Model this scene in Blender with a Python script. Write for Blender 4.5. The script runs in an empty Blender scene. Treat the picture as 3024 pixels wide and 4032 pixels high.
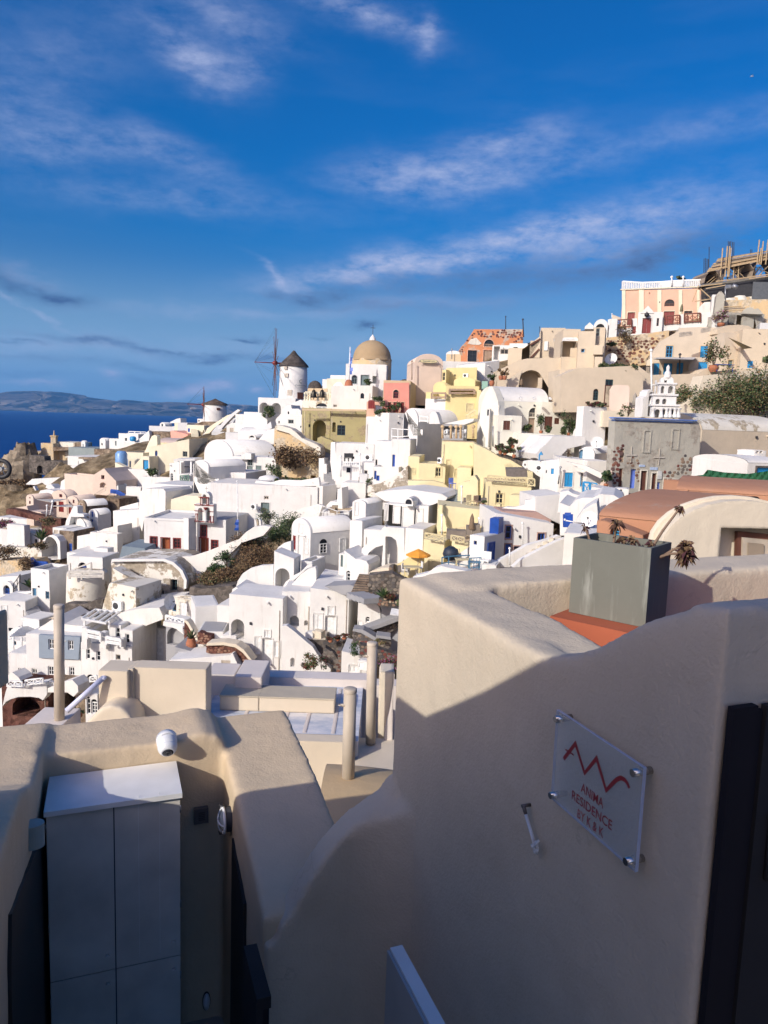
import bpy,bmesh,math,random
import numpy as np
from mathutils import Vector,Matrix
from mathutils.geometry import tessellate_polygon
random.seed(7)
SC=bpy.context.scene
COL=SC.collection
# ---------------------------------------------------------------- camera, world, sun, exposure
FPX=2900.0
PITCH,ROLL=math.radians(7.2),math.radians(1.9)
cam=bpy.data.cameras.new('camera');camo=bpy.data.objects.new('camera',cam);COL.objects.link(camo)
cam.sensor_fit='VERTICAL';cam.sensor_height=36;cam.lens=FPX/4032*36
cam.clip_start=0.05;cam.clip_end=120000
RM=Matrix.Rotation(math.pi/2-PITCH,3,'X')@Matrix.Rotation(ROLL,3,'Z')
camo.matrix_world=RM.to_4x4()
SC.camera=camo
SC.render.resolution_x,SC.render.resolution_y=768,1024
SUN_AZ,SUN_EL=math.radians(42),math.radians(26)
TOSUN=Vector((-math.sin(SUN_AZ)*math.cos(SUN_EL),-math.cos(SUN_AZ)*math.cos(SUN_EL),math.sin(SUN_EL)))
sl=bpy.data.lights.new('sun','SUN');sl.energy=3.3;sl.angle=math.radians(0.5);sl.color=(1,.95,.86)
so=bpy.data.objects.new('sun',sl);COL.objects.link(so)
so.rotation_euler=TOSUN.to_track_quat('Z','Y').to_euler();so.location=TOSUN*50
SC.view_settings.view_transform='Standard';SC.view_settings.look='None'
SC.view_settings.exposure=0.22;SC.view_settings.gamma=1;SC.view_settings.use_curve_mapping=False
SC.cycles.max_bounces=6;SC.cycles.diffuse_bounces=3;SC.cycles.transparent_max_bounces=8
def ray(px,py):
 return RM@Vector(((px-1512)/FPX,-(py-2016)/FPX,-1.0))
def P(px,py,D):
 d=ray(px,py);return d*(D/d.y)
world=bpy.data.worlds.new('World');SC.world=world;world.use_nodes=True
def build_world():
 nt=world.node_tree;N=nt.nodes;L=nt.links
 for n in list(N):N.remove(n)
 def nd(t,**k):
  n=N.new(t)
  for a,b in k.items():setattr(n,a,b)
  return n
 def math_(op,a,b=None,c=None,clamp=False):
  n=nd('ShaderNodeMath',operation=op);n.use_clamp=clamp
  for i,v in enumerate((a,b,c)):
   if v is None:continue
   if isinstance(v,(int,float)):n.inputs[i].default_value=v
   else:L.new(v,n.inputs[i])
  return n.outputs[0]
 out=nd('ShaderNodeOutputWorld');bg=nd('ShaderNodeBackground');L.new(bg.outputs[0],out.inputs[0])
 sky=nd('ShaderNodeTexSky',sky_type='NISHITA');sky.sun_disc=False
 sky.sun_elevation=SUN_EL
 sky.sun_rotation=math.atan2(TOSUN.x,TOSUN.y)
 sky.altitude=100;sky.air_density=1.0;sky.dust_density=4.0;sky.ozone_density=2.5
 hsv=nd('ShaderNodeHueSaturation');hsv.inputs['Saturation'].default_value=1.75;hsv.inputs['Value'].default_value=1.12
 hsv.inputs['Hue'].default_value=0.502
 L.new(sky.outputs[0],hsv.inputs['Color'])
 tc=nd('ShaderNodeTexCoord');sep=nd('ShaderNodeSeparateXYZ');L.new(tc.outputs['Generated'],sep.inputs[0])
 z=sep.outputs[2]
 nz=nd('ShaderNodeTexNoise');nz.inputs['Scale'].default_value=7;nz.inputs['Detail'].default_value=7;nz.inputs['Roughness'].default_value=.62
 mp=nd('ShaderNodeMapping');mp.inputs['Scale'].default_value=(1,1,2.6);L.new(tc.outputs['Generated'],mp.inputs[0])
 L.new(mp.outputs[0],nz.inputs['Vector'])
 off=nd('ShaderNodeVectorMath',operation='SUBTRACT');L.new(nz.outputs['Color'],off.inputs[0]);off.inputs[1].default_value=(.5,.5,.5)
 sc=nd('ShaderNodeVectorMath',operation='MULTIPLY');L.new(off.outputs[0],sc.inputs[0]);sc.inputs[1].default_value=(.075,.075,.05)
 wd=nd('ShaderNodeVectorMath',operation='ADD');L.new(tc.outputs['Generated'],wd.inputs[0]);L.new(sc.outputs[0],wd.inputs[1])
 def blob(px,py,rx,ry,rot,st):
  f=ray(px,py).normalized();a=math.radians(rot)
  Rr=RM@Vector((math.cos(a),math.sin(a),0));Uu=RM@Vector((-math.sin(a),math.cos(a),0))
  Rr=(Rr-f*Rr.dot(f)).normalized();Uu=(Uu-f*Uu.dot(f)).normalized()
  rr,ru=rx/FPX,ry/FPX
  d1=nd('ShaderNodeVectorMath',operation='DOT_PRODUCT');L.new(wd.outputs[0],d1.inputs[0]);d1.inputs[1].default_value=Rr/rr
  d2=nd('ShaderNodeVectorMath',operation='DOT_PRODUCT');L.new(wd.outputs[0],d2.inputs[0]);d2.inputs[1].default_value=Uu/ru
  d3=nd('ShaderNodeVectorMath',operation='DOT_PRODUCT');L.new(wd.outputs[0],d3.inputs[0]);d3.inputs[1].default_value=f
  q=math_('ADD',math_('MULTIPLY',d1.outputs['Value'],d1.outputs['Value']),math_('MULTIPLY',d2.outputs['Value'],d2.outputs['Value']))
  g=math_('EXPONENT',math_('MULTIPLY',q,-1.1))
  g=math_('MULTIPLY',g,math_('GREATER_THAN',d3.outputs['Value'],0))
  return math_('MULTIPLY',g,st)
 def group(lst):
  acc=None
  for b in lst:
   o=blob(*b);acc=o if acc is None else math_('ADD',acc,o)
  return acc
 light=group([(60,330,380,130,30,.26),(730,190,150,60,-20,.6),(800,300,90,50,-30,.4),(950,270,80,80,0,.45),(1440,60,230,42,-14,.8),(1680,140,60,45,-50,.7),(900,50,200,60,-10,.5),(160,560,200,60,0,.45),(600,600,330,60,-12,.4),(2000,550,230,60,5,.65),(1900,700,300,70,5,.55),(1600,700,260,70,0,.6),(2150,900,200,40,5,.4),(1850,985,540,70,8,.85),(2500,920,440,120,8,.7),(1450,1080,420,46,5,.8),(1600,1200,400,30,3,.45),(700,790,500,50,0,.3),(2700,520,500,60,4,.3),(1500,1380,1600,55,0,.28),(100,1090,120,22,-8,.6),(170,1350,300,45,0,.4),(800,1230,400,26,2,.35),(1050,1060,70,12,-38,.7),(120,1215,150,9,-28,.6),(800,1520,110,20,6,1.5),(880,1512,60,16,0,1.0),(690,1545,45,15,0,1.0),(1045,1540,35,14,0,1.1),(930,1535,30,12,0,.5),(430,1478,40,16,0,1.2),(120,1490,90,12,0,1.0),(210,1500,30,12,0,.5)])
 dark=group([(90,1125,180,36,-10,.9),(250,1175,80,22,-5,.8),(1190,1165,90,26,-4,.9),(1050,1145,38,20,0,.7),(1350,1170,90,18,0,.5),(1450,1284,48,15,5,1.1),(2300,1060,600,70,6,.55),(1700,1110,400,35,5,.5),(2650,1000,300,70,8,.45),(70,1338,90,7,0,.9),(430,1358,260,14,-5,.85),(700,1385,150,8,-3,.6),(300,1420,380,12,-2,.4),(970,1337,80,9,0,1.0),(1290,1333,45,6,0,.8),(880,1410,110,14,5,.9),(1060,1420,80,12,0,.7),(640,1500,120,12,0,.5),(600,1450,500,14,0,.2),(1400,1440,150,12,0,.3),(1500,1210,300,18,0,.4),(60,1455,130,10,0,.4)])
 n2=nd('ShaderNodeTexNoise');n2.inputs['Scale'].default_value=2.2;n2.inputs['Detail'].default_value=8;n2.inputs['Roughness'].default_value=.6
 mp2=nd('ShaderNodeMapping');mp2.inputs['Scale'].default_value=(1,1,5);L.new(tc.outputs['Generated'],mp2.inputs[0]);L.new(mp2.outputs[0],n2.inputs['Vector'])
 cir=nd('ShaderNodeMapRange');cir.inputs[1].default_value=.5;cir.inputs[2].default_value=.8;cir.inputs[4].default_value=.08;L.new(n2.outputs[0],cir.inputs[0])
 n3=nd('ShaderNodeTexNoise');n3.inputs['Scale'].default_value=22;n3.inputs['Detail'].default_value=6;n3.inputs['Roughness'].default_value=.65;L.new(mp.outputs[0],n3.inputs['Vector'])
 pf=nd('ShaderNodeMapRange');pf.inputs[1].default_value=.3;pf.inputs[2].default_value=.72;pf.inputs[3].default_value=.12;pf.inputs[4].default_value=1.15;L.new(n3.outputs[0],pf.inputs[0])
 la=math_('MULTIPLY',light,pf.outputs[0]);la=math_('ADD',la,cir.outputs[0]);la=math_('MULTIPLY',la,.8,clamp=True)
 da=math_('MULTIPLY',dark,pf.outputs[0]);da=math_('MULTIPLY',da,.95,clamp=True)
 hz=nd('ShaderNodeMapRange');hz.inputs[1].default_value=.20;hz.inputs[2].default_value=.03;hz.inputs[3].default_value=0;hz.inputs[4].default_value=.82;hz.interpolation_type='SMOOTHSTEP';L.new(z,hz.inputs[0])
 hz2=nd('ShaderNodeMapRange');hz2.inputs[1].default_value=.05;hz2.inputs[2].default_value=.0;hz2.inputs[3].default_value=0;hz2.inputs[4].default_value=.45;L.new(z,hz2.inputs[0])
 def mix(f,a,b):
  m=nd('ShaderNodeMix',data_type='RGBA');
  if isinstance(f,float):m.inputs[0].default_value=f
  else:L.new(f,m.inputs[0])
  if isinstance(a,tuple):m.inputs[6].default_value=a
  else:L.new(a,m.inputs[6])
  if isinstance(b,tuple):m.inputs[7].default_value=b
  else:L.new(b,m.inputs[7])
  return m.outputs[2]
 K=1/0.1
 tint=nd('ShaderNodeMix',data_type='RGBA',blend_type='MULTIPLY');tint.inputs[0].default_value=1;L.new(hsv.outputs[0],tint.inputs[6]);tint.inputs[7].default_value=SKYT
 c=tint.outputs[2]
 c=mix(hz.outputs[0],c,(.21*K,.43*K,.71*K,1))
 c=mix(hz2.outputs[0],c,(.12*K,.26*K,.49*K,1))
 c=mix(la,c,(.44*K,.49*K,.70*K,1))
 c=mix(da,c,(.05*K,.105*K,.25*K,1))
 L.new(c,bg.inputs[0]);bg.inputs[1].default_value=.1
SKYT=(.92,.88,1.10,1)
build_world()
# ---------------------------------------------------------------- helpers
class MB:
 def __init__(s):s.v=[];s.f=[];s.m=[];s.sm=[]
 def face(s,pts,m=0,sm=False):
  b=len(s.v);s.v+=[tuple(p)for p in pts];s.f.append(tuple(range(b,b+len(pts))));s.m.append(m);s.sm.append(sm)
 def grid(s,rows,m=0,sm=True,closed=False):
  b=len(s.v);n=len(rows[0])
  for r in rows:s.v+=[tuple(p)for p in r]
  for i in range(len(rows)-1):
   for j in range(n-1 if not closed else n):
    j2=(j+1)%n
    s.f.append((b+i*n+j,b+i*n+j2,b+(i+1)*n+j2,b+(i+1)*n+j));s.m.append(m);s.sm.append(sm)
 def box(s,o,ax,ay,az,m=0):
  o,ax,ay,az=Vector(o),Vector(ax),Vector(ay),Vector(az)
  b=len(s.v)
  for k in range(8):s.v.append(tuple(o+ax*(k&1)+ay*((k>>1)&1)+az*((k>>2)&1)))
  for q in((0,2,3,1),(4,5,7,6),(0,1,5,4),(2,6,7,3),(0,4,6,2),(1,3,7,5)):
   s.f.append(tuple(b+i for i in q));s.m.append(m);s.sm.append(False)
 def bar(s,p0,p1,w,h=None,m=0):
  p0,p1=Vector(p0),Vector(p1);d=(p1-p0)
  if d.length<1e-6:return
  h=h or w;up=Vector((0,0,1))if abs(d.normalized().z)<.95 else Vector((0,1,0))
  x=d.cross(up).normalized()*w;y=x.cross(d).normalized()*h
  s.box(p0-x/2-y/2,x,d,y,m)
 def tube(s,p0,p1,r0,r1=None,seg=8,m=0,cap=True):
  p0,p1=Vector(p0),Vector(p1);r1=r0 if r1 is None else r1;d=p1-p0
  if d.length<1e-6:return
  d.normalize()
  up=Vector((0,0,1))if abs(d.z)<.95 else Vector((0,1,0));x=d.cross(up).normalized();y=d.cross(x)
  A=[p0+(x*math.cos(t)+y*math.sin(t))*r0 for t in[2*math.pi*i/seg for i in range(seg)]]
  B=[p1+(x*math.cos(t)+y*math.sin(t))*r1 for t in[2*math.pi*i/seg for i in range(seg)]]
  s.grid([A,B],m,True,True)
  if cap:s.face(A[::-1],m);s.face(B,m)
 def lathe(s,c,prof,seg=20,m=0,ang=2*math.pi,a0=0):
  c=Vector(c);rows=[]
  for r,z in prof:rows.append([c+Vector((r*math.cos(a0+ang*i/seg),r*math.sin(a0+ang*i/seg),z))for i in range(seg if ang>6.28 else seg+1)])
  s.grid(rows,m,True,ang>6.28)
 def build(s,name,mats,parent=None,fix=True):
  me=bpy.data.meshes.new(name);me.from_pydata(s.v,[],s.f);
  if not isinstance(mats,(list,tuple)):mats=[mats]
  for a in mats:me.materials.append(a)
  me.polygons.foreach_set('material_index',s.m);me.polygons.foreach_set('use_smooth',s.sm)
  if fix:
   bm=bmesh.new();bm.from_mesh(me);bmesh.ops.remove_doubles(bm,verts=bm.verts,dist=.0005);bmesh.ops.recalc_face_normals(bm,faces=bm.faces);bm.to_mesh(me);bm.free()
  me.update()
  o=bpy.data.objects.new(name,me);COL.objects.link(o)
  if parent is not None:o.parent=parent;o.matrix_parent_inverse=Matrix.Translation(-parent.location)
  return o
def tag(o,label=None,cat=None,group=None,kind=None):
 if label:o['label']=label
 if cat:o['category']=cat
 if group:o['group']=group
 if kind:o['kind']=kind
 return o
def empty(name,loc,label,cat,group=None):
 o=bpy.data.objects.new(name,None);o.location=Vector(loc);o.empty_display_size=.3;COL.objects.link(o)
 return tag(o,label,cat,group)
    # ---------------------------------------------------------------- materials
MATS={}
def newmat(name):
 m=bpy.data.materials.new(name);m.use_nodes=True;nt=m.node_tree
 return m,nt,nt.nodes['Principled BSDF']
def simple(name,col,rough=.6,metal=0,spec=.5):
 if name in MATS:return MATS[name]
 m,nt,b=newmat(name);b.inputs['Base Color'].default_value=(*col,1);b.inputs['Roughness'].default_value=rough;b.inputs['Metallic'].default_value=metal
 b.inputs['Specular IOR Level'].default_value=spec
 n=nt.nodes.new('ShaderNodeTexNoise');n.inputs['Scale'].default_value=3;n.inputs['Detail'].default_value=5
 g=nt.nodes.new('ShaderNodeNewGeometry');nt.links.new(g.outputs['Position'],n.inputs['Vector'])
 r=nt.nodes.new('ShaderNodeMapRange');r.inputs[1].default_value=.3;r.inputs[2].default_value=.7;r.inputs[3].default_value=.82;r.inputs[4].default_value=1.12
 nt.links.new(n.outputs[0],r.inputs[0])
 mx=nt.nodes.new('ShaderNodeMix');mx.data_type='RGBA';mx.blend_type='MULTIPLY';mx.inputs[0].default_value=1
 mx.inputs[6].default_value=(*col,1);nt.links.new(r.outputs[0],mx.inputs[7]);nt.links.new(mx.outputs[2],b.inputs['Base Color'])
 MATS[name]=m;return m
def plaster(name,col,scale=1.0,stain=.1,bump=1.0,bevel=.07,dirt=(.42,.37,.30),patch=0,patchcol=(.45,.36,.24),fine=1.0,crack=0):
 if name in MATS:return MATS[name]
 m,nt,b=newmat(name);N=nt.nodes;L=nt.links
 b.inputs['Roughness'].default_value=.88;b.inputs['Specular IOR Level'].default_value=.25
 g=N.new('ShaderNodeNewGeometry');pos=g.outputs['Position']
 def noise(s,d=5,r=.6,vec=None):
  n=N.new('ShaderNodeTexNoise');n.inputs['Scale'].default_value=s;n.inputs['Detail'].default_value=d;n.inputs['Roughness'].default_value=r
  L.new(vec or pos,n.inputs['Vector']);return n.outputs[0]
 def rng(x,a,b_,c,d):
  r=N.new('ShaderNodeMapRange');r.inputs[1].default_value=a;r.inputs[2].default_value=b_;r.inputs[3].default_value=c;r.inputs[4].default_value=d;L.new(x,r.inputs[0]);return r.outputs[0]
 def mix(f,a,c,bt='MIX'):
  x=N.new('ShaderNodeMix');x.data_type='RGBA';x.blend_type=bt
  for i,v in((0,f),(6,a),(7,c)):
   if isinstance(v,(int,float)):x.inputs[i].default_value=v
   elif isinstance(v,tuple):x.inputs[i].default_value=(*v,1)
   else:L.new(v,x.inputs[i])
  return x.outputs[2]
 c=mix(1,col,rng(noise(.55*scale,6,.65),.3,.7,.90,1.05),'MULTIPLY')
 mp=N.new('ShaderNodeMapping');mp.inputs['Scale'].default_value=(2.6*scale,2.6*scale,.28*scale);L.new(pos,mp.inputs[0])
 st=rng(noise(1.0,6,.7,mp.outputs[0]),.53,.78,0,1)
 big=rng(noise(.28*scale,3),.42,.66,0,stain*3)
 mm=N.new('ShaderNodeMath');mm.operation='MULTIPLY';mm.use_clamp=True;L.new(st,mm.inputs[0]);L.new(big,mm.inputs[1])
 c=mix(mm.outputs[0],c,dirt)
 if patch:
  pt=rng(noise(.5*scale,8,.75),.60-patch,.63-patch,0,1)
  c=mix(pt,c,mix(rng(noise(3*scale,6),.35,.65,0,1),patchcol,tuple(x*.6 for x in patchcol)))
 if crack:
  vo=N.new('ShaderNodeTexVoronoi');vo.feature='DISTANCE_TO_EDGE';vo.inputs['Scale'].default_value=1.1
  wn=N.new('ShaderNodeTexNoise');wn.inputs['Scale'].default_value=5;wn.inputs['Detail'].default_value=6;L.new(pos,wn.inputs['Vector'])
  va=N.new('ShaderNodeVectorMath');va.operation='MULTIPLY_ADD';L.new(wn.outputs['Color'],va.inputs[0]);va.inputs[1].default_value=(.35,.35,.35);L.new(pos,va.inputs[2]);L.new(va.outputs[0],vo.inputs['Vector'])
  cm=N.new('ShaderNodeMath');cm.operation='MULTIPLY';L.new(rng(vo.outputs['Distance'],.0,.006,1,0),cm.inputs[0]);L.new(rng(noise(1.3,3),.52,.6,0,crack),cm.inputs[1])
  c=mix(cm.outputs[0],c,tuple(x*.45 for x in col))
  c=mix(rng(noise(9,7,.75),.62,.72,0,.22),c,tuple(min(1,x*1.25)for x in col))
  c=mix(rng(noise(2.2,6,.7),.56,.72,0,.30),c,tuple(x*y for x,y in zip(col,(.80,.76,.70))))
 L.new(c,b.inputs['Base Color'])
 bp=N.new('ShaderNodeBump');bp.inputs['Strength'].default_value=.55*bump;bp.inputs['Distance'].default_value=.06/scale
 L.new(noise(1.6*scale,4,.55),bp.inputs['Height'])
 b2=N.new('ShaderNodeBump');b2.inputs['Strength'].default_value=.35*bump*fine;b2.inputs['Distance'].default_value=.012/scale
 L.new(noise(22*scale,5,.6),b2.inputs['Height']);L.new(bp.outputs[0],b2.inputs['Normal'])
 if bevel:
  bv=N.new('ShaderNodeBevel');bv.samples=3;bv.inputs['Radius'].default_value=bevel;L.new(bv.outputs[0],bp.inputs['Normal'])
 L.new(b2.outputs[0],b.inputs['Normal'])
 MATS[name]=m;return m
def rock(name,c1,c2,scale=1.0,vor=2.5,bump=1.0,c3=None):
 if name in MATS:return MATS[name]
 m,nt,b=newmat(name);N=nt.nodes;L=nt.links
 b.inputs['Roughness'].default_value=.95;b.inputs['Specular IOR Level'].default_value=.15
 g=N.new('ShaderNodeNewGeometry')
 n=N.new('ShaderNodeTexNoise');n.inputs['Scale'].default_value=.35*scale;n.inputs['Detail'].default_value=9;n.inputs['Roughness'].default_value=.7;L.new(g.outputs['Position'],n.inputs['Vector'])
 v=N.new('ShaderNodeTexVoronoi');v.inputs['Scale'].default_value=vor*scale;L.new(g.outputs['Position'],v.inputs['Vector'])
 r=N.new('ShaderNodeValToRGB');e=r.color_ramp.elements;e[0].position=.36;e[0].color=(*c1,1);e[1].position=.64;e[1].color=(*c2,1)
 if c3:k=r.color_ramp.elements.new(.5);k.color=(*c3,1)
 L.new(n.outputs[0],r.inputs[0])
 mx=N.new('ShaderNodeMix');mx.data_type='RGBA';mx.blend_type='MULTIPLY';mx.inputs[0].default_value=.6;bw=N.new('ShaderNodeRGBToBW');L.new(v.outputs['Color'],bw.inputs[0]);L.new(r.outputs[0],mx.inputs[6]);L.new(bw.outputs[0],mx.inputs[7])
 L.new(mx.outputs[2],b.inputs['Base Color'])
 bp=N.new('ShaderNodeBump');bp.inputs['Strength'].default_value=.8*bump;bp.inputs['Distance'].default_value=.5/scale;L.new(n.outputs[0],bp.inputs['Height']);L.new(bp.outputs[0],b.inputs['Normal'])
 MATS[name]=m;return m
M_=dict(w=plaster('white_plaster',(.715,.70,.67),stain=.26),w2=plaster('white_plaster_weathered',(.74,.71,.66),stain=.3),wg=plaster('whitewash_grey',(.60,.60,.60),stain=.2),w3=plaster('old_white_plaster',(.70,.66,.57),stain=.32,patch=.06,patchcol=(.5,.42,.3)),wp=plaster('peeling_white_plaster',(.72,.69,.62),stain=.4,patch=.13,patchcol=(.42,.36,.28)),cr=plaster('cream_plaster',(.74,.68,.52)),iv=plaster('ivory_plaster',(.76,.73,.63)),be=plaster('beige_plaster',(.62,.52,.39)),bp=plaster('pinkish_beige_plaster',(.66,.53,.44)),gb=plaster('grey_beige_plaster',(.56,.48,.38)),lb=plaster('light_beige_plaster',(.68,.60,.47)),ye=plaster('yellow_plaster',(.72,.60,.31)),yp=plaster('pale_yellow_plaster',(.74,.65,.40)),pk=plaster('salmon_pink_plaster',(.78,.38,.30)),rp=plaster('rose_plaster',(.68,.28,.22),stain=.25),pe=plaster('peach_plaster',(.70,.43,.31)),ol=plaster('olive_plaster',(.40,.35,.18),stain=.6,patch=.06,patchcol=(.42,.34,.22)),ta=plaster('tan_plaster',(.58,.45,.29),stain=.4),ro=plaster('rough_tan_render',(.60,.44,.25),stain=.5,patch=.12,patchcol=(.62,.52,.38),bump=2),oc=plaster('ochre_dome',(.40,.29,.17),stain=.4),gr=plaster('grey_cement_render',(.42,.40,.34),stain=.6,bump=2,patch=.07,patchcol=(.42,.38,.32)),mv=plaster('mauve_roof',(.52,.42,.38)),bl=plaster('blue_grey_plaster',(.27,.32,.38)),te=plaster('grey_green_roof',(.26,.30,.30)),or_=plaster('orange_plaster_wall',(.60,.25,.12),stain=.4,patch=.08,patchcol=(.6,.5,.4)),tc=plaster('terracotta_vault',(.44,.225,.135),stain=.4),fl=plaster('grey_floor',(.33,.33,.34)),flb=plaster('blue_grey_floor',(.20,.25,.29)),flr=plaster('rose_floor',(.42,.28,.24)),sg=rock('dark_stone',(.10,.09,.08),(.26,.22,.19),1,2.4),sr=rock('red_stone',(.10,.035,.03),(.24,.12,.09),1,2.4),sb=rock('brown_stone',(.20,.14,.10),(.42,.33,.24),1,2.2),)
SOL={'w':simple('white_paint',(.78,.78,.76),.5),'b':simple('cobalt_blue_paint',(.015,.075,.36),.45),'r':simple('dark_red_paint',(.20,.018,.015),.45),'n':simple('brown_wood',(.12,.045,.03),.6),'o':simple('orange_brown_door',(.30,.075,.02),.5),'k':simple('dark_glass',(.02,.022,.028),.12),'c':simple('turquoise_paint',(.02,.26,.55),.45),'s':simple('steel_blue_paint',(.06,.17,.28),.45),'g':simple('grey_green_paint',(.14,.19,.19),.5),'y':simple('cream_paint',(.62,.54,.32),.5),'e':simple('dark_teal',(.02,.06,.07),.5),'t':simple('beige_shutter',(.46,.40,.33),.55),'p':simple('peeled_timber',(.34,.24,.17),.7),'v':simple('violet_blue_paint',(.14,.22,.62),.5),'f':simple('charcoal',(.03,.03,.035),.6)}
METAL=simple('galvanised_metal',(.35,.36,.37),.4,.6);TERRA=simple('terracotta',(.38,.14,.07),.8);CANV=simple('canvas',(.62,.58,.5),.9);WOOD=simple('grey_timber',(.30,.24,.18),.8);PINE=simple('pine_boards',(.52,.38,.22),.75)
# ---------------------------------------------------------------- facades
class Pl:
 """vertical facade plane: O any point on it, u horizontal to the right, b horizontal pointing away from the viewer"""
 def __init__(s,O,u):
  s.O=Vector(O);s.u=Vector((u[0],u[1],0)).normalized();s.b=Vector((-s.u.y,s.u.x,0))
  mid=Vector((s.O.x,s.O.y,0))
  if s.b.dot(mid)<0:s.b=-s.b
 def uv(s,px,py):
  d=ray(px,py);t=s.O.dot(s.b)/d.dot(s.b);q=d*t
  return((q-s.O).dot(s.u),q.z)
 def pt(s,a,z,d=0.0):
  q=s.O+s.u*a+s.b*d;return Vector((q.x,q.y,z))
def facade(x0,y0,D,th):
 t=-math.radians(th);return Pl(P(x0,y0,D),(math.cos(t),math.sin(t)))
def shifted(pl,off):
 return Pl(pl.O-pl.b*off,pl.u)
def DP(pl,px,py=1400):
 a,z=pl.uv(px,py);return pl.pt(a,z).y
def arch_pts(a0,a1,zs,zt,n=10):
 c,r,h=(a0+a1)/2,(a1-a0)/2,zt-zs
 return[(c-r*math.cos(math.pi*i/n),zs+h*math.sin(math.pi*i/n))for i in range(n+1)]
def tess(poly_list):
 v=[Vector((a,z,0))for pl in poly_list for a,z in pl]
 return[(a,z)for pl in poly_list for a,z in pl],tessellate_polygon([[Vector((a,z,0))for a,z in pl]for pl in poly_list])
def slab(mb,pl,outline,dep,holes=(),m=0,smside=False,d0=0.0):
 """outline in (a, z) extruded from depth d0 to dep; holes: (outline, recess)"""
 f,tr=tess([outline]+[h[0]for h in holes])
 for t in tr:mb.face([pl.pt(*f[i],d0)for i in t],m)
 f2,tr2=tess([outline])
 for t in tr2:mb.face([pl.pt(*f2[i],dep)for i in t[::-1]],m)
 n=len(outline)
 for i in range(n):
  a,b=outline[i],outline[(i+1)%n]
  mb.face([pl.pt(*a,d0),pl.pt(*b,d0),pl.pt(*b,dep),pl.pt(*a,dep)],m)
 for h,rec in holes:
  k=len(h)
  for i in range(k):
   a,b=h[i],h[(i+1)%k]
   mb.face([pl.pt(*a,d0),pl.pt(*b,d0),pl.pt(*b,d0+rec),pl.pt(*a,d0+rec)],m)
  fh,th=tess([h])
  for t in th:mb.face([pl.pt(*fh[i],d0+rec)for i in t],m)
def opening(pl,spec):
 """spec (x0,y0,x1,y1,kind) in pixels -> hole outline, recess"""
 x0,y0,x1,y1,k=spec[:5]
 xm=(x0+x1)/2;ym=(y0+y1)/2
 a0=pl.uv(x0,ym)[0];a1=pl.uv(x1,ym)[0]
 if a0>a1:a0,a1=a1,a0
 z1=pl.uv(xm,y0)[1];z0=pl.uv(xm,y1)[1]
 if k[0]in 'aA':
  h=min((a1-a0)/2,(z1-z0)*.6);o=[(a0,z0)]+arch_pts(a0,a1,z1-h,z1)+[(a1,z0)]
 else:o=[(a0,z0),(a0,z1),(a1,z1),(a1,z0)]
 rec={'w':.16,'a':.18,'A':1.3,'d':.2,'h':.09,'o':1.2,'s':.12}[k[0]]
 if len(spec)>5:rec=spec[5]
 return o,rec,(a0,a1,z0,z1)
def opening_parts(root,pl,o,rec,bb,k):
 a0,a1,z0,z1=bb;t=k[0];c=SOL.get(k[1],SOL['w'])if len(k)>1 else SOL['w']
 if t in 'Ao':return
 w=a1-a0;h=z1-z0;fw=min(.09,w*.16);d=rec-.012
 def B(mb,x0,x1,y0,y1,d0,d1,m=0):mb.box(pl.pt(x0,y0,d1),pl.u*(x1-x0),pl.b*(d0-d1),Vector((0,0,y1-y0)),m)
 fr=MB();e=.004
 arch=t=='a'
 ztop=z1 if not arch else z1-min(w/2,h*.6)
 B(fr,a0+e,a0+fw,z0+e,ztop-e,d-.07,d);B(fr,a1-fw,a1-e,z0+e,ztop-e,d-.07,d);B(fr,a0+fw,a1-fw,z0+e,z0+fw,d-.07,d)
 B(fr,a0+fw,a1-fw,ztop-fw,ztop-e,d-.07,d)
 if t in 'wa' and w>.5:B(fr,(a0+a1)/2-.03,(a0+a1)/2+.03,z0+fw,ztop-fw,d-.06,d)
 if t in 'wa' and h>.8:
  for q in(1/3,2/3)if h>1.1 else(.5,):B(fr,a0+fw,a1-fw,z0+(ztop-z0)*q-.02,z0+(ztop-z0)*q+.02,d-.055,d)
 nm={'w':'window','a':'window','d':'door','h':'shutter','s':'shutter'}[t]
 f=fr.build(nm if t in 'wa' else nm,c,root)
 pn=MB();mat2=SOL['k']if t in 'wa' else c
 if len(k)>2:mat2=SOL[k[2]]
 if arch:
  ff,tr=tess([o])
  for q in tr:pn.face([pl.pt(*ff[i],d-.006)for i in q])
  slab_in=pn
 else:
  if t in 'hsd' and w>.45:
   mdl=(a0+a1)/2 if(w>.95 or t=='h')else None
   segs=[(a0+fw,a1-fw)]if mdl is None else[(a0+fw,mdl-.012),(mdl+.012,a1-fw)]
   for x0,x1 in segs:
    B(pn,x0,x1,z0+fw,z1-fw,d-.03,d-.005)
    ins=(x1-x0)*.2
    for zz0,zz1 in((.08,.46),(.54,.92)):
     B(pn,x0+ins,x1-ins,z0+fw+(h-2*fw)*zz0,z0+fw+(h-2*fw)*zz1,d-.042,d-.03)
  else:B(pn,a0+fw,a1-fw,z0+fw,z1-fw,d-.02,d-.005)
 pn.build({'w':'pane','a':'pane','d':'panel','h':'leaf','s':'leaf'}[t],mat2,f)
 return f
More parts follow.
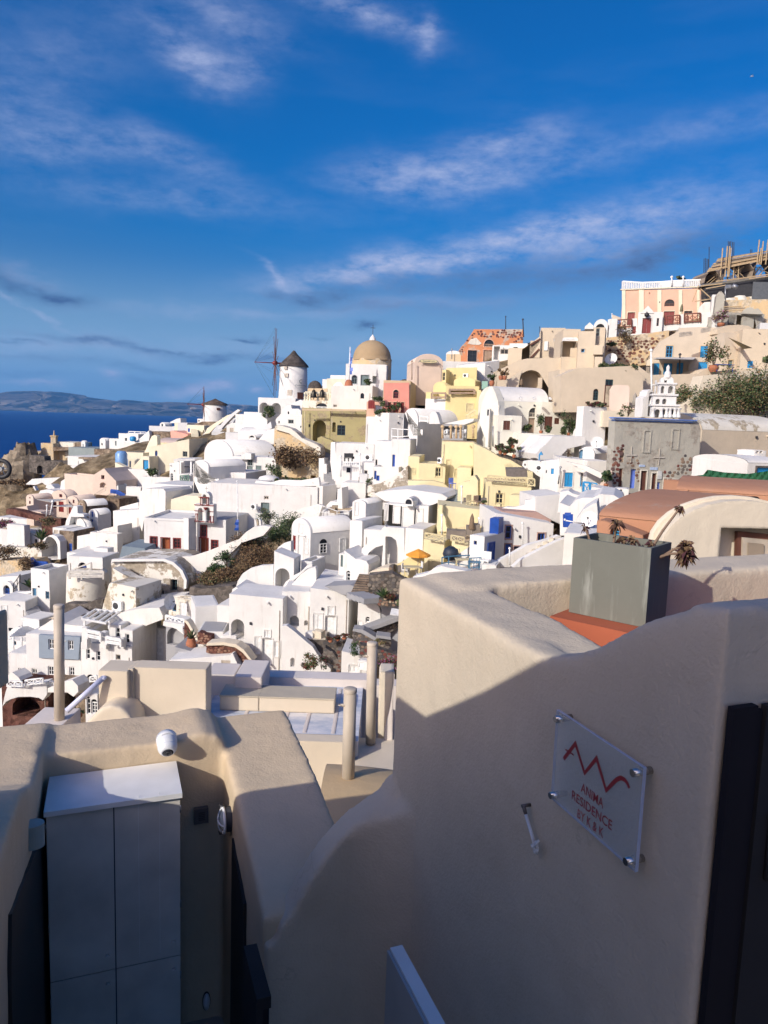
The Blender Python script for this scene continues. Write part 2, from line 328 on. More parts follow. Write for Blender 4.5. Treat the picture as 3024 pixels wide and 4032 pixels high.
def surround(root,pl,bb,col,wd=.1,arch=False,proud=.04):
 a0,a1,z0,z1=bb;m=MB();z1_=z1 if not arch else z1-(a1-a0)/2
 def B(x0,x1,y0,y1):m.box(pl.pt(x0,y0,-proud),pl.u*(x1-x0),pl.b*(proud+.01),Vector((0,0,y1-y0)))
 B(a0-wd,a0,z0-wd,z1_);B(a1,a1+wd,z0-wd,z1_);B(a0,a1,z0-wd,z0)
 if not arch:B(a0-wd,a1+wd,z1,z1+wd)
 else:
  i=arch_pts(a0,a1,z1_,z1,10);o=arch_pts(a0-wd,a1+wd,z1_,z1+wd,10)
  m.grid([[pl.pt(*q,-proud)for q in i],[pl.pt(*q,-proud)for q in o],[pl.pt(*q,.01)for q in o]],0,False)
 m.build('surround',col,root)
NOISE_LABEL={}
def finish_house(root,mb,pl,wallmat,holes_info,sur,name='wall'):
 mb.build(name,wallmat,root)
 for o,rec,bb,k in holes_info:
  kk=k.replace('!','')
  opening_parts(root,pl,o,rec,bb,kk)
  if '!' in k:surround(root,pl,bb,sur or wallmat,.09,kk[0]in 'a')
def H(label,x0,x1,yt,yb,D,th=18,x2=None,kind='flat',col='w',roof=None,op=(),sop=(),dep=6,par=.0,ys=None,sur=None,skirt=3.0,cat='house',name='house',group=None,ytr=None):
 """front facade from pixel x0 to x1, top yt (left end) / ytr (right end), base yb; x2: pixel of the far end of the visible side face"""
 xa=x1 if(x2 is not None and x2>x1)else x0;pl=facade(xa,yb,D,th)
 a0=pl.uv(x0,yb)[0];a1=pl.uv(x1,yb)[0];zb=P(xa,yb,D).z-skirt
 zt0=pl.uv(x0,yt)[1];zt1=pl.uv(x1,ytr if ytr is not None else yt)[1]
 zt=(zt0+zt1)/2 if ytr is None else None
 if ytr is None:zt0=zt1=zt
 if x2 is not None:
  A=pl.pt(a1 if x2>x1 else a0,0,0);d=ray(x2,(yt+yb)/2)
  det=pl.b.x*(-d.y)-(-d.x)*pl.b.y
  if abs(det)>1e-5:
   t=(-A.x*(-d.y)-(-d.x)*(-A.y))/det
   dep=max(1.2,min(22,t))if t>0 else dep
 wm=M_[col];rm=M_[roof]if roof else wm
 root=empty(name,pl.pt((a0+a1)/2,zb+skirt,0),label,cat,group)
 info=[];holes=[]
 for s in op:
  o,rec,bb=opening(pl,s);rec=min(rec,dep*.8)
  if '+' not in s[4]:holes.append((o,rec));
  info.append((o,rec,bb,s[4]))
 mb=MB()
 zmin=lambda:0
 if kind=='flat':
  zr0,zr1=zt0-par,zt1-par
  slab(mb,pl,[(a0,zb),(a0,zr0),(a1,zr1),(a1,zb)],dep,holes)
  if par:
   t=.22
   mb.box(pl.pt(a0,zr0,t),pl.u*(a1-a0),-pl.b*t,(0,0,par));mb.box(pl.pt(a0,zr0,dep),pl.u*(a1-a0),-pl.b*t,(0,0,par))
   mb.box(pl.pt(a0,zr0,t),pl.u*t,pl.b*(dep-2*t),(0,0,par));mb.box(pl.pt(a1-t,zr0,t),pl.u*t,pl.b*(dep-2*t),(0,0,par))
  finish_house(root,mb,pl,wm,info,sur and(M_.get(sur)or SOL.get(sur)))
  t=.24 if par else .12;r=MB();z_=zr0+.004
  r.box(pl.pt(a0+t,zr0-.05,t),pl.u*(a1-a0-2*t),pl.b*(dep-2*t),Vector((0,0,.075)))if ytr is None else None
  if ytr is None:r.build('roof',rm,root)
 elif kind=='vf':
  w=a1-a0;zs=pl.uv((x0+x1)/2,ys)[1]if ys else zt-w*.36
  zs=max(zs,zb+skirt+.2)if zs>zt-.05 else zs
  ar=arch_pts(a0,a1,zs,zt,14)
  slab(mb,pl,[(a0,zb)]+ar+[(a1,zb)],dep,holes)
  finish_house(root,mb,pl,wm,info,sur and(M_.get(sur)or SOL.get(sur)))
  r=MB();ar2=arch_pts(a0-.04,a1+.04,zs+.02,zt+.05,14)
  rows=[[pl.pt(a,z,d)for a,z in ar2]for d in(.28,dep-.1)]
  r.grid(rows,0,True);r.grid([[pl.pt(a,z,.28)for a,z in ar],rows[0]],0,False);r.build('roof',rm,root)
 elif kind=='vx':
  zs=pl.uv((x0+x1)/2,ys)[1]
  am=pl.pt((a0+a1)/2,0,dep/2);d=ray((x0+x1)/2,yt);zap=d.z*(am.y/d.y)
  rise=max(.3,zap-zs)
  slab(mb,pl,[(a0,zb),(a0,zs),(a1,zs),(a1,zb)],dep,holes)
  for aa in(a0,a1):
   pr=[(dep/2-dep/2*math.cos(math.pi*i/14),zs+rise*math.sin(math.pi*i/14))for i in range(15)]
   mb.face([pl.pt(aa,z,dd)for dd,z in(pr if aa==a0 else pr[::-1])])
  finish_house(root,mb,pl,wm,info,sur and(M_.get(sur)or SOL.get(sur)))
  r=MB();pr=[(dep/2-(dep/2+.02)*math.cos(math.pi*i/18),zs+.01+rise*math.sin(math.pi*i/18))for i in range(19)]
  r.grid([[pl.pt(a0,z,dd)for dd,z in pr],[pl.pt(a1,z,dd)for dd,z in pr]],0,True);r.build('roof',rm,root)
 if sop and x2 is not None:
  sgn=1 if x2>x1 else-1;base=pl.pt(a1 if sgn>0 else a0,0,0)
  sp=Pl(base,pl.b if sgn>0 else-pl.b);sp.b=-pl.u*sgn
  for s in sop:
   o,rec,bb=opening(sp,s);opening_parts(root,sp,o,.0,bb,s[4].replace('!',''))
 ww,hh=a1-a0,min(zt0,zt1)-zb-skirt
 if cat=='house' and ww>2.2 and hh>2.2 and D<130:
  R1=random.Random(int(x0*7+yb*3));fz=(ys and pl.uv((x0+x1)/2,ys)[1]or min(zt0,zt1))
  if R1.random()<.7:m=MB();a=a0+ww*R1.uniform(.12,.88);m.tube(pl.pt(a,fz-.35,.05),pl.pt(a,fz-.42,-.3),.07,.07,7);m.build('drain_spout',wm,root,False)
  if R1.random()<.6:m=MB();a=a0+ww*R1.choice((.06,.94));m.tube(pl.pt(a,zb+skirt,-.04),pl.pt(a,fz-.3-hh*R1.uniform(0,.3),-.04),.035,.035,6);m.build('conduit_pipe',SOL['t'],root,False)
  if R1.random()<.6:m=MB();a=a0+ww*R1.uniform(.2,.8);z=zb+skirt+hh*.62;m.box(pl.pt(a,z,0),pl.u*.14,-pl.b*.14,(0,0,.2));m.build('wall_lamp',SOL['f'],root,False)
 return root,pl,(a0,a1,zb+skirt,zt0,dep)
def W(label,pts,D,th=18,t=.4,col='w',name='wall',cat='wall',skirt=0,op=(),group=None,px0=None,cap=None,sur=None,part='wall_face',on=None):
 """free outline wall: pts in pixels on a vertical plane through pts[0] at D"""
 pl=facade(pts[0][0],pts[0][1],D,th)if on is None else shifted(*on)
 q=[pl.uv(*p)for p in pts]
 if skirt:
  zmin=min(z for a,z in q)
  q=[(a,z-skirt if z<zmin+.35*(max(z for a,z in q)-zmin)and i in(0,len(q)-1)else z)for i,(a,z)in enumerate(q)]
 area=sum(q[i][0]*q[(i+1)%len(q)][1]-q[(i+1)%len(q)][0]*q[i][1]for i in range(len(q)))
 if area>0:q=q[::-1]
 info=[];holes=[]
 for s in op:
  o,rec,bb=opening(pl,s);rec=min(rec,t*.8);holes.append((o,rec));info.append((o,rec,bb,s[4]))
 mb=MB();slab(mb,pl,q,t,holes)
 if not info:
  c=pl.pt(*q[0]);mb.v=[tuple(Vector(v)-c)for v in mb.v]
  o=mb.build(name,M_[col]if isinstance(col,str)else col);o.location=c
  return tag(o,label,cat,group),pl
 root=empty(name,pl.pt(q[0][0],min(z for a,z in q)),label,cat,group)
 finish_house(root,mb,pl,M_[col],info,sur and(M_.get(sur)or SOL.get(sur)),part)
 return root,pl
    # ---------------------------------------------------------------- depth of the hillside (metres forward) at ground points seen in the photograph
CTRL=[(0,1870,235),(-300,1880,240),(160,1850,232),(300,1800,225),(500,1780,215),(700,1720,205),(840,1690,196),(1000,1640,182),(1160,1575,157),(0,1990,190),(100,2010,170),(300,2000,150),(500,1950,142),(700,1900,132),(900,1830,135),(1200,1700,138),(1330,1620,132),(1500,1640,122),(1560,1760,105),(0,2120,150),(100,2170,135),(300,2130,122),(500,2090,112),(650,2195,90),(900,2050,100),(1150,1980,105),(1350,1950,96),(850,2150,88),(0,2330,118),(150,2340,108),(350,2330,98),(550,2380,84),(700,2360,80),(900,2350,76),(1300,2330,68),(1450,2120,84),(1600,2250,72),(0,2600,88),(60,2800,72),(200,2800,70),(420,2800,67),(550,2620,72),(700,2620,66),(850,2660,61),(1030,2700,57),(1300,2680,52),(1450,2720,48),(1560,2560,54),(1700,2330,58),(1900,2240,58),(2200,2200,55),(2400,2120,52),(1700,1950,86),(1900,1900,82),(2100,2060,68),(2300,1960,68),(2500,2010,52),(2900,2040,40),(3200,2100,30),(1700,1720,98),(2000,1760,84),(2200,1760,82),(2400,1760,78),(1700,1500,118),(1900,1390,122),(2100,1560,98),(2400,1560,90),(2700,1520,88),(3000,1500,85),(2300,1340,108),(2500,1340,108),(2800,1340,102),(3024,1330,98),(2900,1190,104),(3300,1150,100),(2700,1720,74),(3100,1735,76),(2850,1900,58),(3100,1930,50)]
def tps_fit(X,y,lam):
 n=len(X);d=np.sqrt(((X[:,None]-X[None])**2).sum(-1))+1e-9
 K=d*d*np.log(d);Pm=np.c_[np.ones(n),X];A=np.zeros((n+3,n+3));A[:n,:n]=K+lam*np.eye(n);A[:n,n:]=Pm;A[n:,:n]=Pm.T
 return X,np.linalg.solve(A,np.r_[y,0,0,0])
def tps_eval(fit,Q):
 X,w=fit;d=np.sqrt(((Q[:,None]-X[None])**2).sum(-1))+1e-9
 return(d*d*np.log(d))@w[:len(X)]+np.c_[np.ones(len(Q)),Q]@w[len(X):]
_c=np.array(CTRL,float)
DF=tps_fit(_c[:,:2]/1000,np.log(_c[:,2]),.004)
def FD(px,py):
 return float(np.exp(tps_eval(DF,np.array([[px/1000,py/1000]]))[0]))
    # ---------------------------------------------------------------- hillside, sea, islands
def build_land():
 pts=[P(a,b,c)for a,b,c in CTRL]
 X=[(p.x,p.y)for p in pts];Z=[p.z-1.3 for p in pts]
 extra=[(-10,12,-7),(12,10,-4.6),(25,20,-4),(0,25,-12),(-15,30,-17),(-30,20,-22),(-30,45,-27),(10,38,-12),(40,30,-2),(70,60,6),(110,90,14),(90,130,14),(60,160,9),(30,190,3),(0,215,-2),(-30,240,-8),(-60,262,-14),(-125,245,-45),(-112,215,-44),(-95,180,-44),(-85,150,-44),(-78,120,-45),(-72,95,-48),(-64,70,-50),(-60,40,-50),(-60,0,-50),(-30,-10,-24),(10,-15,-3),(60,-10,6),(120,20,14),(-150,280,-70),(-160,200,-80),(-120,100,-85),(-110,0,-90),(150,150,16),(100,220,6),(30,280,-12),(-60,320,-35)]
 for a,b,c in extra:X.append((a,b));Z.append(c)
 fit=tps_fit(np.array(X,float)/50,np.array(Z),.002)
 xs=np.arange(-210,190,2.6);ys=np.arange(-30,380,2.6)
 gx,gy=np.meshgrid(xs,ys);Q=np.c_[gx.ravel(),gy.ravel()]/50
 z=np.concatenate([tps_eval(fit,Q[i:i+4000])for i in range(0,len(Q),4000)])
 rs=np.random.RandomState(3)
 z=z+.25*np.sin(gx.ravel()*.9+1.3*np.sin(gy.ravel()*.31))+.25*np.sin(gy.ravel()*.7+gx.ravel()*.2)+rs.normal(0,.10,len(z))
 steep=np.clip((-gx.ravel()-.25*gy.ravel()-22)/20,0,1)
 z=z+steep*(2.2*np.sin(gx.ravel()*.35+2*np.sin(gy.ravel()*.13))+1.4*np.sin(gy.ravel()*.5+gx.ravel()*.4)+rs.normal(0,.5,len(z)))
 z=np.maximum(z,-118)
 near=np.sqrt((gx.ravel()+1)**2+gy.ravel()**2)
 z=np.where(near<14,np.minimum(z,-8),z)
 m=MB();nx=len(xs);V=[(float(a),float(b),float(c))for a,b,c in zip(gx.ravel(),gy.ravel(),z)]
 m.v=V
 for i in range(len(ys)-1):
  for j in range(nx-1):
   m.f.append((i*nx+j,i*nx+j+1,(i+1)*nx+j+1,(i+1)*nx+j));m.m.append(0);m.sm.append(False)
 mt,nt,b=newmat('hillside_rock');N=nt.nodes;L=nt.links;b.inputs['Roughness'].default_value=.95;b.inputs['Specular IOR Level'].default_value=.1
 g=N.new('ShaderNodeNewGeometry');n=N.new('ShaderNodeTexNoise');n.inputs['Scale'].default_value=.22;n.inputs['Detail'].default_value=10;n.inputs['Roughness'].default_value=.72
 mp=N.new('ShaderNodeMapping');mp.inputs['Scale'].default_value=(1,1,2.5);L.new(g.outputs['Position'],mp.inputs[0]);L.new(mp.outputs[0],n.inputs['Vector'])
 r=N.new('ShaderNodeValToRGB');e=r.color_ramp.elements;e[0].position=.34;e[0].color=(.07,.055,.035,1);e[1].position=.66;e[1].color=(.42,.33,.21,1)
 k=r.color_ramp.elements.new(.48);k.color=(.20,.15,.09,1)
 L.new(n.outputs[0],r.inputs[0]);L.new(r.outputs[0],b.inputs['Base Color'])
 bp=N.new('ShaderNodeBump');bp.inputs['Strength'].default_value=1;bp.inputs['Distance'].default_value=1.2;L.new(n.outputs[0],bp.inputs['Height']);L.new(bp.outputs[0],b.inputs['Normal'])
 MATS['hill']=mt
 o=m.build('hillside_terrain',mt,fix=False);tag(o,kind='structure')
 s=MB();R=60000;ring=[0,300,1000,3000,8000,20000,R];seg=48
 for a in range(len(ring)-1):
  rows=[[(ring[q]*math.cos(2*math.pi*i/seg),ring[q]*math.sin(2*math.pi*i/seg),-110)for i in range(seg)]for q in(a,a+1)]
  s.grid(rows,0,True,True)
 ms,nt,b=newmat('deep_sea');N=nt.nodes;L=nt.links
 b.inputs['Base Color'].default_value=(.004,.05,.17,1);b.inputs['Roughness'].default_value=.6;b.inputs['IOR'].default_value=1.33;b.inputs['Specular IOR Level'].default_value=.08
 g=N.new('ShaderNodeNewGeometry');n=N.new('ShaderNodeTexNoise');n.inputs['Scale'].default_value=.02;n.inputs['Detail'].default_value=8
 L.new(g.outputs['Position'],n.inputs['Vector']);bp=N.new('ShaderNodeBump');bp.inputs['Strength'].default_value=.6;bp.inputs['Distance'].default_value=6;L.new(n.outputs[0],bp.inputs['Height']);L.new(bp.outputs[0],b.inputs['Normal'])
 r=N.new('ShaderNodeMix');r.data_type='RGBA';L.new(n.outputs[0],r.inputs[0]);r.inputs[6].default_value=(.002,.040,.17,1);r.inputs[7].default_value=(.004,.062,.24,1);L.new(r.outputs[2],b.inputs['Base Color'])
 tag(s.build('sea',ms),kind='structure')
 prof=[(-700,1560),(-500,1548),(-300,1556),(-150,1540),(0,1553),(40,1548),(80,1543),(120,1537),(160,1541),(200,1545),(245,1543),(290,1552),(330,1558),(360,1561),(400,1571),(435,1580),(470,1578),(500,1573),(540,1575),(580,1582),(640,1584),(700,1583),(760,1586),(840,1587),(900,1590),(1000,1597),(1100,1606),(1300,1612)]
 mm=MB();rows=[]
 D0=21000
 px=np.linspace(-700,1300,220);pyv=np.interp(px,[a for a,b_ in prof],[b_ for a,b_ in prof])
 rs=np.random.RandomState(5);jag=np.convolve(rs.normal(0,1,240),np.ones(5)/5,'valid')[:220]
 for k in range(26):
  f=k/25;row=[]
  for i in range(220):
   base=P(px[i],pyv[i]+jag[i]*1.6,D0+2600)
   h=base.z+110
   hh=h*(f**.8)*(1+.30*math.sin(i*.33+k*.5+2*math.sin(i*.11))*(1-f)*f*2+rs.normal(0,.03)*(1-f))
   c=P(px[i],1600,D0-1500+4100*f)
   row.append((c.x+rs.normal(0,60)*(1-f),c.y+600*math.sin(i*.37+math.sin(k*.7)),-112+hh))
  rows.append(row)
 rows.append([(x,y+2500,-115)for x,y,z in rows[-1]])
 mm.grid(rows,0,False)
 mi=rock('island_rock',(.12,.09,.07),(.46,.38,.30),.0012,1.2,1,(.24,.19,.14))
 tag(mm.build('island_hills',mi,fix=False),kind='structure')
 hb=MB();hb.box((-34000,-400,-112.5),(68000,0,0),(0,28500,0),(0,0,1400))
 mh=bpy.data.materials.new('sea_air');mh.use_nodes=True;nt=mh.node_tree;nt.nodes.remove(nt.nodes['Principled BSDF'])
 pv=nt.nodes.new('ShaderNodeVolumePrincipled');pv.inputs['Color'].default_value=(.18,.50,1,1);pv.inputs['Density'].default_value=HAZE;pv.inputs['Anisotropy'].default_value=0
 nt.links.new(pv.outputs[0],nt.nodes['Material Output'].inputs['Volume'])
 if HAZE>0:tag(hb.build('haze',mh),kind='stuff')
HAZE=0.00003
build_land()
# ---------------------------------------------------------------- generic things
def leafcloud(mb,c,rad,n,size,mats=2,droop=0,flat=.5):
 c=Vector(c)
 clumps=[Vector((random.gauss(0,.38),random.gauss(0,.38),random.gauss(0,.38)))for _ in range(max(3,n//90))]
 for i in range(n):
  q=random.choice(clumps)+Vector((random.gauss(0,.2),random.gauss(0,.2),random.gauss(0,.2)))
  if q.length>1.25:q=q.normalized()*1.1*random.random()
  p=c+Vector((q.x*rad[0],q.y*rad[1],q.z*rad[2]))
  a=Vector((random.gauss(0,1),random.gauss(0,1),random.gauss(0,flat))).normalized()*size*random.uniform(.9,1.9)
  b=a.cross(Vector((random.gauss(0,1),random.gauss(0,1),random.gauss(0,1)))).normalized()*size*random.uniform(.6,1.1)
  mb.face([p-a*.5,p+b*.5,p+a*.5,p-b*.5],random.randrange(mats))
GREEN=[simple('leaf_dark',(.025,.055,.018),.7),simple('leaf_mid',(.06,.11,.03),.7),simple('leaf_olive',(.11,.12,.05),.8)]
BRUSH=[simple('dry_brush_brown',(.13,.07,.035),.9),simple('dry_brush_tan',(.24,.16,.08),.9),simple('dry_brush_dark',(.06,.04,.025),.9)]
REDL=[simple('leaf_rust',(.18,.04,.03),.8),simple('leaf_plum',(.09,.02,.03),.8),simple('leaf_green_small',(.05,.09,.03),.8)]
MAUVE=[simple('blossom_mauve',(.30,.12,.22),.8),simple('leaf_grey',(.13,.13,.09),.8)]
BARK=simple('bark',(.10,.07,.05),.9)
def plant(label,px,py,D,r,h,mats=GREEN,n=220,leaf=.13,name='shrub',cat='shrub',group=None,pot=None,base=None,stems=5,z0=0):
 b=base or P(px,py,D);r*=.78;h*=.62;leaf*=.85
 root=empty(name,b,label,cat,group)
 zz=b.z
 if pot:
  pot=(pot[0]*.55,pot[1]*.55)
  m=MB();pr,ph=pot;m.lathe(b,[(pr*.62,0),(pr*.95,ph*.45),(pr,ph*.75),(pr*.8,ph*.92),(pr*.95,ph),(pr*.75,ph),(pr*.7,ph*.9),(0.01,ph*.88)],14);m.face([(b.x+pr*.6*math.cos(t),b.y+pr*.6*math.sin(t),b.z)for t in[6.283*i/10 for i in range(10)]]);m.build('pot',TERRA,root);zz+=ph*.85
 m=MB()
 for i in range(min(stems,9)):
  a=random.random()*6.28;k=random.uniform(.1,.75)
  m.tube((b.x,b.y,zz-.05),(b.x+math.cos(a)*r*k*.5,b.y+math.sin(a)*r*k*.5,zz+h*.35),.02*h**.5,.012*h**.5,5);m.tube((b.x+math.cos(a)*r*k*.5,b.y+math.sin(a)*r*k*.5,zz+h*.35),(b.x+math.cos(a)*r*k,b.y+math.sin(a)*r*k,zz+h*.8),.012*h**.5,.004,5)
 m.build('stem',BARK,root,False)
 m=MB();leafcloud(m,(b.x,b.y,zz+h*.5),(r,r,h*.5),int(n*1.8),leaf,len(mats));o=m.build('foliage',mats,root,False);tag(o,kind='stuff')
 return root
def agave(label,px,py,D,r,h,col=1,n=16,pot=None,cat='plant',base=None,name='agave'):
 b=base or P(px,py,D);root=empty(name,b,label,cat);zz=b.z
 if pot:
  m=MB();pr,ph=pot;m.lathe(b,[(pr*.5,0),(pr*.95,ph*.45),(pr,ph*.7),(pr*.7,ph*.92),(pr*.8,ph),(pr*.6,ph),(.01,ph*.9)],14);m.build('pot',TERRA,root);zz+=ph*.9
 for i in range(n):
  a=i*2.4;e=.35+.9*(i/n);m=MB();d=Vector((math.cos(a),math.sin(a),0));s=Vector((-math.sin(a),math.cos(a),0));w=r*.13
  pts=[Vector((b.x,b.y,zz))+d*r*math.cos(e)*t+Vector((0,0,h*math.sin(e)*t*(1-.25*t)))for t in(0,.35,.7,1)]
  m.grid([[p-s*w*k,p+Vector((0,0,-w*.5*k)),p+s*w*k]for p,k in zip(pts,(.7,1,.7,.05))],0,False);m.build('leaf',GREEN[(i+col)%3],root,False)
 return root
def umbrella(label,px,pyt,pyb,D,r,col,closed=True):
 b=P(px,pyb,D);h=P(px,pyt,D).z-b.z;root=empty('parasol',b,label,'parasol')
 m=MB();m.tube(b,b+Vector((0,0,h)),.03,.025,8);m.build('pole',SOL['t'],root)
 m=MB()
 if closed:
  rows=[]
  for z,rr in((.98,.03),(.8,.13),(.5,.17),(.3,.2),(.27,.14)):
   rows.append([b+Vector((math.cos(t)*rr*(1+.25*(i%2)),math.sin(t)*rr*(1+.25*(i%2)),h*z))for i,t in enumerate([6.283*k/14 for k in range(14)])])
  m.grid(rows,0,True,True)
 else:
  rows=[[b+Vector((math.cos(t)*rr,math.sin(t)*rr,z))for t in[6.283*k/8 for k in range(8)]]for z,rr in((h,.02),(h*.86,r*.55),(h*.74,r),(h*.67,r*1.0))]
  m.grid(rows,0,False,True)
 m.build('canopy',col,root);return root
def dish(label,px,py,D,r=.45,face=(-.5,-.8,.35),group=None):
 c=P(px,py,D);root=empty('satellite_dish',c-Vector((0,0,r*1.5)),label,'satellite dish',group);f=Vector(face).normalized();x=f.cross(Vector((0,0,1))).normalized();y=x.cross(f)
 m=MB();rows=[]
 for k in range(6):
  rr=r*k/5;rows.append([c+(x*math.cos(t)+y*math.sin(t))*rr+f*(rr*rr/r*.3)for t in[6.283*i/20 for i in range(20)]])
 m.grid(rows,0,True,True);m.build('reflector',SOL['w'],root)
 m=MB();m.bar(c-y*r*.8,c+f*r*.9,.035);m.tube(c-f*.05,c-f*.15-Vector((0,0,r*1.5)),.035);m.build('arm',METAL,root)
 m=MB();m.tube(c+f*r*.85,c+f*r*1.05,.06,.05);m.build('feed_horn',SOL['f'],root)
 return root
def acunit(label,px0,py0,px1,py1,D,th=20):
 pl=facade(px0,py1,D,th);a0,z0=pl.uv(px0,py1);a1,z1=pl.uv(px1,py0)
 root=empty('air_conditioner',pl.pt(a0,z0),label,'air conditioner');m=MB();m.box(pl.pt(a0,z0,-.05),pl.u*(a1-a0),pl.b*.35,(0,0,z1-z0));m.build('casing',SOL['w'],root)
 m=MB();c=pl.pt(a0+(a1-a0)*.38,(z0+z1)/2,-.06);r=min(a1-a0,z1-z0)*.36
 rows=[[c+(pl.u*math.cos(t)+Vector((0,0,math.sin(t))))*rr-pl.b*dd for t in[6.283*i/16 for i in range(16)]]for rr,dd in((r,0),(r*.9,.03),(r*.3,.02),(.01,.03))]
 m.grid(rows,0,True,True);m.build('fan_grille',SOL['f'],root)
 for k in(.15,.8):
  m=MB();m.box(pl.pt(a0+(a1-a0)*k,z0-.08,.0),pl.u*.05,pl.b*.3,(0,0,.078));m.build('bracket',METAL,root)
 return root
def rail(label,pts,D,th=18,h=None,kind='x',col='w',n=None,t=.05,cat='railing',name='railing',posts=True,group=None,D1=None,on=None):
 """pts: [(px,py_top,py_bottom), ...]; panels between successive points"""
 pl=facade(pts[0][0],pts[0][2],D,th)if on is None else shifted(*on);mat=SOL[col]if isinstance(col,str)else col
 Q=[(pl.uv(x,yt),pl.uv(x,yb))for x,yt,yb in pts]
 root=empty(name,pl.pt(*Q[0][1]),label,cat,group)
 for i,(a,b)in enumerate(Q):
  if posts:m=MB();m.bar(pl.pt(*b),pl.pt(*a),t*1.3);m.build('post',mat,root,False)
 for(a,b),(c,d)in zip(Q,Q[1:]):
  L=abs(c[0]-a[0]);top0,top1,bo0,bo1=pl.pt(*a),pl.pt(*c),pl.pt(*b),pl.pt(*d)
  m=MB();m.bar(top0,top1,t*1.2);m.build('top_rail',mat,root,False)
  if kind in 'xc':m=MB();m.bar(bo0.lerp(top0,.12),bo1.lerp(top1,.12),t);m.build('bottom_rail',mat,root,False)
  hh=(top0-bo0).length
  if kind=='x':
   k=n or max(1,round(L/(hh*1.25)))
   for j in range(k):
    f0,f1=j/k,(j+1)/k;A0=bo0.lerp(bo1,f0).lerp(top0.lerp(top1,f0),.12);A1=bo0.lerp(bo1,f1).lerp(top0.lerp(top1,f1),.12);B0=top0.lerp(top1,f0);B1=top0.lerp(top1,f1)
    m=MB();m.bar(A0,B1,t*.8,t*.5);m.bar(A1-pl.b*t*.5,B0-pl.b*t*.5,t*.8,t*.5);m.build('cross_brace',mat,root,False)
    if j:m=MB();m.bar(A0,B0,t*.8);m.build('baluster',mat,root,False)
  elif kind=='b':
   k=n or max(2,round(L/.28))
   for j in range(1,k):
    m=MB();p=bo0.lerp(bo1,j/k);q=top0.lerp(top1,j/k);m.bar(p,q,t*.9);m.build('baluster',mat,root,False)
  elif kind=='h':
   for j in range(n or 2):
    f=(j+.5)/(n or 2)*.9+.05 if j else .3;m=MB();m.bar(bo0.lerp(top0,f),bo1.lerp(top1,f),t);m.build('rail_bar',mat,root,False)
  elif kind=='c':
   k=n or 4
   for j in range(k):
    c0=bo0.lerp(bo1,(j+.5)/k);c1=top0.lerp(top1,(j+.5)/k);cc=c0.lerp(c1,.55);r=min(L/k,hh)*.38;m=MB()
    pp=[cc+pl.u*r*math.cos(q)+Vector((0,0,r*math.sin(q)))for q in[6.283*i/10 for i in range(11)]]
    for u_,v_ in zip(pp,pp[1:]):m.bar(u_,v_,t*.6)
    m.bar(c0,c1,t*.6);m.build('scroll',mat,root,False)
 return root
def stairs(label,pts,D0,D1,n,w=1.4,col='wg',name='staircase',cat='staircase',wdir=None,th=None):
 """flight from pixel pts[0] at D0 up to pts[1] at D1; each step an object"""
 a,b=P(*pts[0],D0),P(*pts[1],D1);root=empty(name,a,label,cat);d=Vector((b.x-a.x,b.y-a.y,0));
 s=Vector((d.y,-d.x,0)).normalized()if wdir is None else Vector(wdir);dn=d/n;hz=(b.z-a.z)/n
 for i in range(n):
  m=MB();o=a+dn*i+Vector((0,0,hz*i))-s*w/2;m.box(o-Vector((0,0,.5)),s*w,dn,(0,0,.5+hz));m.build('step',M_[col],root,False)
 return root
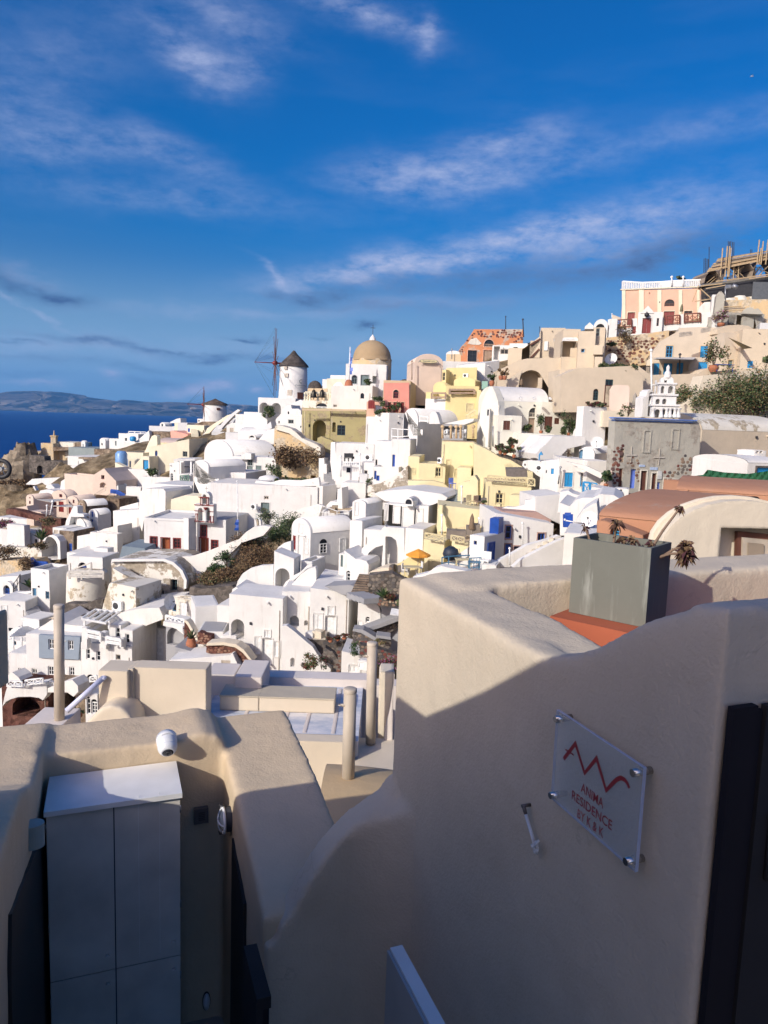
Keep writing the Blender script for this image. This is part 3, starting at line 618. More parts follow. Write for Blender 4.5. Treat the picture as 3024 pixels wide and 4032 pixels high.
def stones_on(root,pl,poly,holes=(),size=.34,mats='s',d=-.05,jit=.3,dens=1.0,name='stone',cap=280,lift=.07):
 """individual facing stones on a facade plane within a polygon in (a,z)"""
 SETS={'s':[(.16,.14,.12),(.10,.09,.085),(.24,.20,.16),(.13,.10,.08)],'r':[(.16,.05,.04),(.10,.035,.03),(.22,.10,.07),(.14,.08,.07)],'b':[(.30,.22,.15),(.20,.13,.09),(.40,.31,.22),(.15,.07,.05)],'m':[(.16,.05,.04),(.16,.14,.12),(.24,.17,.12),(.09,.08,.08)],'d':[(.13,.05,.035),(.09,.04,.03),(.20,.09,.06),(.26,.15,.10)]}
 ms=[simple('stone_%s_%d'%(mats,i),c,.95)for i,c in enumerate(SETS[mats])]
 A=[p[0]for p in poly];Z=[p[1]for p in poly]
 def inside(a,z,pg):
  c=False;n=len(pg)
  for i in range(n):
   x1,y1=pg[i];x2,y2=pg[(i+1)%n]
   if(y1>z)!=(y2>z)and a<(x2-x1)*(z-y1)/(y2-y1)+x1:c=not c
  return c
 cells=[];z=min(Z)+size/2;row=0
 while z<max(Z):
  a=min(A)+size*(.5 if row%2 else 0)
  while a<max(A):
   w=size*random.uniform(.75,1.25);q=(a+random.gauss(0,size*.12),z+random.gauss(0,size*.1))
   if inside(*q,poly)and not any(inside(*q,h)for h in holes)and random.random()<dens:cells.append((q,w))
   a+=w*1.04
  z+=size*.82;row+=1
 variants=[]
 for k in range(6):
  m=MB();nn=6;base=[(math.cos(6.283*i/nn+random.uniform(-.25,.25))*random.uniform(.44,.53),math.sin(6.283*i/nn+random.uniform(-.25,.25))*random.uniform(.36,.44))for i in range(nn)]
  rows=[[pl.u*x*1.0+Vector((0,0,y))for x,y in base],[pl.u*x*.96+Vector((0,0,y*.96))-pl.b*lift*.7 for x,y in base],[pl.u*x*.72+Vector((0,0,y*.72))-pl.b*lift for x,y in base]]
  m.grid([[p for p in r]for r in rows],0,False,True);m.face(rows[-1]);variants.append(m)
 me={}
 big=cells[:];random.shuffle(big)
 for i,((a,z),w)in enumerate(big[:cap]):
  k=(random.randrange(6),random.randrange(len(ms)))
  if k not in me:
   o0=variants[k[0]].build(name,ms[k[1]],None,True);me[k]=o0.data;bpy.data.objects.remove(o0)
  o=bpy.data.objects.new(name,me[k]);COL.objects.link(o);o.parent=root
  p=pl.pt(a,z,d+.045);o.location=p-root.location;o.scale=(w,w,w*random.uniform(.85,1.1))
 rest=big[cap:]
 if rest:
  m=MB()
  for(a,z),w in rest:
   v=random.choice(variants);b=len(m.v);p=pl.pt(a,z,d+.045);m.v+=[tuple(p+Vector(q)*w)for q in v.v];mi=random.randrange(len(ms));m.f+=[tuple(b+i for i in f)for f in v.f];m.m+=[mi]*len(v.f);m.sm+=[False]*len(v.f)
  tag(m.build(name+'_facing',ms,root,False),kind='stuff')
def chair(label,b,face,col,s=1.0,cat='chair',group=None):
 b=Vector(b);f=Vector((face[0],face[1],0)).normalized();x=Vector((f.y,-f.x,0));root=empty('chair',b,label,cat,group);mat=SOL[col]if isinstance(col,str)else col
 m=MB();m.box(b-x*.24*s-f*.24*s+Vector((0,0,.42*s)),x*.48*s,f*.48*s,(0,0,.06*s));m.build('seat',mat,root)
 m=MB();m.box(b-x*.24*s-f*.26*s+Vector((0,0,.5*s)),x*.48*s,f*.05*s,(0,0,.42*s));m.build('backrest',mat,root)
 for i in(-1,1):
  for j in(-1,1):m=MB();p=b+x*.2*s*i+f*.2*s*j;m.bar(p,p+Vector((0,0,.42*s)),.04*s);m.build('leg',mat,root,False)
 return root
def table(label,b,w,d,col,h=.72,u=(1,0)):
 b=Vector(b);x=Vector((u[0],u[1],0)).normalized();f=Vector((-x.y,x.x,0));root=empty('table',b,label,'table');mat=SOL[col]if isinstance(col,str)else col
 m=MB();m.box(b-x*w/2-f*d/2+Vector((0,0,h)),x*w,f*d,(0,0,.05));m.build('tabletop',mat,root)
 for i in(-1,1):
  for j in(-1,1):m=MB();p=b+x*w*.42*i+f*d*.42*j;m.bar(p,p+Vector((0,0,h)),.05);m.build('leg',mat,root,False)
 return root
def pole(label,px,pyt,pyb,D,r=.05,col=None,name='flagpole',cat='pole',px2=None):
 a=P(px,pyb,D);b=P(px2 or px,pyt,D);m=MB();v=b-a;m.tube(Vector((0,0,0)),v,r,r*.8,8);m.lathe(v,[(r*1.6,0),(r*1.6,r*1.5),(0.005,r*2.6)],8)
 o=m.build(name,col or SOL['w']);o.location=a;return tag(o,label,cat)
    # ---------------------------------------------------------------- foreground: plastered walls on the stepped lane
S=1.35
CU,SU=math.cos(math.radians(20.5)),math.sin(math.radians(20.5))
UV=Vector((CU,SU,0));VV=Vector((-SU,CU,0))
def G(u,v,z):return(UV*u+VV*v+Vector((0,0,z)))*S
def gu(px,py,k):d=ray(px,py);w=d*(k/d.dot(UV));return(w.dot(VV),w.z)
def gv(px,py,k):d=ray(px,py);w=d*(k/d.dot(VV));return(w.dot(UV),w.z)
def prism_u(mb,poly,u0,u1,m=0):
 f,tr=tess([poly]);n=len(poly)
 for t in tr:mb.face([G(u0,*f[i])for i in t],m);mb.face([G(u1,*f[i])for i in t[::-1]],m)
 for i in range(n):a,b=poly[i],poly[(i+1)%n];mb.face([G(u0,*a),G(u0,*b),G(u1,*b),G(u1,*a)],m)
def prism_v(mb,poly,v0,v1,m=0):
 f,tr=tess([poly]);n=len(poly)
 for t in tr:mb.face([G(f[i][0],v0,f[i][1])for i in t],m);mb.face([G(f[i][0],v1,f[i][1])for i in t[::-1]],m)
 for i in range(n):a,b=poly[i],poly[(i+1)%n];mb.face([G(a[0],v0,a[1]),G(b[0],v0,b[1]),G(b[0],v1,b[1]),G(a[0],v1,a[1])],m)
def gbox(mb,u0,u1,v0,v1,z0,z1,m=0):mb.box(G(u0,v0,z0),UV*S*(u1-u0),VV*S*(v1-v0),Vector((0,0,S*(z1-z0))),m)
def sculpt(name,mb,mat,voxel=.02,it=8,disp=.012,sc=.5,parent=None):
 o=mb.build(name,mat,None);r=o.modifiers.new('r','REMESH');r.mode='VOXEL';r.voxel_size=voxel;r.use_smooth_shade=True
 s=o.modifiers.new('s','SMOOTH');s.factor=.5;s.iterations=it
 t=bpy.data.textures.new('lumps','CLOUDS');t.noise_scale=sc;t.noise_depth=3
 d=o.modifiers.new('d','DISPLACE');d.texture=t;d.strength=disp*2;d.mid_level=.5;d.texture_coords='GLOBAL'
 dg=bpy.context.evaluated_depsgraph_get();me=bpy.data.meshes.new_from_object(o.evaluated_get(dg));o.modifiers.clear();o.data=me
 for p in me.polygons:p.use_smooth=True
 if not me.materials:me.materials.append(mat)
 if parent is not None:o.parent=parent;o.matrix_parent_inverse=Matrix.Translation(-parent.location)
 return o
def join(name,mb,mat,parent=None):return mb.build(name,mat,parent)
FG=plaster('foreground_plaster',(.585,.495,.375),scale=3.2,stain=.14,bump=1.0,bevel=0,fine=2.8,crack=.3)
FG2=plaster('foreground_plaster_warm',(.60,.475,.325),scale=3.2,stain=.16,bump=1.0,bevel=0,fine=2.2,crack=.25)
PUTTY=simple('putty_post_paint',(.50,.43,.34),.6)
prof=[gu(x,y,1.0)for x,y in[(2700,2397),(2550,2440),(2430,2500),(2330,2555),(2250,2575),(2190,2580),(2130,2582),(2000,2518),(1900,2455),(1750,2374),(1610,2295)]]
m=MB()
poly=[(.96,-3.2),(.96,-.298)]+[p for p in prof if 1.0<p[0]<2.46]+[(2.5,prof[-1][1]),(2.5,-3.2)]
prism_u(m,poly,1.0,1.09)
prism_u(m,[(a,b_-.085*max(0,min(1,(1.6-a)/.25))*(b_>-3))for a,b_ in poly],1.07,1.25)
root=empty('plaster_wall',G(1,1.7,-3),'tall beige wavy plaster wall in the right foreground carrying the clear sign','wall')
sc_=m
zf=-.565
prism_v(sc_,[(1.0,-3.2),(1.0,zf-.04),(1.15,zf),(3.2,zf+.02),(5.5,zf+.03),(5.5,-3.2)],2.24,2.5)
gbox(sc_,1.0,3.4,.96,1.05,-3.2,-.312)
bo=[gv(x,y,2.42)for x,y in[(1565,3100),(1540,3152),(1480,3192),(1400,3252),(1330,3320),(1260,3410),(1200,3505),(1155,3590),(1118,3632),(1100,3660),(1085,3720)]]
prism_v(sc_,[(1.06,-3.2),(1.06,bo[0][1])]+bo+[(.505,-1.9),(.505,-3.2)],2.42,2.54)
zb_=lambda u:float(np.interp(u,[p[0]for p in bo[::-1]],[p[1]for p in bo[::-1]]))
fp=[(1.03,2.45)]+[(.76+.25*math.cos(k*math.pi/16),2.18+.25*math.sin(k*math.pi/16))for k in range(9)]+[(.74,2.45)]
ft=[G(u,v,zb_(min(u,1.0))-.01)for u,v in fp];fb=[G(u,v,-3.2)for u,v in fp];sc_.face(ft);sc_.face(fb[::-1])
for i in range(len(fp)):j=(i+1)%len(fp);sc_.face([ft[i],ft[j],fb[j],fb[i]])
sculpt('wall_face',sc_,FG,.019,8,.006,.35,root)
m=MB();gbox(m,1.22,5.4,1.0,2.27,-1.0,-.86);tag(m.build('terrace_floor',simple('terracotta_floor',(.40,.10,.045),.7)),'terracotta coloured roof terrace floor inside the beige parapet','floor',kind='structure')
m=MB();prism_u(m,[(2.45,-3.2),(2.45,-1.815),(2.75,-1.75),(3.1,-1.668),(3.82,-1.60),(3.82,-3.2)],.50,.888)
prism_v(m,[(-3.2,-3.2),(-3.2,-1.53),(-1.0,-1.53),(-.3,-1.55),(.2,-1.555),(.40,-1.53),(.49,-1.56),(.54,-1.70),(.86,-1.72),(.888,-3.2)],3.46,3.82)
prism_u(m,[(3.82,-3.2),(3.82,-1.53),(3.5,-1.515),(3.08,-1.49),(2.95,-1.43),(2.68,-1.32),(2.3,-1.25),(1.8,-1.2),(1.8,-3.2)],-.62,-.30)
root=empty('niche_wall',G(0,3.6,-3),'low beige parapet wall with rounded top enclosing the grey cabinet','wall');NICHE=root
sculpt('wall_face',m,FG2,.021,11,.009,.4,root)
m=MB();prism_u(m,[(3.2,-3.2),(3.2,-1.6),(2.9,-1.38),(2.5,-1.12),(2.32,-.84),(1.62,-.14),(1.36,-.115),(.98,.11),(.69,.30),(.54,.40),(.3,.74),(-.1,.88),(-.7,.9),(-.7,-3.2)],-.92,-.62)  # unseen wall added left of view; top profile shaped to cast foreground shade
tag(m.build('lane_wall',FG2),'beige plaster lane wall rising behind the viewer on the left','wall')
m=MB();gbox(m,-.62,1.0,-2.5,3.6,-3.3,-3.05);tag(m.build('lane_paving',simple('lane_stone',(.42,.38,.33),.8)),kind='structure')
ST0=simple('worn_hinge_steel',(.40,.39,.37),.4,.6)
CB=simple('cabinet_grey_paint',(.68,.63,.55),.45);CBT=simple('cabinet_top_white',(.82,.80,.76),.4)
root=empty('utility_cabinet',G(0,3.3,-3.05),'tall light grey two door utility cabinet standing in the wall niche','cabinet')
m=MB();gbox(m,-.268,.268,3.175,3.45,-3.05,-1.672);m.build('carcass',SOL['f'],root)
m=MB();m.box(G(-.276,3.137,-1.672),UV*S*.552,VV*S*.318,Vector((0,0,S*.022)));m.build('cabinet_top',CBT,root)
for(u0,u1)in((-.268,-.008),(-.003,.268)):
 for(z0,z1)in((-3.03,-2.436),(-2.431,-1.678)):
  m=MB();gbox(m,u0,u1,3.155,3.173,z0,z1);d=m.build('cabinet_door',CB,root)
  hu=u1-.03 if u0<0 else u0+.03;hz=-2.36 if z1>-2 else-2.495
  m=MB();m.tube(G(hu,3.154,hz),G(hu,3.135,hz),.011,.014,12);m.build('knob',CB,d)
  if u0>0 and z1<-2:m=MB();m.tube(G(hu-.008,3.154,-2.545),G(hu-.008,3.149,-2.545),.012,.012,10);m.build('lock',SOL['f'],d)
for zz in(-3.0+.45,-2.2,-1.75):
 for uu in(-.2695,.2695):m=MB();m.tube(G(uu,3.156,zz),G(uu,3.156,zz+.035),.0045,seg=8);m.build('hinge',ST0,root)
for uu in(.093,.18):
 m=MB();gbox(m,uu,uu+.0015,3.1535,3.156,-2.40,-1.64);m.build('panel_joint',CBT,root)
WP=simple('white_plastic',(.78,.79,.80),.35)
uc,zc=gv(658,2928,3.43);root=empty('security_camera',G(uc,3.46,zc),'white dome security camera mounted on the wall above the cabinet','camera')
m=MB();m.tube(G(uc,3.47,zc+.008),G(uc,3.435,zc+.004),.066,.064,28);m.build('mount_ring',WP,root)
ax=(Vector((0,0,-.55))-VV).normalized();c=G(uc,3.425,zc);X=ax.cross(Vector((0,0,1))).normalized();Y=X.cross(ax)
def rev(mb,c,ax,prof,seg=28):
 X=ax.cross(Vector((0,0,1))).normalized();Y=X.cross(ax)
 mb.grid([[c+ax*z+(X*math.cos(t)+Y*math.sin(t))*r for t in[6.2832*i/seg for i in range(seg)]]for r,z in prof],0,True,True)
m=MB();rev(m,c,ax,[(.06,-.03),(.062,0),(.061,.018),(.0595,.02),(.0595,.024),(.061,.026),(.056,.044),(.046,.060),(.036,.067),(.034,.066)]);m.build('housing',WP,root)
m=MB();rev(m,c,ax,[(.035,.064),(.033,.068),(.02,.069),(.001,.067)]);m.build('lens',SOL['k'],root)
m=MB();rev(m,c,ax,[(.014,.068),(.014,.074),(.009,.074),(.008,.071),(.001,.071)],16);m.build('lens_barrel',SOL['f'],root)
v_,z_=gu(893,3225,.48);root=empty('bulkhead_lamp',G(.50,v_,z_),'round black bulkhead lamp with a white wire guard on the wall','lamp')
c=G(.50,v_,z_);A=-UV
m=MB();rev(m,c,A,[(.075,-.01),(.075,.045),(.06,.05)]);m.build('lamp_body',SOL['f'],root)
m=MB();rev(m,c,A,[(.062,.045),(.058,.06),(.03,.072),(.001,.075)]);m.build('lamp_glass',simple('frosted_glass',(.42,.46,.45),.2),root)
m=MB();rev(m,c,A,[(.082,.042),(.086,.050),(.082,.058),(.070,.056),(.070,.046),(.082,.042)]);m.build('guard_ring',WP,root)
for k in(0,1):
 d=(VV if k else Vector((0,0,1)));pts=[c+d*(.078*math.sin(a))+A*(.052+.03*math.cos(a))for a in[(-1.5+i*.3)for i in range(11)]]
 m=MB();[m.tube(p,q,.0045,seg=6)for p,q in zip(pts,pts[1:])];m.build('guard_bar',WP,root)
for sgn in(-1,1):
 m=MB();q=c+Vector((0,0,sgn*.092))+A*.04;m.tube(q,q+A*.03,.005,seg=6);m.tube(q+A*.03,q+A*.03+VV*.03,.004,seg=6);m.build('clip',SOL['f'],root)
u0,z0=gv(764,3245,3.44);u1,z1=gv(820,3178,3.44)
root=empty('intercom_plate',G(u0,3.45,z0),'small dark grey square intercom plate on the niche wall','intercom')
m=MB();gbox(m,u0,u1,3.432,3.47,z0,z1);m.build('plate',simple('intercom_grey',(.09,.09,.095),.5),root)
for i in range(5):
 m=MB();gbox(m,u0+(u1-u0)*.3,u1-(u1-u0)*.25,3.429,3.4315,z0+(z1-z0)*(.25+i*.12),z0+(z1-z0)*(.29+i*.12));m.build('slot',SOL['f'],root)
uo,zo=gv(816,3962,3.42)
root=empty('wall_light',G(uo,3.46,zo),'small white oval light low on the niche wall','lamp')
m=MB();rows=[[G(uo,3.455,zo)+UV*.022*k*math.cos(t)+Vector((0,0,.062*k*math.sin(t)))-VV*d for t in[6.2832*i/20 for i in range(20)]]for k,d in((1,0),(1,.012),(.8,.022),(.3,.028),(.01,.028))];m.grid(rows,0,True,True);m.build('lens_cover',WP,root)
m=MB();rows=[[G(uo,3.457,zo)+UV*.027*k*math.cos(t)+Vector((0,0,.07*k*math.sin(t)))-VV*d for t in[6.2832*i/20 for i in range(20)]]for k,d in((1,0),(1,.006),(.9,.008))];m.grid(rows,0,True,True);m.build('rim',SOL['f'],root)
root=empty('updown_light',G(-.28,2.85,-1.6),'grey green curved wall light on the left wall beside the cabinet','lamp')
m=MB();n=16;ring=[(math.cos(math.pi*i/n)*.045,math.sin(math.pi*i/n)*.045)for i in range(n+1)]
rows=[[G(-.292,2.85,z)+VV*a+UV*b*1.3 for a,b in[(-.045,-.03)]+ring[::-1]+[(.045,-.03)]]for z in(-1.625,-1.535)]
m.grid(rows,0,False);m.face([p for p in rows[1]]);m.face([p for p in rows[0]][::-1]);m.build('lamp_shade',simple('grey_green_metal',(.34,.38,.34),.5),root)
m=MB();m.box(G(-.315,2.825,-1.61),UV*.05,VV*.08,(0,0,.09));m.build('backplate',SOL['f'],root)
m=MB();pp=[gu(x,y,-.292)for x,y in[(176,3250),(112,3420),(42,3600),(40,3900)]];prism_u(m,pp+[(pp[-1][0],-3.05),(pp[0][0],-3.05)],-.32,-.2885)  # slab whose black colour stands in for the unlit doorway opening
tag(m.build('doorway_shade_slab',simple('doorway_shade_black',(.008,.008,.009),.6)),'near black door set in the left wall beside the grey cabinet','door')
m=MB();pp=[gu(x,y,.492)for x,y in[(916,3300),(962,3560),(968,3900)]];prism_u(m,pp+[(pp[-1][0],-3.05),(pp[0][0],-3.05)],.4875,.52)  # black slab painted as the shade inside the doorway gap
tag(m.build('niche_shade_panel',simple('doorway_shade_black',(.008,.008,.009),.6)),'near black door slit at the right end of the cabinet niche','door')
root=empty('dark_gate_leaf',G(.44,2.2,-3),'dark blue grey gate leaf standing open at the foot of the wall','gate')
DK=simple('dark_slate_paint',(.030,.029,.030),.85,0,.15);DK2=simple('dark_navy_paint',(.013,.012,.016),.8,0,.2)
m=MB();gbox(m,.395,.415,2.02,2.25,-3.05,-1.775);m.build('leaf_panel',DK,root);m=MB();gbox(m,.396,.44,2.02,2.26,-1.80,-1.76);m.build('top_rail',DK,root)
m=MB();gbox(m,.417,.436,2.03,2.24,-3.05,-1.802);m.build('inner_panel',DK2,root)
root=empty('pale_door_leaf',G(.6,1.3,-3),'narrow pale painted door leaf edge at the bottom centre','door')
m=MB();gbox(m,.552,.580,.45,1.35,-3.05,-1.130);m.build('door_edge',simple('pale_door_paint',(.66,.66,.64),.5),root)
m=MB();gbox(m,.545,.5515,.46,1.35,-3.05,-1.135);m.build('door_face',simple('grey_door_face',(.36,.35,.34),.5),root)
m=MB();gbox(m,.525,.5445,.8,1.2,-1.55,-1.33);m.build('latch',DK2,root)
root=empty('navy_gate',G(1.2,.97,-3),'dark navy metal gate at the right edge below the wavy wall','gate')
ug,zg=gv(2893,2792,.938)
for i,(a,b,dz,dv)in enumerate([(0,.055,0,0),(.058,.075,-.012,.008),(.078,.20,-.004,.002),(.205,.35,0,.006),(.355,.9,0,0)]):
 m=MB();gbox(m,ug+a,ug+b,.938+dv,.953,-3.05,zg+dz);m.build('gate_stile',[DK2,DK2,DK,DK2,DK2][i],root)
m=MB();m.tube(G(ug+.115,.932,zg-.22),G(ug+.115,.932,zg-.34),.012,seg=12);m.tube(G(ug+.115,.932,zg-.21),G(ug+.115,.932,zg-.222),.016,seg=12);m.build('hinge',SOL['f'],root)
pc=[gu(x,y,.972)for x,y in[(2195,2797),(2547,3022),(2500,3428),(2175,3143)]]
v1=(pc[0][0]+pc[3][0])/2;v0=(pc[1][0]+pc[2][0])/2;zt=(pc[0][1]+pc[1][1])/2;zb=(pc[2][1]+pc[3][1])/2
root=empty('residence_sign',G(.98,(v0+v1)/2,zb),'clear acrylic sign with red lettering fixed on the beige wall','sign')
ac,nt,b=newmat('clear_acrylic');b.inputs['Base Color'].default_value=(.60,.64,.62,1);b.inputs['Roughness'].default_value=.12;b.inputs['Alpha'].default_value=.34;b.inputs['Specular IOR Level'].default_value=.6
ae,nt,b=newmat('acrylic_edge');b.inputs['Base Color'].default_value=(.50,.56,.72,1);b.inputs['Roughness'].default_value=.25;b.inputs['Alpha'].default_value=.75
m=MB();T_=.008
m.box(G(.968,v0,zb),UV*S*T_,VV*S*(v1-v0),(0,0,S*(zt-zb)))
for i in range(len(m.f)):
 m.m[i]=0 if i in(4,5)else 1
m.build('acrylic_plate',[ac,ae],root)
ST=simple('polished_steel',(.62,.60,.56),.18,.9)
for vv in(v0+.015,v1-.015):
 for zz in(zb+.016,zt-.016):
  m=MB();m.tube(G(1.0,vv,zz),G(.955,vv,zz),.0105,seg=20);m.build('standoff_bolt',ST,root)
  m=MB();m.tube(G(.981,vv,zz),G(.976,vv,zz),.012,seg=20);m.build('standoff_collar',ST,root)
RD=simple('sign_red',(.30,.022,.03),.5)
def stroke(pts,w,close=False):
 q=[gu(x,y,.9668)for x,y in pts];m=MB()
 L_,R_=[],[]
 for i,p in enumerate(q):
  a=q[max(0,i-1)];c=q[min(len(q)-1,i+1)]
  d1=Vector((p[0]-a[0],p[1]-a[1]));d2=Vector((c[0]-p[0],c[1]-p[1]))
  n1=Vector((-d1.y,d1.x)).normalized()if d1.length else None;n2=Vector((-d2.y,d2.x)).normalized()if d2.length else None
  n=(n1+n2).normalized()if n1 and n2 else(n1 or n2);k=1/max(.45,n.dot(n2 or n1));wi=(w[i]if isinstance(w,list)else w)
  L_.append((p[0]+n.x*wi*k,p[1]+n.y*wi*k));R_.append((p[0]-n.x*wi*k,p[1]-n.y*wi*k))
 for lay in(.9668,):m.grid([[G(lay,*p)for p in L_],[G(lay,*p)for p in R_]],0,False)
 m.grid([[G(.9662,*p)for p in L_],[G(.9662,*p)for p in R_]],0,False)
 return m
stroke([(2220,2988),(2266,2928),(2302,3044),(2349,2986),(2387,3112),(2412,3085),(2430,3068),(2445,3063),(2460,3070),(2471,3085),(2478,3103)],[.0042,.004,.0032,.0042,.0034,.0042,.0042,.0046,.0042,.0036,.003]).build('sign_emblem',RD,root,False)
stroke([(2226,2950),(2259,2973)],.0014).build('sign_emblem',RD,root,False)
def text(s,bl,br,top,par,mat=RD,plane=.9662):
 a=gu(*bl,plane);b_=gu(*br,plane)
 fc=bpy.data.curves.new('lettering','FONT');fc.body=s;fc.size=1;fc.resolution_u=3;fc.offset=.003
 to=bpy.data.objects.new('t',fc);COL.objects.link(to);dg=bpy.context.evaluated_depsgraph_get();me=bpy.data.meshes.new_from_object(to.evaluated_get(dg));bpy.data.objects.remove(to)
 xs=[v.co.x for v in me.vertices];ys=[v.co.y for v in me.vertices];x0,x1,y0,y1=min(xs),max(xs),0,max(ys)
 h=top
 for v in me.vertices:
  fx=(v.co.x-x0)/(x1-x0);fy=v.co.y/y1
  vv=a[0]+(b_[0]-a[0])*fx;zz=a[1]+(b_[1]-a[1])*fx+h*fy;v.co=G(plane,vv,zz)
 me.materials.append(mat);o=bpy.data.objects.new('lettering',me);COL.objects.link(o);o.parent=par;o.matrix_parent_inverse=Matrix.Translation(-par.location);return o
text('ANIMA',(2287,3115),(2374,3184),.0205,root);text('RESIDENCE',(2251,3144),(2408,3270),.0205,root);text('BY K & K',(2273,3218),(2374,3300),.0205,root)
root=empty('wall_hook',G(.98,2.0,-1.4),'small white hook catch hanging on the beige wall left of the sign','hook')
hp=[gu(x,y,.985)for x,y in[(2068,3172),(2074,3205),(2095,3275),(2106,3315),(2110,3352),(2117,3358),(2120,3340),(2114,3310)]]
m=MB();m.tube(G(1.0,*hp[0]),G(.975,*hp[0]),.006,seg=10);m.tube(G(.98,*hp[0]),G(.982,*hp[1]),.007,.006,10);m.build('pin',simple('dull_steel',(.16,.14,.13),.4,.7),root)
m=MB();[m.tube(G(.982,*p),G(.982,*q),.006,seg=8)for p,q in zip(hp[1:],hp[2:])];m.build('hook',simple('painted_hook',(.62,.62,.60),.5),root)
for dx in(-14,14):
 q0=gu(2107+dx,3318+dx*-.6,.982);q1=gu(2107+dx*.3,3335,.982);m=MB();m.tube(G(.982,*q0),G(.978,*q1),.004,seg=6);m.build('catch',simple('painted_hook',(.6,.6,.6)),root)
zfl=-.66
def gz(px,py,z):d=ray(px,py);return d*(z/d.z)
cr=gz(2540,2472,zfl);dl=Vector((-.766,.643,0));dr=Vector((.643,.766,0))
A0=cr*S;wL,wR,hh=.275*S,.19*S,.268*S
m=MB();m.box(A0-dl*.03-dr*.13-Vector((0,0,.3)),dl*(wL+.06),dr*(wR+.16),(0,0,.298));tag(m.build('planter_plinth',simple('terracotta_floor',(.40,.10,.045),.7)),'terracotta coloured plinth carrying the grey planter','plinth')
root=empty('grey_planter',A0,'tall grey square planter with withered plants on the roof terrace','planter')
pm=plaster('planter_grey_green',(.17,.172,.145),scale=6,stain=.5,bump=.3,bevel=0,dirt=(.42,.43,.38))
m=MB();t=.012*S;up=Vector((0,0,hh))
m.box(A0,dl*wL,dr*t,up);m.box(A0+dr*(wR-t),dl*wL,dr*t,up);m.box(A0+dr*t,dl*t,dr*(wR-2*t),up);m.box(A0+dr*t+dl*(wL-t),dl*t,dr*(wR-2*t),up);m.box(A0+dr*t+dl*t,dl*(wL-2*t),dr*(wR-2*t),up*.80)
m.build('planter_box',pm,root)
m=MB();m.box(A0+dr*t*1.1+dl*t*1.1+up*.8,dl*(wL-2.2*t),dr*(wR-2.2*t),up*.03);m.build('soil',simple('dry_soil',(.05,.035,.025),.95),root)
DS=simple('dry_stem',(.24,.16,.11),.9);DL=[simple('dead_leaf',(.10,.05,.03),.9),simple('dead_leaf_plum',(.06,.018,.022),.9),simple('dead_leaf_tan',(.20,.13,.07),.9)]
top=A0+up*.83
def rosette(mb,c,r,n=26):
 for i in range(n):
  d=Vector((random.gauss(0,1),random.gauss(0,1),random.gauss(0,.8))).normalized();s=d.cross(Vector((random.gauss(0,1),random.gauss(0,1),1))).normalized()
  l=r*random.uniform(.3,1.15);k=s*l*random.uniform(.12,.3);dz=Vector((0,0,-l*random.uniform(.1,.7)));mb.face([c,c+d*l*.5+k,c+d*l+dz,c+d*l*.5-k],random.randrange(3))
for(fl,fr,le,dirn,rr,nn)in[(.18,.5,.20,(.55,.1,.85),.024,60),(.05,.4,.10,(.95,-.2,.25),.040,220),(.02,.6,.09,(.5,-.2,.35),.034,120),(.62,.5,.10,(.1,0,1),.035,40),(.9,.5,.08,(-.3,.1,.8),.025,22),(.35,.5,.05,(0,0,1),.035,30),(.45,.7,.05,(-.5,0,.6),.03,20),(.12,.3,.05,(.2,0,.9),.03,24)]:
 b0=top+dl*wL*fl+dr*wR*fr;d=Vector(dirn).normalized()*le*S;k=b0+d*.5+Vector((0,0,.01));e=b0+d
 pl_=empty('dead_succulent',b0,None,None);pl_.parent=root;pl_.matrix_parent_inverse=Matrix.Translation(-root.location)
 m=MB();m.tube(b0,k,.008,.006,7);m.tube(k,e,.006,.005,7);m.build('stem',DS,pl_,False)
 m=MB();rosette(m,e,rr*S,nn);rosette(m,k,rr*.4*S,6);m.build('withered_leaves',DL,pl_,False)
    # ---------------------------------------------------------------- lower roof terrace behind the parapet
TW=plaster('terrace_plaster',(.66,.57,.44),scale=1.6,stain=.12,bump=.5,bevel=.03)
TWL=plaster('terrace_plaster_pale',(.70,.63,.57),scale=1.6,stain=.12,bump=.5,bevel=.03)
def X(px,py,D):return P(px,py,D)
def wbox(mb,pxl,pxr,pyt,D,z0,dep,m=0):
 a=X(pxl,pyt,D);b=X(pxr,pyt,D);zt=(a.z+b.z)/2;mb.box((a.x,D,z0),(b.x-a.x,0,0),(0,dep,0),(0,0,zt-z0),m)
root=empty('terrace_parapet',X(800,2800,9.5),'long beige parapet of the lower roof terrace with square buttresses','wall')
m=MB();wbox(m,525,812,2632,9.45,-6,.30);m.build('parapet_section',TW,root)
m=MB();wbox(m,388,502,2642,9.32,-6,.42);m.build('end_pier',TW,root)
m=MB();wbox(m,503,524,2634,9.40,-6,.35);m.build('pier_return',TW,root)
m=MB();wbox(m,810,924,2656,10.4,-6,.5);m.build('parapet_section',TWL,root)
m=MB();wbox(m,924,1030,2666,10.15,-6,.75);m.build('buttress',TWL,root)
m=MB();wbox(m,1030,1448,2672,10.9,-6,.32);m.build('parapet_section',TWL,root)
m=MB();wbox(m,1445,1600,2700,10.95,-6,.3);m.build('parapet_section',TWL,root)
m=MB();q=X(900,2730,9.85);m.box((X(745,2800,9.85).x,9.0,-6),(X(1420,2800,9.85).x-X(745,2800,9.85).x,0,0),(0,2.1,0),(0,0,6-4.11));
flr,nt,b=newmat('blue_white_roof_membrane');N=nt.nodes;L=nt.links;b.inputs['Roughness'].default_value=.5
g=N.new('ShaderNodeNewGeometry');w_=N.new('ShaderNodeTexNoise');w_.inputs['Scale'].default_value=1.8;w_.inputs['Detail'].default_value=8;w_.inputs['Roughness'].default_value=.7;mp=N.new('ShaderNodeMapping');mp.inputs['Scale'].default_value=(1,2.6,1);mp.inputs['Rotation'].default_value=(0,0,.5)
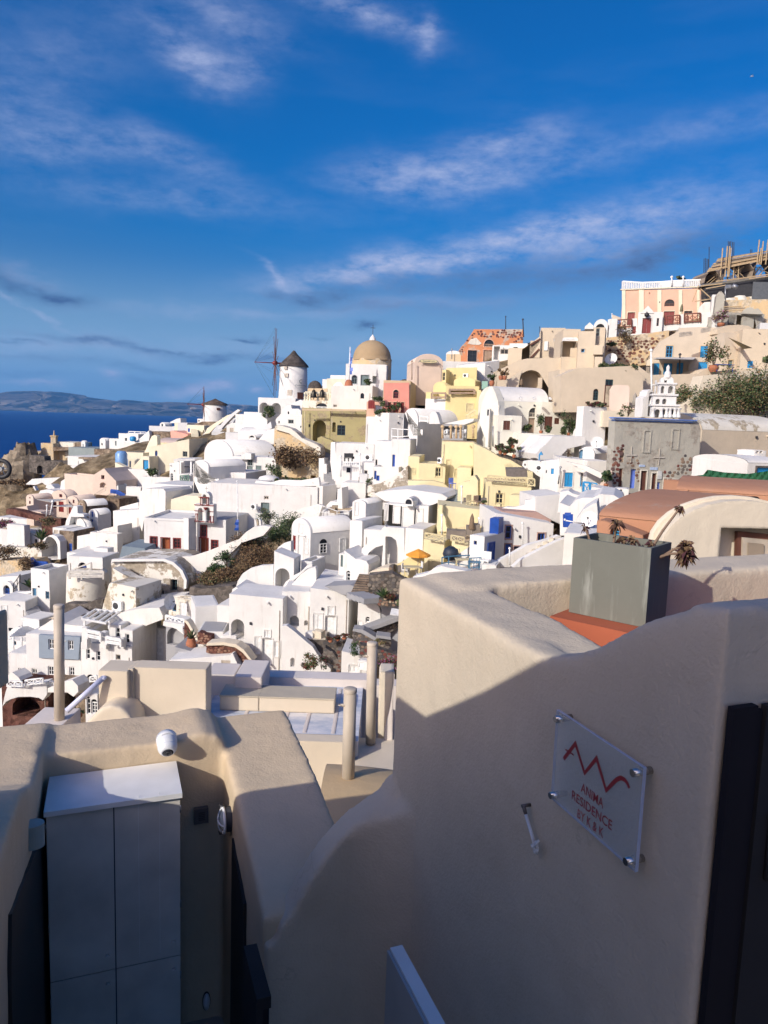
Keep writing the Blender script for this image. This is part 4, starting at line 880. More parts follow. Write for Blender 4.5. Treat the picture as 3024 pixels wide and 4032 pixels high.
L.new(g.outputs['Position'],mp.inputs[0]);L.new(mp.outputs[0],w_.inputs['Vector']);r=N.new('ShaderNodeValToRGB');e=r.color_ramp.elements;e[0].position=.38;e[0].color=(.40,.46,.55,1);e[1].position=.62;e[1].color=(.74,.72,.72,1);L.new(w_.outputs[0],r.inputs[0]);L.new(r.outputs[0],b.inputs['Base Color'])
m.build('roof_slab',flr,root)
m=MB();a=X(1180,2935,9.15);m.box((a.x-1.2,8.9,-6),(X(1400,2935,9.15).x-a.x+1.2,0,0),(0,.22,0),(0,0,6-4.085));m.build('front_edge',TW,root)
for i,pxs in enumerate((840,1000,1150,1230,1330)):
 a=X(pxs,2720,10.5);m=MB();m.box((a.x,9.2,-4.109),(.05,0,0),(0,1.6,0),(0,0,.006));m.build('membrane_seam',TWL,root)
root=empty('roof_bench',X(1100,2840,9.85),'long beige boxed duct in two sections on the membrane roof','bench')
for(a,b_)in((866,1018),(1020.5,1316)):
 x0=X(a,2800,9.85).x;x1=X(b_,2800,9.85).x;m=MB();m.box((x0,9.85,-4.105),(x1-x0,0,0),(0,.42,0),(0,0,.195));bb=m.build('duct_section',TW,root);m=MB();m.box((x0-.008,9.842,-3.9095),(x1-x0+.012,0,0),(0,.436,0),(0,0,.022));m.build('lid',plaster('duct_lid',(.50,.44,.34),2,bevel=.01),bb)
def post(label,px,pyt,pyb,D,dia,hook=True,px2=None):
 a=X(px2 or px,pyb,D);b_=X(px,pyt,D);root=empty('round_post',a,label,'post',None)
 m=MB();m.tube(a,b_,dia/2,dia/2,24);m.build('shaft',PUTTY,root)
 m=MB();m.lathe(b_+Vector((0,0,-.002)),[(dia/2+.004,-.03),(dia/2+.004,.008),(dia/2-.01,.016),(.001,.016)],24);m.build('cap',PUTTY,root)
 if hook:m=MB();c=b_+Vector((-dia/2,-.03,-.17));m.tube(c+Vector((.03,0,0)),c+Vector((-.02,0,0)),.016,seg=10);m.lathe(c+Vector((-.03,0,0)),[(.02,-.006),(.028,0),(.02,.006),(.014,0),(.02,-.006)],12);m.build('ring_bolt',PUTTY,root)
post('tall putty coloured round post at the left behind the parapet',232,2384,2850,9.6,.135,px2=234)
post('shorter putty round post standing before the boxed duct',1379,2714,3110,7.66,.14,px2=1370)
post('tall putty round post rising beside the big wavy wall',1466,2532,2925,9.4,.135,px2=1459)
a=X(262,2800,9.0);b_=X(408,2668,9.28);m=MB();m.tube(Vector((0,0,0)),b_-a,.036,seg=16);m.lathe(b_-a,[(.036,-.02),(.044,0),(.03,.02),(.001,.03)],14);o=m.build('handrail',simple('pale_violet_rail',(.60,.62,.78),.4));o.location=a;tag(o,'pale sloping handrail tube fixed to the beige end pier','handrail')
root=empty('fin_wall',X(1520,2930,9.6),'tapering pale grey plaster fin standing beside the tall post','wall')
m=MB();pl=facade(1490,2930,9.7,0);q=[pl.uv(*p)for p in[(1488,2840),(1493,2660),(1500,2644),(1552,2646),(1552,2700),(1540,2790),(1520,2880),(1510,2925),(1520,2960),(1488,2960)]];slab(m,pl,q,.35);m.build('fin',M_['lb'],root)
m=MB();pl2=facade(1552,2930,9.55,0);q=[pl2.uv(*p)for p in[(1552,2652),(1554,2655),(1548,2750),(1545,2940),(1510,2942),(1515,2880),(1536,2790),(1550,2700)]];slab(m,pl2,q,.12);m.build('fin_edge',TWL,root)
root=empty('roof_ledge',X(1470,3000,9),'pale beige ledge sloping below the tall post','ledge')
m=MB();zz=X(1460,2918,9.5).z;pts=[X(1388,2915,9.6),X(1590,2915,9.6),X(1590,3110,8.2),X(1330,3095,8.25)];T_=[Vector((p.x,p.y,zz))for p in pts];Bm=[p-Vector((0,0,2.5))for p in T_]
m.face(T_);m.face(Bm[::-1]);[m.face([T_[i],T_[(i+1)%4],Bm[(i+1)%4],Bm[i]])for i in range(4)];m.build('ledge_top',TW,root)
m=MB()
pl=facade(1240,3090,6.6,0);w0=pl.uv(1240,3078)[0];zt_=P(1240,3080,7.5).z;w1,_=pl.uv(1600,3100)
rows=[[pl.pt(w0+(w1-w0)*i/12,zt_-.05*((i/12)**2)*4*.3+.34*math.sin(math.pi*k/12)-.34,.9*(1-math.cos(math.pi*k/12)))for i in range(13)]for k in range(13)]
m.grid(rows,0,True);fr=[[pl.pt(w0+(w1-w0)*i/12,z_,0)for i in range(13)]for z_ in(zt_-3,zt_-.34)];m.grid(fr,0,False)
o=m.build('ochre_vault',plaster('ochre_shade_plaster',(.58,.42,.24),2,bevel=0));tag(o,'low ochre rounded roof below the membrane terrace','roof')
m=MB();pl=facade(330,2840,9.0,0);q=[(pl.uv(x,y))for x,y in[(325,2860),(345,2838),(375,2806),(405,2785),(437,2776),(470,2786),(500,2806),(520,2835),(530,2860)]];slab(m,pl,[(q[0][0],q[0][1]-1.5)]+q+[(q[-1][0],q[-1][1]-1.5)],.5);o=sculpt('rounded_hump',m,TW,.03,10,.01);tag(o,'small rounded beige plaster hump behind the cabinet parapet','wall')
m=MB();a=X(165,2795,9.9);m.box((a.x,9.0,a.z-1.5),(X(305,2795,9.9).x-a.x,0,0),(0,1.0,0),(0,0,1.5));tag(m.build('low_block',TWL),'low pale plaster block at the foot of the left post','wall')
m=MB();m.lathe(G(-.80,3.66,-1.533),[(.07,-.02),(.066,.008),(.05,.014),(.001,.016)],18);o=m.build('plaster_cap',FG2,NICHE)
root=empty('wheel',X(8,1880,3),'black spoked scooter wheel poking in at the left edge','wheel');m=MB();c=X(6,1846,3);r=.034
rows=[[c+Vector((math.cos(t)*(r-.0+.009*math.cos(p)),.009*math.sin(p),math.sin(t)*(r+.009*math.cos(p))))for p in[6.2832*k/8 for k in range(8)]]for t in[6.2832*i/28 for i in range(29)]]
m.grid(rows,0,True,True);m.build('tyre',SOL['f'],root)
m=MB();rr=r*.72
for i in range(6):t=i*math.pi/3;m.tube(c,c+Vector((math.cos(t),0,math.sin(t)))*r,.002,seg=5)
m.tube(c-Vector((0,.01,0)),c+Vector((0,.01,0)),.008,seg=10);m.tube(c+Vector((-.004,0,0)),c+Vector((-.03,0,.05)),.006,seg=8);m.build('spokes',METAL,root)
m=MB();a=P(-80,2760,1.6);b_=P(10,2390,1.74);b2=P(20,2650,1.74);m.box((a.x,1.6,a.z),(b_.x-a.x,0,0),(0,.14,0),(0,0,b_.z-a.z));m.box((a.x,1.61,a.z-.01),(b2.x-a.x,0,0),(0,.13,0),(0,0,b2.z-a.z));o=sculpt('plaster_pier',m,FG2,.008,8,.004,.2);tag(o,'dim plaster pier edge cut off by the left border of the view','pier')
# ---------------------------------------------------------------- the village; measurements in crops of the photograph
FR=[0,0,1.0]
def frame(ox,oy,s):FR[:]=[ox,oy,s]
def cx(x):return FR[0]+x*FR[2]
def cy(y):return FR[1]+y*FR[2]
def cop(op):return[(cx(s[0]),cy(s[1]),cx(s[2]),cy(s[3]))+tuple(s[4:])for s in op]
def h(label,x0,x1,yt,yb,D=None,dd=0,**k):
 for q in('x2',):
  if k.get(q)is not None:k[q]=cx(k[q])
 for q in('ys','ytr'):
  if k.get(q)is not None:k[q]=cy(k[q])
 k['op']=cop(k.get('op',()));k['sop']=cop(k.get('sop',()))
 X0,X1,YT,YB=cx(x0),cx(x1),cy(yt),cy(yb)
 D=(D or FD((X0+X1)/2,YB))+dd
 return H(label,X0,X1,YT,YB,D,**k)
def w(label,pts,D=None,dd=0,**k):
 p=[(cx(x),cy(y))for x,y in pts];k['op']=cop(k.get('op',()))
 D=(D or FD(sum(a for a,b in p)/len(p),max(b for a,b in p)))+dd
 return W(label,p,D,**k)
def pt(label,x,y,r,hh,D=None,**k):return plant(label,cx(x),cy(y),D or FD(cx(x),cy(y)),r,hh,**k)
def rl(label,pts,D=None,dd=0,**k):
 p=[(cx(a),cy(b),cy(c))for a,b,c in pts];return rail(label,p,(D or FD(p[0][0],p[0][2]))+dd,**k)
def po(label,x,yt,yb,D=None,**k):
 if 'px2' in k:k['px2']=cx(k['px2'])
 return pole(label,cx(x),cy(yt),cy(yb),D or FD(cx(x),cy(yb)),**k)
def ds(label,x,y,D=None,**k):return dish(label,cx(x),cy(y),D or FD(cx(x),cy(y)+20),**k)
def ac_(label,x0,y0,x1,y1,D=None,**k):return acunit(label,cx(x0),cy(y0),cx(x1),cy(y1),D or FD(cx(x0),cy(y1)+20),**k)
Z=.4822
# ============ far left: castle ruin and the cape
frame(0,1500,Z)
root,pl=w('dark stone castle ruin wall with an arched doorway at the cape',[(238,605),(360,615),(365,650),(552,655),(548,782),(400,778),(238,740)],th=10,t=3,col='sg',name='castle_ruin',cat='ruin',op=[(302,690,348,758,'Aw',1.5)])
pl0=pl
w('tan plastered castle bastion above the dark stone wall',[(232,574),(370,584),(380,570),(560,575),(556,662),(365,650),(360,614),(240,606)],dd=-1,th=10,t=6,col='ta',name='bastion',cat='ruin')
h('small square tan stone ruin on top of the cape',335,436,508,575,D=236,col='ro',par=.5,dep=7,name='tower_ruin',cat='ruin')
h('long pale roofed ruin hall beside the tan tower',434,612,500,545,D=238,col='w3',dep=8,name='ruin_hall',cat='ruin')
w('brown stone ruin strip below the pale hall',[(432,540),(605,545),(612,500),(662,500),(662,560),(432,572)],D=234,t=3,col='sb',name='ruin_wall',cat='ruin')
root=empty('stone_marker',P(cx(444),cy(505),237),'slim reddish brick chimney marker on the castle ruin','chimney')
m=MB();b0=P(cx(444),cy(512),237);hh_=P(cx(444),cy(455),237).z-b0.z;m.box(b0-Vector((.8,.8,0)),(1.6,0,0),(0,1.6,0),(0,0,hh_));m.box(b0+Vector((-1,-1,hh_)),(2,0,0),(0,2,0),(0,0,.4));m.build('shaft',M_['ro'],root);m=MB();m.tube(b0+Vector((0,0,hh_)),b0+Vector((0,0,hh_+2)),.4,.1,8);m.build('finial',M_['ro'],root)
h('little white vaulted shed at the end of the castle ridge',663,697,488,550,D=230,kind='vf',col='w',dep=4,x2=710,op=[(675,515,682,545,'dg')])
h('long grey green sloped roof building below the castle',560,775,546,620,D=224,col='te',dep=10,roof='te')
h('brown stone terrace building right of the grey green roof',770,925,560,626,D=216,col='sb',dep=8,name='stone_house')
h('wide white terraced house with a dark porch below the castle',555,870,622,775,D=206,col='w',dep=12,roof='w2',op=[(638,655,642,705,'dg'),(715,650,742,692,'os'),(745,650,795,690,'wg')],name='terraced_house')
h('white cubic annexe projecting from the far terraced house',575,700,700,770,D=196,col='w',dep=6)
w('brown thatched pergola over the far white terrace',[(640,622),(820,628),(880,650),(860,662),(700,640),(640,634)],D=203,t=3,col='sb',name='pergola',cat='pergola')
for i,(a,b_,c)in enumerate(((650,690,730),(700,712,745),(760,720,750))):
 w('small curved white parapet fin number %s on the far terrace'%('nearest the porch','in the middle','furthest right')[i].replace('number ',''),[(a,c+20),(a+4,b_),(a+25,b_),(a+32,c+20)],D=192,t=1.5,name='fin_wall')
h('small white vaulted house at the far skyline',815,862,466,560,D=222,kind='vf',col='w',x2=905,op=[(828,508,838,525,'wk')],th=25)
h('white block house stepping up behind the small vault',893,972,470,560,D=220,col='w',dep=6,par=.3,op=[(940,490,952,528,'dg')])
h('taller white skyline house with two dark windows',970,1130,430,520,D=214,col='w',dep=7,x2=1195,par=.3,op=[(1020,465,1038,490,'wg'),(1100,480,1112,500,'wk')])
rl('dark rail with white posts on the far skyline terrace',[(1052,412,432),(1100,414,434),(1150,416,436),(1195,418,438)],D=216,kind='h',n=1,t=.18)
h('white house with a cobalt water tank beneath the skyline',1000,1165,505,580,D=196,col='w',dep=8,par=.4,x2=1190,op=[(1120,530,1135,550,'wk')])
root=empty('water_tank',P(cx(1086),cy(490),197),'bright blue plastic water tank on a white far roof','water tank');m=MB();m.lathe(P(cx(1086),cy(492),197),[(.7,0),(.85,.3),(.85,1.0),(.5,1.3),(.01,1.3)],14);m.build('tank',SOL['c'],root)
w('white stepped stair parapet climbing to the skyline',[(935,610),(1000,560),(1100,500),(1140,470),(1215,405),(1222,440),(1215,500),(1120,545),(1000,600)],D=200,t=1.2,name='stair_parapet')
w('second white stair parapet lower down the steps',[(990,606),(1010,520),(1060,505),(1150,500),(1160,560),(1090,580)],D=190,t=3,col='w2',name='stair_parapet')
h('white netted building on the ridge before the windmill',1218,1550,372,445,D=206,col='wg',dep=6,par=.4,name='netted_building')
h('small white gabled house on the ridge top',1305,1350,338,375,D=208,kind='vf',col='w',x2=1405,op=[(1318,350,1332,372,'wg')])
w('sloping white roof wedge rising on the ridge',[(1390,335),(1440,310),(1472,303),(1475,340),(1390,345)],D=207,t=3,col='w2',name='roof_wedge',cat='roof')
h('round white chimney stub beside the netted building',1425,1458,345,410,D=200,col='cr',dep=2.5,name='chimney',cat='chimney')
h('dark stone terrace below the netted building',1225,1400,415,460,D=198,col='sb',dep=5,name='stone_terrace',cat='wall')
w('salmon pink gable wall on the left of the ridge',[(1392,408),(1410,405),(1533,436),(1533,480),(1450,497),(1395,470)],D=176,t=5,col='pk',name='pink_house',cat='house',op=[(1452,476,1462,492,'dk')])
h('low mauve barrel vault beside the pink gable',1285,1430,463,540,D=168,kind='vx',ys=505,col='yp',roof='mv',dep=8,op=[(1345,500,1358,515,'wy')])
w('tall flowing cream parapet curving down by the mauve vault',[(1170,612),(1190,560),(1215,500),(1240,450),(1262,440),(1282,450),(1285,520),(1250,580),(1215,614)],D=160,t=1.2,col='cr',name='curved_parapet')
h('long plain cream house wall with two small windows',1218,1545,540,712,D=152,col='cr',dep=10,ytr=474,th=8,op=[(1266,568,1286,624,'ab'),(1492,575,1530,618,'wg')],name='cream_house')
h('cream two storey house with blue shutters and doors',1012,1170,583,735,D=156,col='cr',roof='ta',dep=8,par=.3,x2=1000,op=[(1020,640,1045,692,'hb!'),(1056,652,1070,705,'ab')],th=12,sur='w')
w('slanting cream garden wall beside the blue door',[(1085,735),(1090,700),(1165,614),(1218,618),(1222,735)],D=150,t=3.5,col='cr',op=[(1168,646,1212,726,'dc',.3)],name='garden_wall')
h('narrow cream house with arched doors and a blue shrine',942,1045,665,870,D=148,col='cr',dep=7,roof='w',x2=1060,th=25,op=[(958,750,966,790,'ak'),(982,765,998,820,'ab'),(1020,745,1032,850,'ak')],ytr=715)
root=empty('water_cylinder',P(cx(992),cy(718),152),'light blue boiler cylinder standing on a cream roof','boiler');m=MB();m.lathe(P(cx(992),cy(720),152),[(1.1,0),(1.2,1),(1.2,3.2),(.8,3.7),(.01,3.8)],14);m.build('cylinder',simple('light_blue_tank',(.18,.34,.6),.4),root)
h('white house with three stubby chimneys under the thatched pergola',870,985,655,780,D=170,col='w',dep=6,par=.3)
h('plain white block below the brown stone terrace',905,1010,612,690,D=184,col='w',dep=8,roof='w2')
h('low white block under the far white terrace',760,900,690,745,D=176,col='w2',dep=5,roof='mv')
for i,xx in enumerate((800,830,852)):h('%s round white chimney on the low mauve roof'%('left','middle','right')[i],xx,xx+16,672,705,D=172,col='w',dep=1.2,name='chimney',cat='chimney')
h('large plain pinkish beige house above the triple vaults',530,768,768,940,D=138,col='bp',roof='bp',dep=10,par=.6,x2=870,th=30)
w('pinkish beige gable with an octagonal window',[(758,925),(760,770),(790,750),(850,714),(880,750),(948,818),(952,935),(870,935)],D=137,t=7,col='bp',name='gabled_house',cat='house',op=[(826,770,852,802,'wr',.5),(815,828,868,872,'Aw',.8)])
rl('pale stair rail climbing to the gabled beige house',[(770,925,945),(860,870,900)],D=135,kind='b',col='t')
h('left pinkish beige vaulted house with two red windows',216,276,928,1080,D=130,kind='vf',col='bp',x2=430,th=28,op=[(238,980,250,1004,'wr'),(240,948,248,960,'wr')])
h('middle pinkish beige vaulted house with a red square window',418,545,895,1075,D=132,kind='vf',col='bp',x2=640,th=24,op=[(484,924,508,950,'wr'),(480,985,520,1070,'dr'),(434,988,462,1038,'wr')])
h('right pinkish beige vaulted house with a red square window',545,640,940,1100,D=126,kind='vf',col='bp',x2=790,th=24,op=[(594,970,608,998,'wr'),(560,1025,580,1085,'dr')])
for lab,q in(('left',[(300,966),(552,962),(420,990)]),('right',[(402,1020),(580,1006),(600,1028),(540,1028)])):
 m=MB();dd_=[P(cx(x),cy(y),122+(5 if i==1 else 0))for i,(x,y)in enumerate(q)];m.face(dd_);m.face([p-Vector((0,0,.06))for p in dd_][::-1]);[m.face([dd_[i],dd_[(i+1)%len(dd_)],dd_[(i+1)%len(dd_)]-Vector((0,0,.06)),dd_[i]-Vector((0,0,.06))])for i in range(len(dd_))];c0=dd_[0].copy();m.v=[tuple(Vector(v)-c0)for v in m.v];o=m.build('shade_sail',CANV);o.location=c0;tag(o,'pale triangular shade sail on the %s side of the beige vault terrace'%lab,'shade sail')
po('leaning white mast left of the shade sails',380,1022,1105,D=121,r=.12,px2=384);po('leaning white mast under the left shade sail',410,990,1095,D=121,r=.14,px2=430)
root,pl=w('long dark red stone retaining wall below the beige vaults',[(48,1085),(50,1050),(60,1042),(140,1052),(250,1085),(360,1105),(360,1150),(200,1118)],D=124,t=1.5,col='sr',name='retaining_wall',op=())
h('reddish stone block below the red stone retaining wall',340,500,1118,1200,D=118,col='sr',roof='sb',dep=6,x2=545,name='stone_house')
w('pale beige terrace ledge above the red stone wall',[(52,1048),(220,1020),(230,1060),(330,1070),(362,1105),(250,1085),(60,1044)],D=126,t=2.5,col='bp',name='terrace_ledge',cat='terrace')
h('low stone house with a white barrel roof and arched gable',636,700,972,1085,D=121,kind='vf',col='sb',roof='w',x2=885,th=40,op=[(655,1002,675,1055,'dp!')],sur='bp')
h('dark stone garden house behind the blue gate',870,975,960,1060,D=126,col='sb',roof='sb',dep=5,name='stone_house')
h('small white vaulted house with a blue shutter near the red wall',725,800,1048,1165,D=114,kind='vf',col='w',x2=908,th=32,op=[(748,1068,760,1110,'hb'),(742,1130,760,1150,'db')])
h('low white cube with a louvred opening near the small vault',565,700,1110,1210,D=112,kind='vf',col='w',x2=742,th=35,op=[(574,1152,615,1205,'wg')])
w('sweeping tall white fin wall left of the small vaults',[(528,1205),(540,1140),(575,1075),(600,1020),(632,1025),(634,1080),(680,1090),(690,1110),(580,1110),(560,1190)],D=113,t=1.2,name='fin_wall')
rl('white picket fence on the little garden terrace',[(968,842,895),(995,842,895),(1030,842,895)],D=138,kind='b',n=6,t=.16,name='picket_fence',cat='fence')
rl('cobalt blue garden fence below the picket fence',[(908,888,915),(960,895,925),(1020,928,960)],D=134,kind='b',col='b',t=.2,name='garden_fence',cat='fence')
h('cobalt blue painted gate box on the garden terrace',1022,1048,930,985,D=132,col='w',op=[(1024,932,1046,984,'db')],dep=2,name='gate_block',cat='gate')
h('white house stacked beside the picket fence',1030,1150,865,1000,D=131,col='w',roof='wg',dep=6,par=.4,x2=1165)
w('white rounded lane wall around the picket fence',[(885,905),(890,855),(925,850),(930,880),(965,850),(968,905)],D=136,t=2,name='lane_wall')
h('white stepped terrace with a potted tree left part',1040,1280,725,850,D=140,col='w',roof='w',dep=7,par=.35,x2=1300)
h('white parapet terrace with the potted tree',1160,1385,785,850,D=128,col='w',roof='w',dep=8,par=.4,x2=1420)
pt('round topped green tree in the white terrace',1243,782,1.3,3.0,D=130,name='tree',cat='tree',n=420,leaf=.3)
po('white umbrella mast on the potted tree terrace',1220,720,780,D=131,r=.06)
h('white arched niche house beside the potted tree terrace',1385,1480,670,850,D=124,col='w',roof='w',dep=6,x2=1495,op=[(1393,755,1413,838,'aw')],ytr=665)
h('white porch block behind the green balustrade',1420,1500,650,740,D=128,col='w',roof='w2',dep=5)
root=empty('porch_canopy',P(cx(1500),cy(650),118),'flat white porch canopy on slim posts above the green balustrade','canopy')
m=MB();a=P(cx(1418),cy(655),118);b_=P(cx(1590),cy(652),118);m.box(a,b_-a,(0,5,0),(0,0,.3));m.build('canopy_slab',M_['w'],root)
for xx in(1458,1560):m=MB();m.bar(P(cx(xx),cy(655),118.3),P(cx(xx),cy(850),117.5),.22);m.build('post',SOL['w'],root)
rl('grey green cross braced balustrade beneath the white porch',[(1473,775,832),(1508,772,835),(1540,768,838)],D=116.5,kind='x',col=simple('sage_paint',(.12,.22,.18)),t=.14,n=1)
h('white terrace wall carrying the green balustrade',1462,1562,762,850,D=117,col='w',dep=4,roof='w',par=.0)
root=empty('patio_table',P(cx(1545),cy(700),119),'dark grey outdoor table under the porch','table');m=MB();m.box(P(cx(1505),cy(705),119),(1.6,0,0),(0,.9,0),(0,0,.12));m.build('tabletop',SOL['f'],root)
w('large blank white wall above the red door church',[(1135,1160),(1138,910),(1180,878),(1335,882),(1352,905),(1350,1075),(1240,1105),(1180,1112),(1160,1230)],D=98,dd=0,t=10,col='w2',name='blank_house',cat='house',th=22)
h('white stretched block joining the blank wall to the left',925,1140,1060,1200,D=101,col='w2',roof='w2',dep=8,ytr=1050,par=.0)
w('long rounded white terrace wall under the porch',[(1165,880),(1250,835),(1440,850),(1565,855),(1568,935),(1430,960),(1352,990),(1350,905),(1335,885)],D=104,t=6,col='w',name='terrace_wall')
w('white angled ramp wall at the left of the blank white house',[(975,1060),(980,1030),(1130,990),(1135,1060)],D=104,t=3,col='w2',name='ramp_wall')
h('long low white wall house at the left frame edge',-30,225,1110,1200,D=136,col='w',roof='w2',dep=6,ytr=1130)
w('long curved white terrace edge on the cape path',[(208,845),(262,800),(470,790),(545,780),(550,815),(480,830),(370,850),(345,830),(290,850)],D=168,t=2.5,name='terrace_edge')
w('rounded white wall end stepping down the cape path',[(372,872),(380,845),(420,845),(470,900),(440,915),(410,890)],D=150,t=2,name='lane_wall')
w('low white mound roof on the cape slope',[(310,925),(330,895),(380,885),(430,895),(470,925),(430,930)],D=144,t=5,name='mound_roof',cat='roof',col='w')
w('white stepped wall segment beside the pinkish beige house',[(490,900),(498,820),(530,800),(545,830),(528,900)],D=146,t=3,name='lane_wall')
w('small white boundary marker on the rocky slope',[(268,862),(280,858),(296,895),(286,895)],D=152,t=.8,name='boundary_wall')
h('low white utility house near the leaning masts',60,200,1175,1290,D=118,col='w',roof='w2',dep=5,x2=230)
pt('mauve flowering bougainvillea at the left frame edge',30,1220,2.6,3.2,D=124,mats=MAUVE+[REDL[0]],n=500,leaf=.3,name='bougainvillea',cat='shrub')
pt('dry grey shrub beside the red stone block',400,1180,2.2,2.6,D=114,mats=BRUSH+[GREEN[2]],n=400,leaf=.25)
for i,(x,y,r_,q)in enumerate(((130,850,5,'dark scrub patch on the rocky cape slope'),(240,870,3.5,'dark scrub beside the white boundary marker'),(480,780,3.5,'dark green scrub under the castle wall'),(60,790,6,'dry grass clump on the cape near the wheel'),(180,720,5,'dry brush at the foot of the castle rock'))):
 pt(q,x,y,r_,r_*.6,mats=BRUSH if i!=2 else GREEN,n=500,leaf=.5)
m=MB()
for k in range(6):
 c0=P(cx(205-k*9),cy(655+k*26),232);r_=3.4+k*.55;rows=[]
 for j in range(9):
  z_=-9+j*2.0;rr=r_*math.sqrt(max(0,1-(z_/10)**2))+.01
  rows.append([c0+Vector((rr*math.cos(t)*(1+.25*math.sin(3*t+k)),rr*math.sin(t),z_*.8+random.uniform(-.6,.6)))for t in[6.283*i/12 for i in range(12)]])
 m.grid(rows,0,False,True)
tag(m.build('cape_rock',rock('cape_rock',(.14,.11,.08),(.44,.36,.26),.5,1.2),None,False),kind='structure')
# ============ ridge: windmills, dome church, pink and yellow houses
frame(700,1250,Z)
def windmill(label,xc,ybase,yeave,ytip,wpx,D,sails,capcol,hub,sail_len,nop=()):
 b=P(cx(xc),cy(ybase),D);R_=wpx*Z*D/FPX/2;he=P(cx(xc),cy(yeave),D).z-b.z;ht=P(cx(xc),cy(ytip),D).z-b.z
 root=empty('windmill',b,label,'windmill')
 m=MB();m.lathe(b,[(R_*1.06,-3),(R_*1.05,0),(R_*.99,he*.5),(R_*.96,he),(R_*.5,he+.05)],36);m.build('tower',M_['w'],root)
 m=MB();pr=[(R_*1.08,he-.25),(R_*1.0,he+.15),(R_*.62,he+(ht-he)*.42),(R_*.28,he+(ht-he)*.72),(R_*.08,ht-.1),(.01,ht)]
 m.lathe(b,[pr[0]]+pr,28);m.build('thatch_cap',capcol,root)
 hb=P(cx(hub[0]),cy(hub[1]),D-1.1);ax=(Vector((b.x,b.y-.2,hb.z))-hb)
 m=MB();m.tube(hb-ax.normalized()*.7,Vector((b.x,b.y,hb.z)),.16,.22,8);m.build('shaft',SOL['r'],root)
 m=MB();m.tube(hb-ax.normalized()*.45,hb+ax.normalized()*.45,.42,.42,10);m.build('hub',SOL['r'],root)
 A=ax.normalized();Xd=A.cross(Vector((0,0,1))).normalized();Yd=Xd.cross(A);tips=[]
 for k in range(12):
  a=k*math.pi/6+sails;d=Xd*math.cos(a)+Yd*math.sin(a);tip=hb+d*sail_len;tips.append(tip)
  m=MB();m.tube(hb,tip,.075,.04,6);m.build('sail_spar',simple('mill_spar_wood',(.14,.06,.045),.8),root)
  m=MB();m.tube(hb+A*-4.2,tip,.011,seg=4);m.build('sail_stay',SOL['f'],root)
 m=MB();m.tube(hb-A*.4,hb-A*4.3,.12,.06,6);m.build('bowsprit',SOL['r'],root)
 for dx,zz in((.5,he*.05),(.9,he*.2),(-.3,he*.02)):
  m=MB();m.tube(hb,b+Vector((R_*dx,-R_*1.02*math.sqrt(max(0,1-dx*dx)),zz)),.035,seg=5);m.build('tie_rope',SOL['f'],root)
 for(ang,z0,z1,wd,c,nm)in nop:
  m=MB();d=Vector((math.sin(ang),-math.cos(ang),0));s_=Vector((math.cos(ang),math.sin(ang),0));p=b+d*(R_*1.0-.12)
  m.box(p-s_*wd/2+Vector((0,0,he*z0)),s_*wd,d*.28,(0,0,he*(z1-z0)));m.build(nm,SOL[c],root)
 return root,b,R_,he,D
cap=rock('thatch_dark',(.07,.06,.055),(.20,.17,.15),2,6,1)
wm,wb,wR,whe,wD=windmill('large white windmill with a grey thatched cap and bare red sails',942,668,392,268,226,157,.12,cap,(795,372),7.3,((-.45,.85,.95,.7,'t','window'),(-.38,.63,.74,.9,'t','window'),(-.12,.10,.26,.95,'t','window'),(.62,.0,.2,1.3,'n','door')))
m=MB();c=wb+Vector((wR*.60,-wR*.80,whe*.52));n_=Vector((.6,-.8,0));s_=Vector((.8,.6,0))
for i in range(10):
 a,b_=.9+i*.45,.9+(i+1)*.45;q=lambda t,r:c+n_*.22+s_*r*math.cos(t)+Vector((0,0,r*math.sin(t)));m.face([q(a,.42),q(b_,.42),q(b_,.27),q(a,.27)])
for k in range(2):
 pass
m.build('lettering',SOL['g'],wm,False)
def far_text(s,org,ux,hgt,width,mat,root):
 fc=bpy.data.curves.new('lettering','FONT');fc.body=s;to=bpy.data.objects.new('t',fc);COL.objects.link(to);dg=bpy.context.evaluated_depsgraph_get();me=bpy.data.meshes.new_from_object(to.evaluated_get(dg));bpy.data.objects.remove(to)
 xs=[v.co.x for v in me.vertices];ys=[v.co.y for v in me.vertices]
 for v in me.vertices:v.co=Vector(org)+Vector(ux)*((v.co.x-min(xs))/(max(xs)-min(xs))*width)+Vector((0,0,v.co.y/max(ys)*hgt))
 me.materials.append(mat);o=bpy.data.objects.new('lettering',me);COL.objects.link(o);o.parent=root;o.matrix_parent_inverse=Matrix.Translation(-root.location)
far_text('CHARISMA',c+n_*.3-s_*1.35-Vector((0,0,1.0)),s_,.32,2.7,SOL['g'],wm);far_text('SUITES',c+n_*.3-s_*.6-Vector((0,0,1.4)),s_,.2,1.2,SOL['g'],wm)
windmill('smaller white windmill with a brown cap standing by the sea',305,850,706,662,186,196,.35,rock('thatch_brown',(.10,.07,.055),(.24,.18,.14),2,6,1),(212,712),4.8,((.5,.66,.78,.9,'n','window'),))
h('white double arched building at the foot of the large windmill',655,960,658,790,D=149,col='w',dep=8,roof='w',th=6,op=[(667,694,740,785,'Aw',2.5),(763,698,842,785,'Aw',2.5)],name='arched_building')
pt('olive tree before the double arches',745,815,1.8,4.5,D=143,name='tree',cat='tree',n=500,leaf=.3,mats=GREEN)
w('white stepped parapet rising to the windmill door',[(840,800),(860,740),(900,722),(950,695),(1000,672),(1022,680),(1010,800)],D=145,t=2,name='stair_parapet')
h('white terrace block left of the double arches',540,655,772,860,D=150,col='w',dep=6,roof='w',par=.5)
h('white terrace block in front of the double arches',630,730,778,860,D=144,col='w',dep=6,roof='w',par=.5)
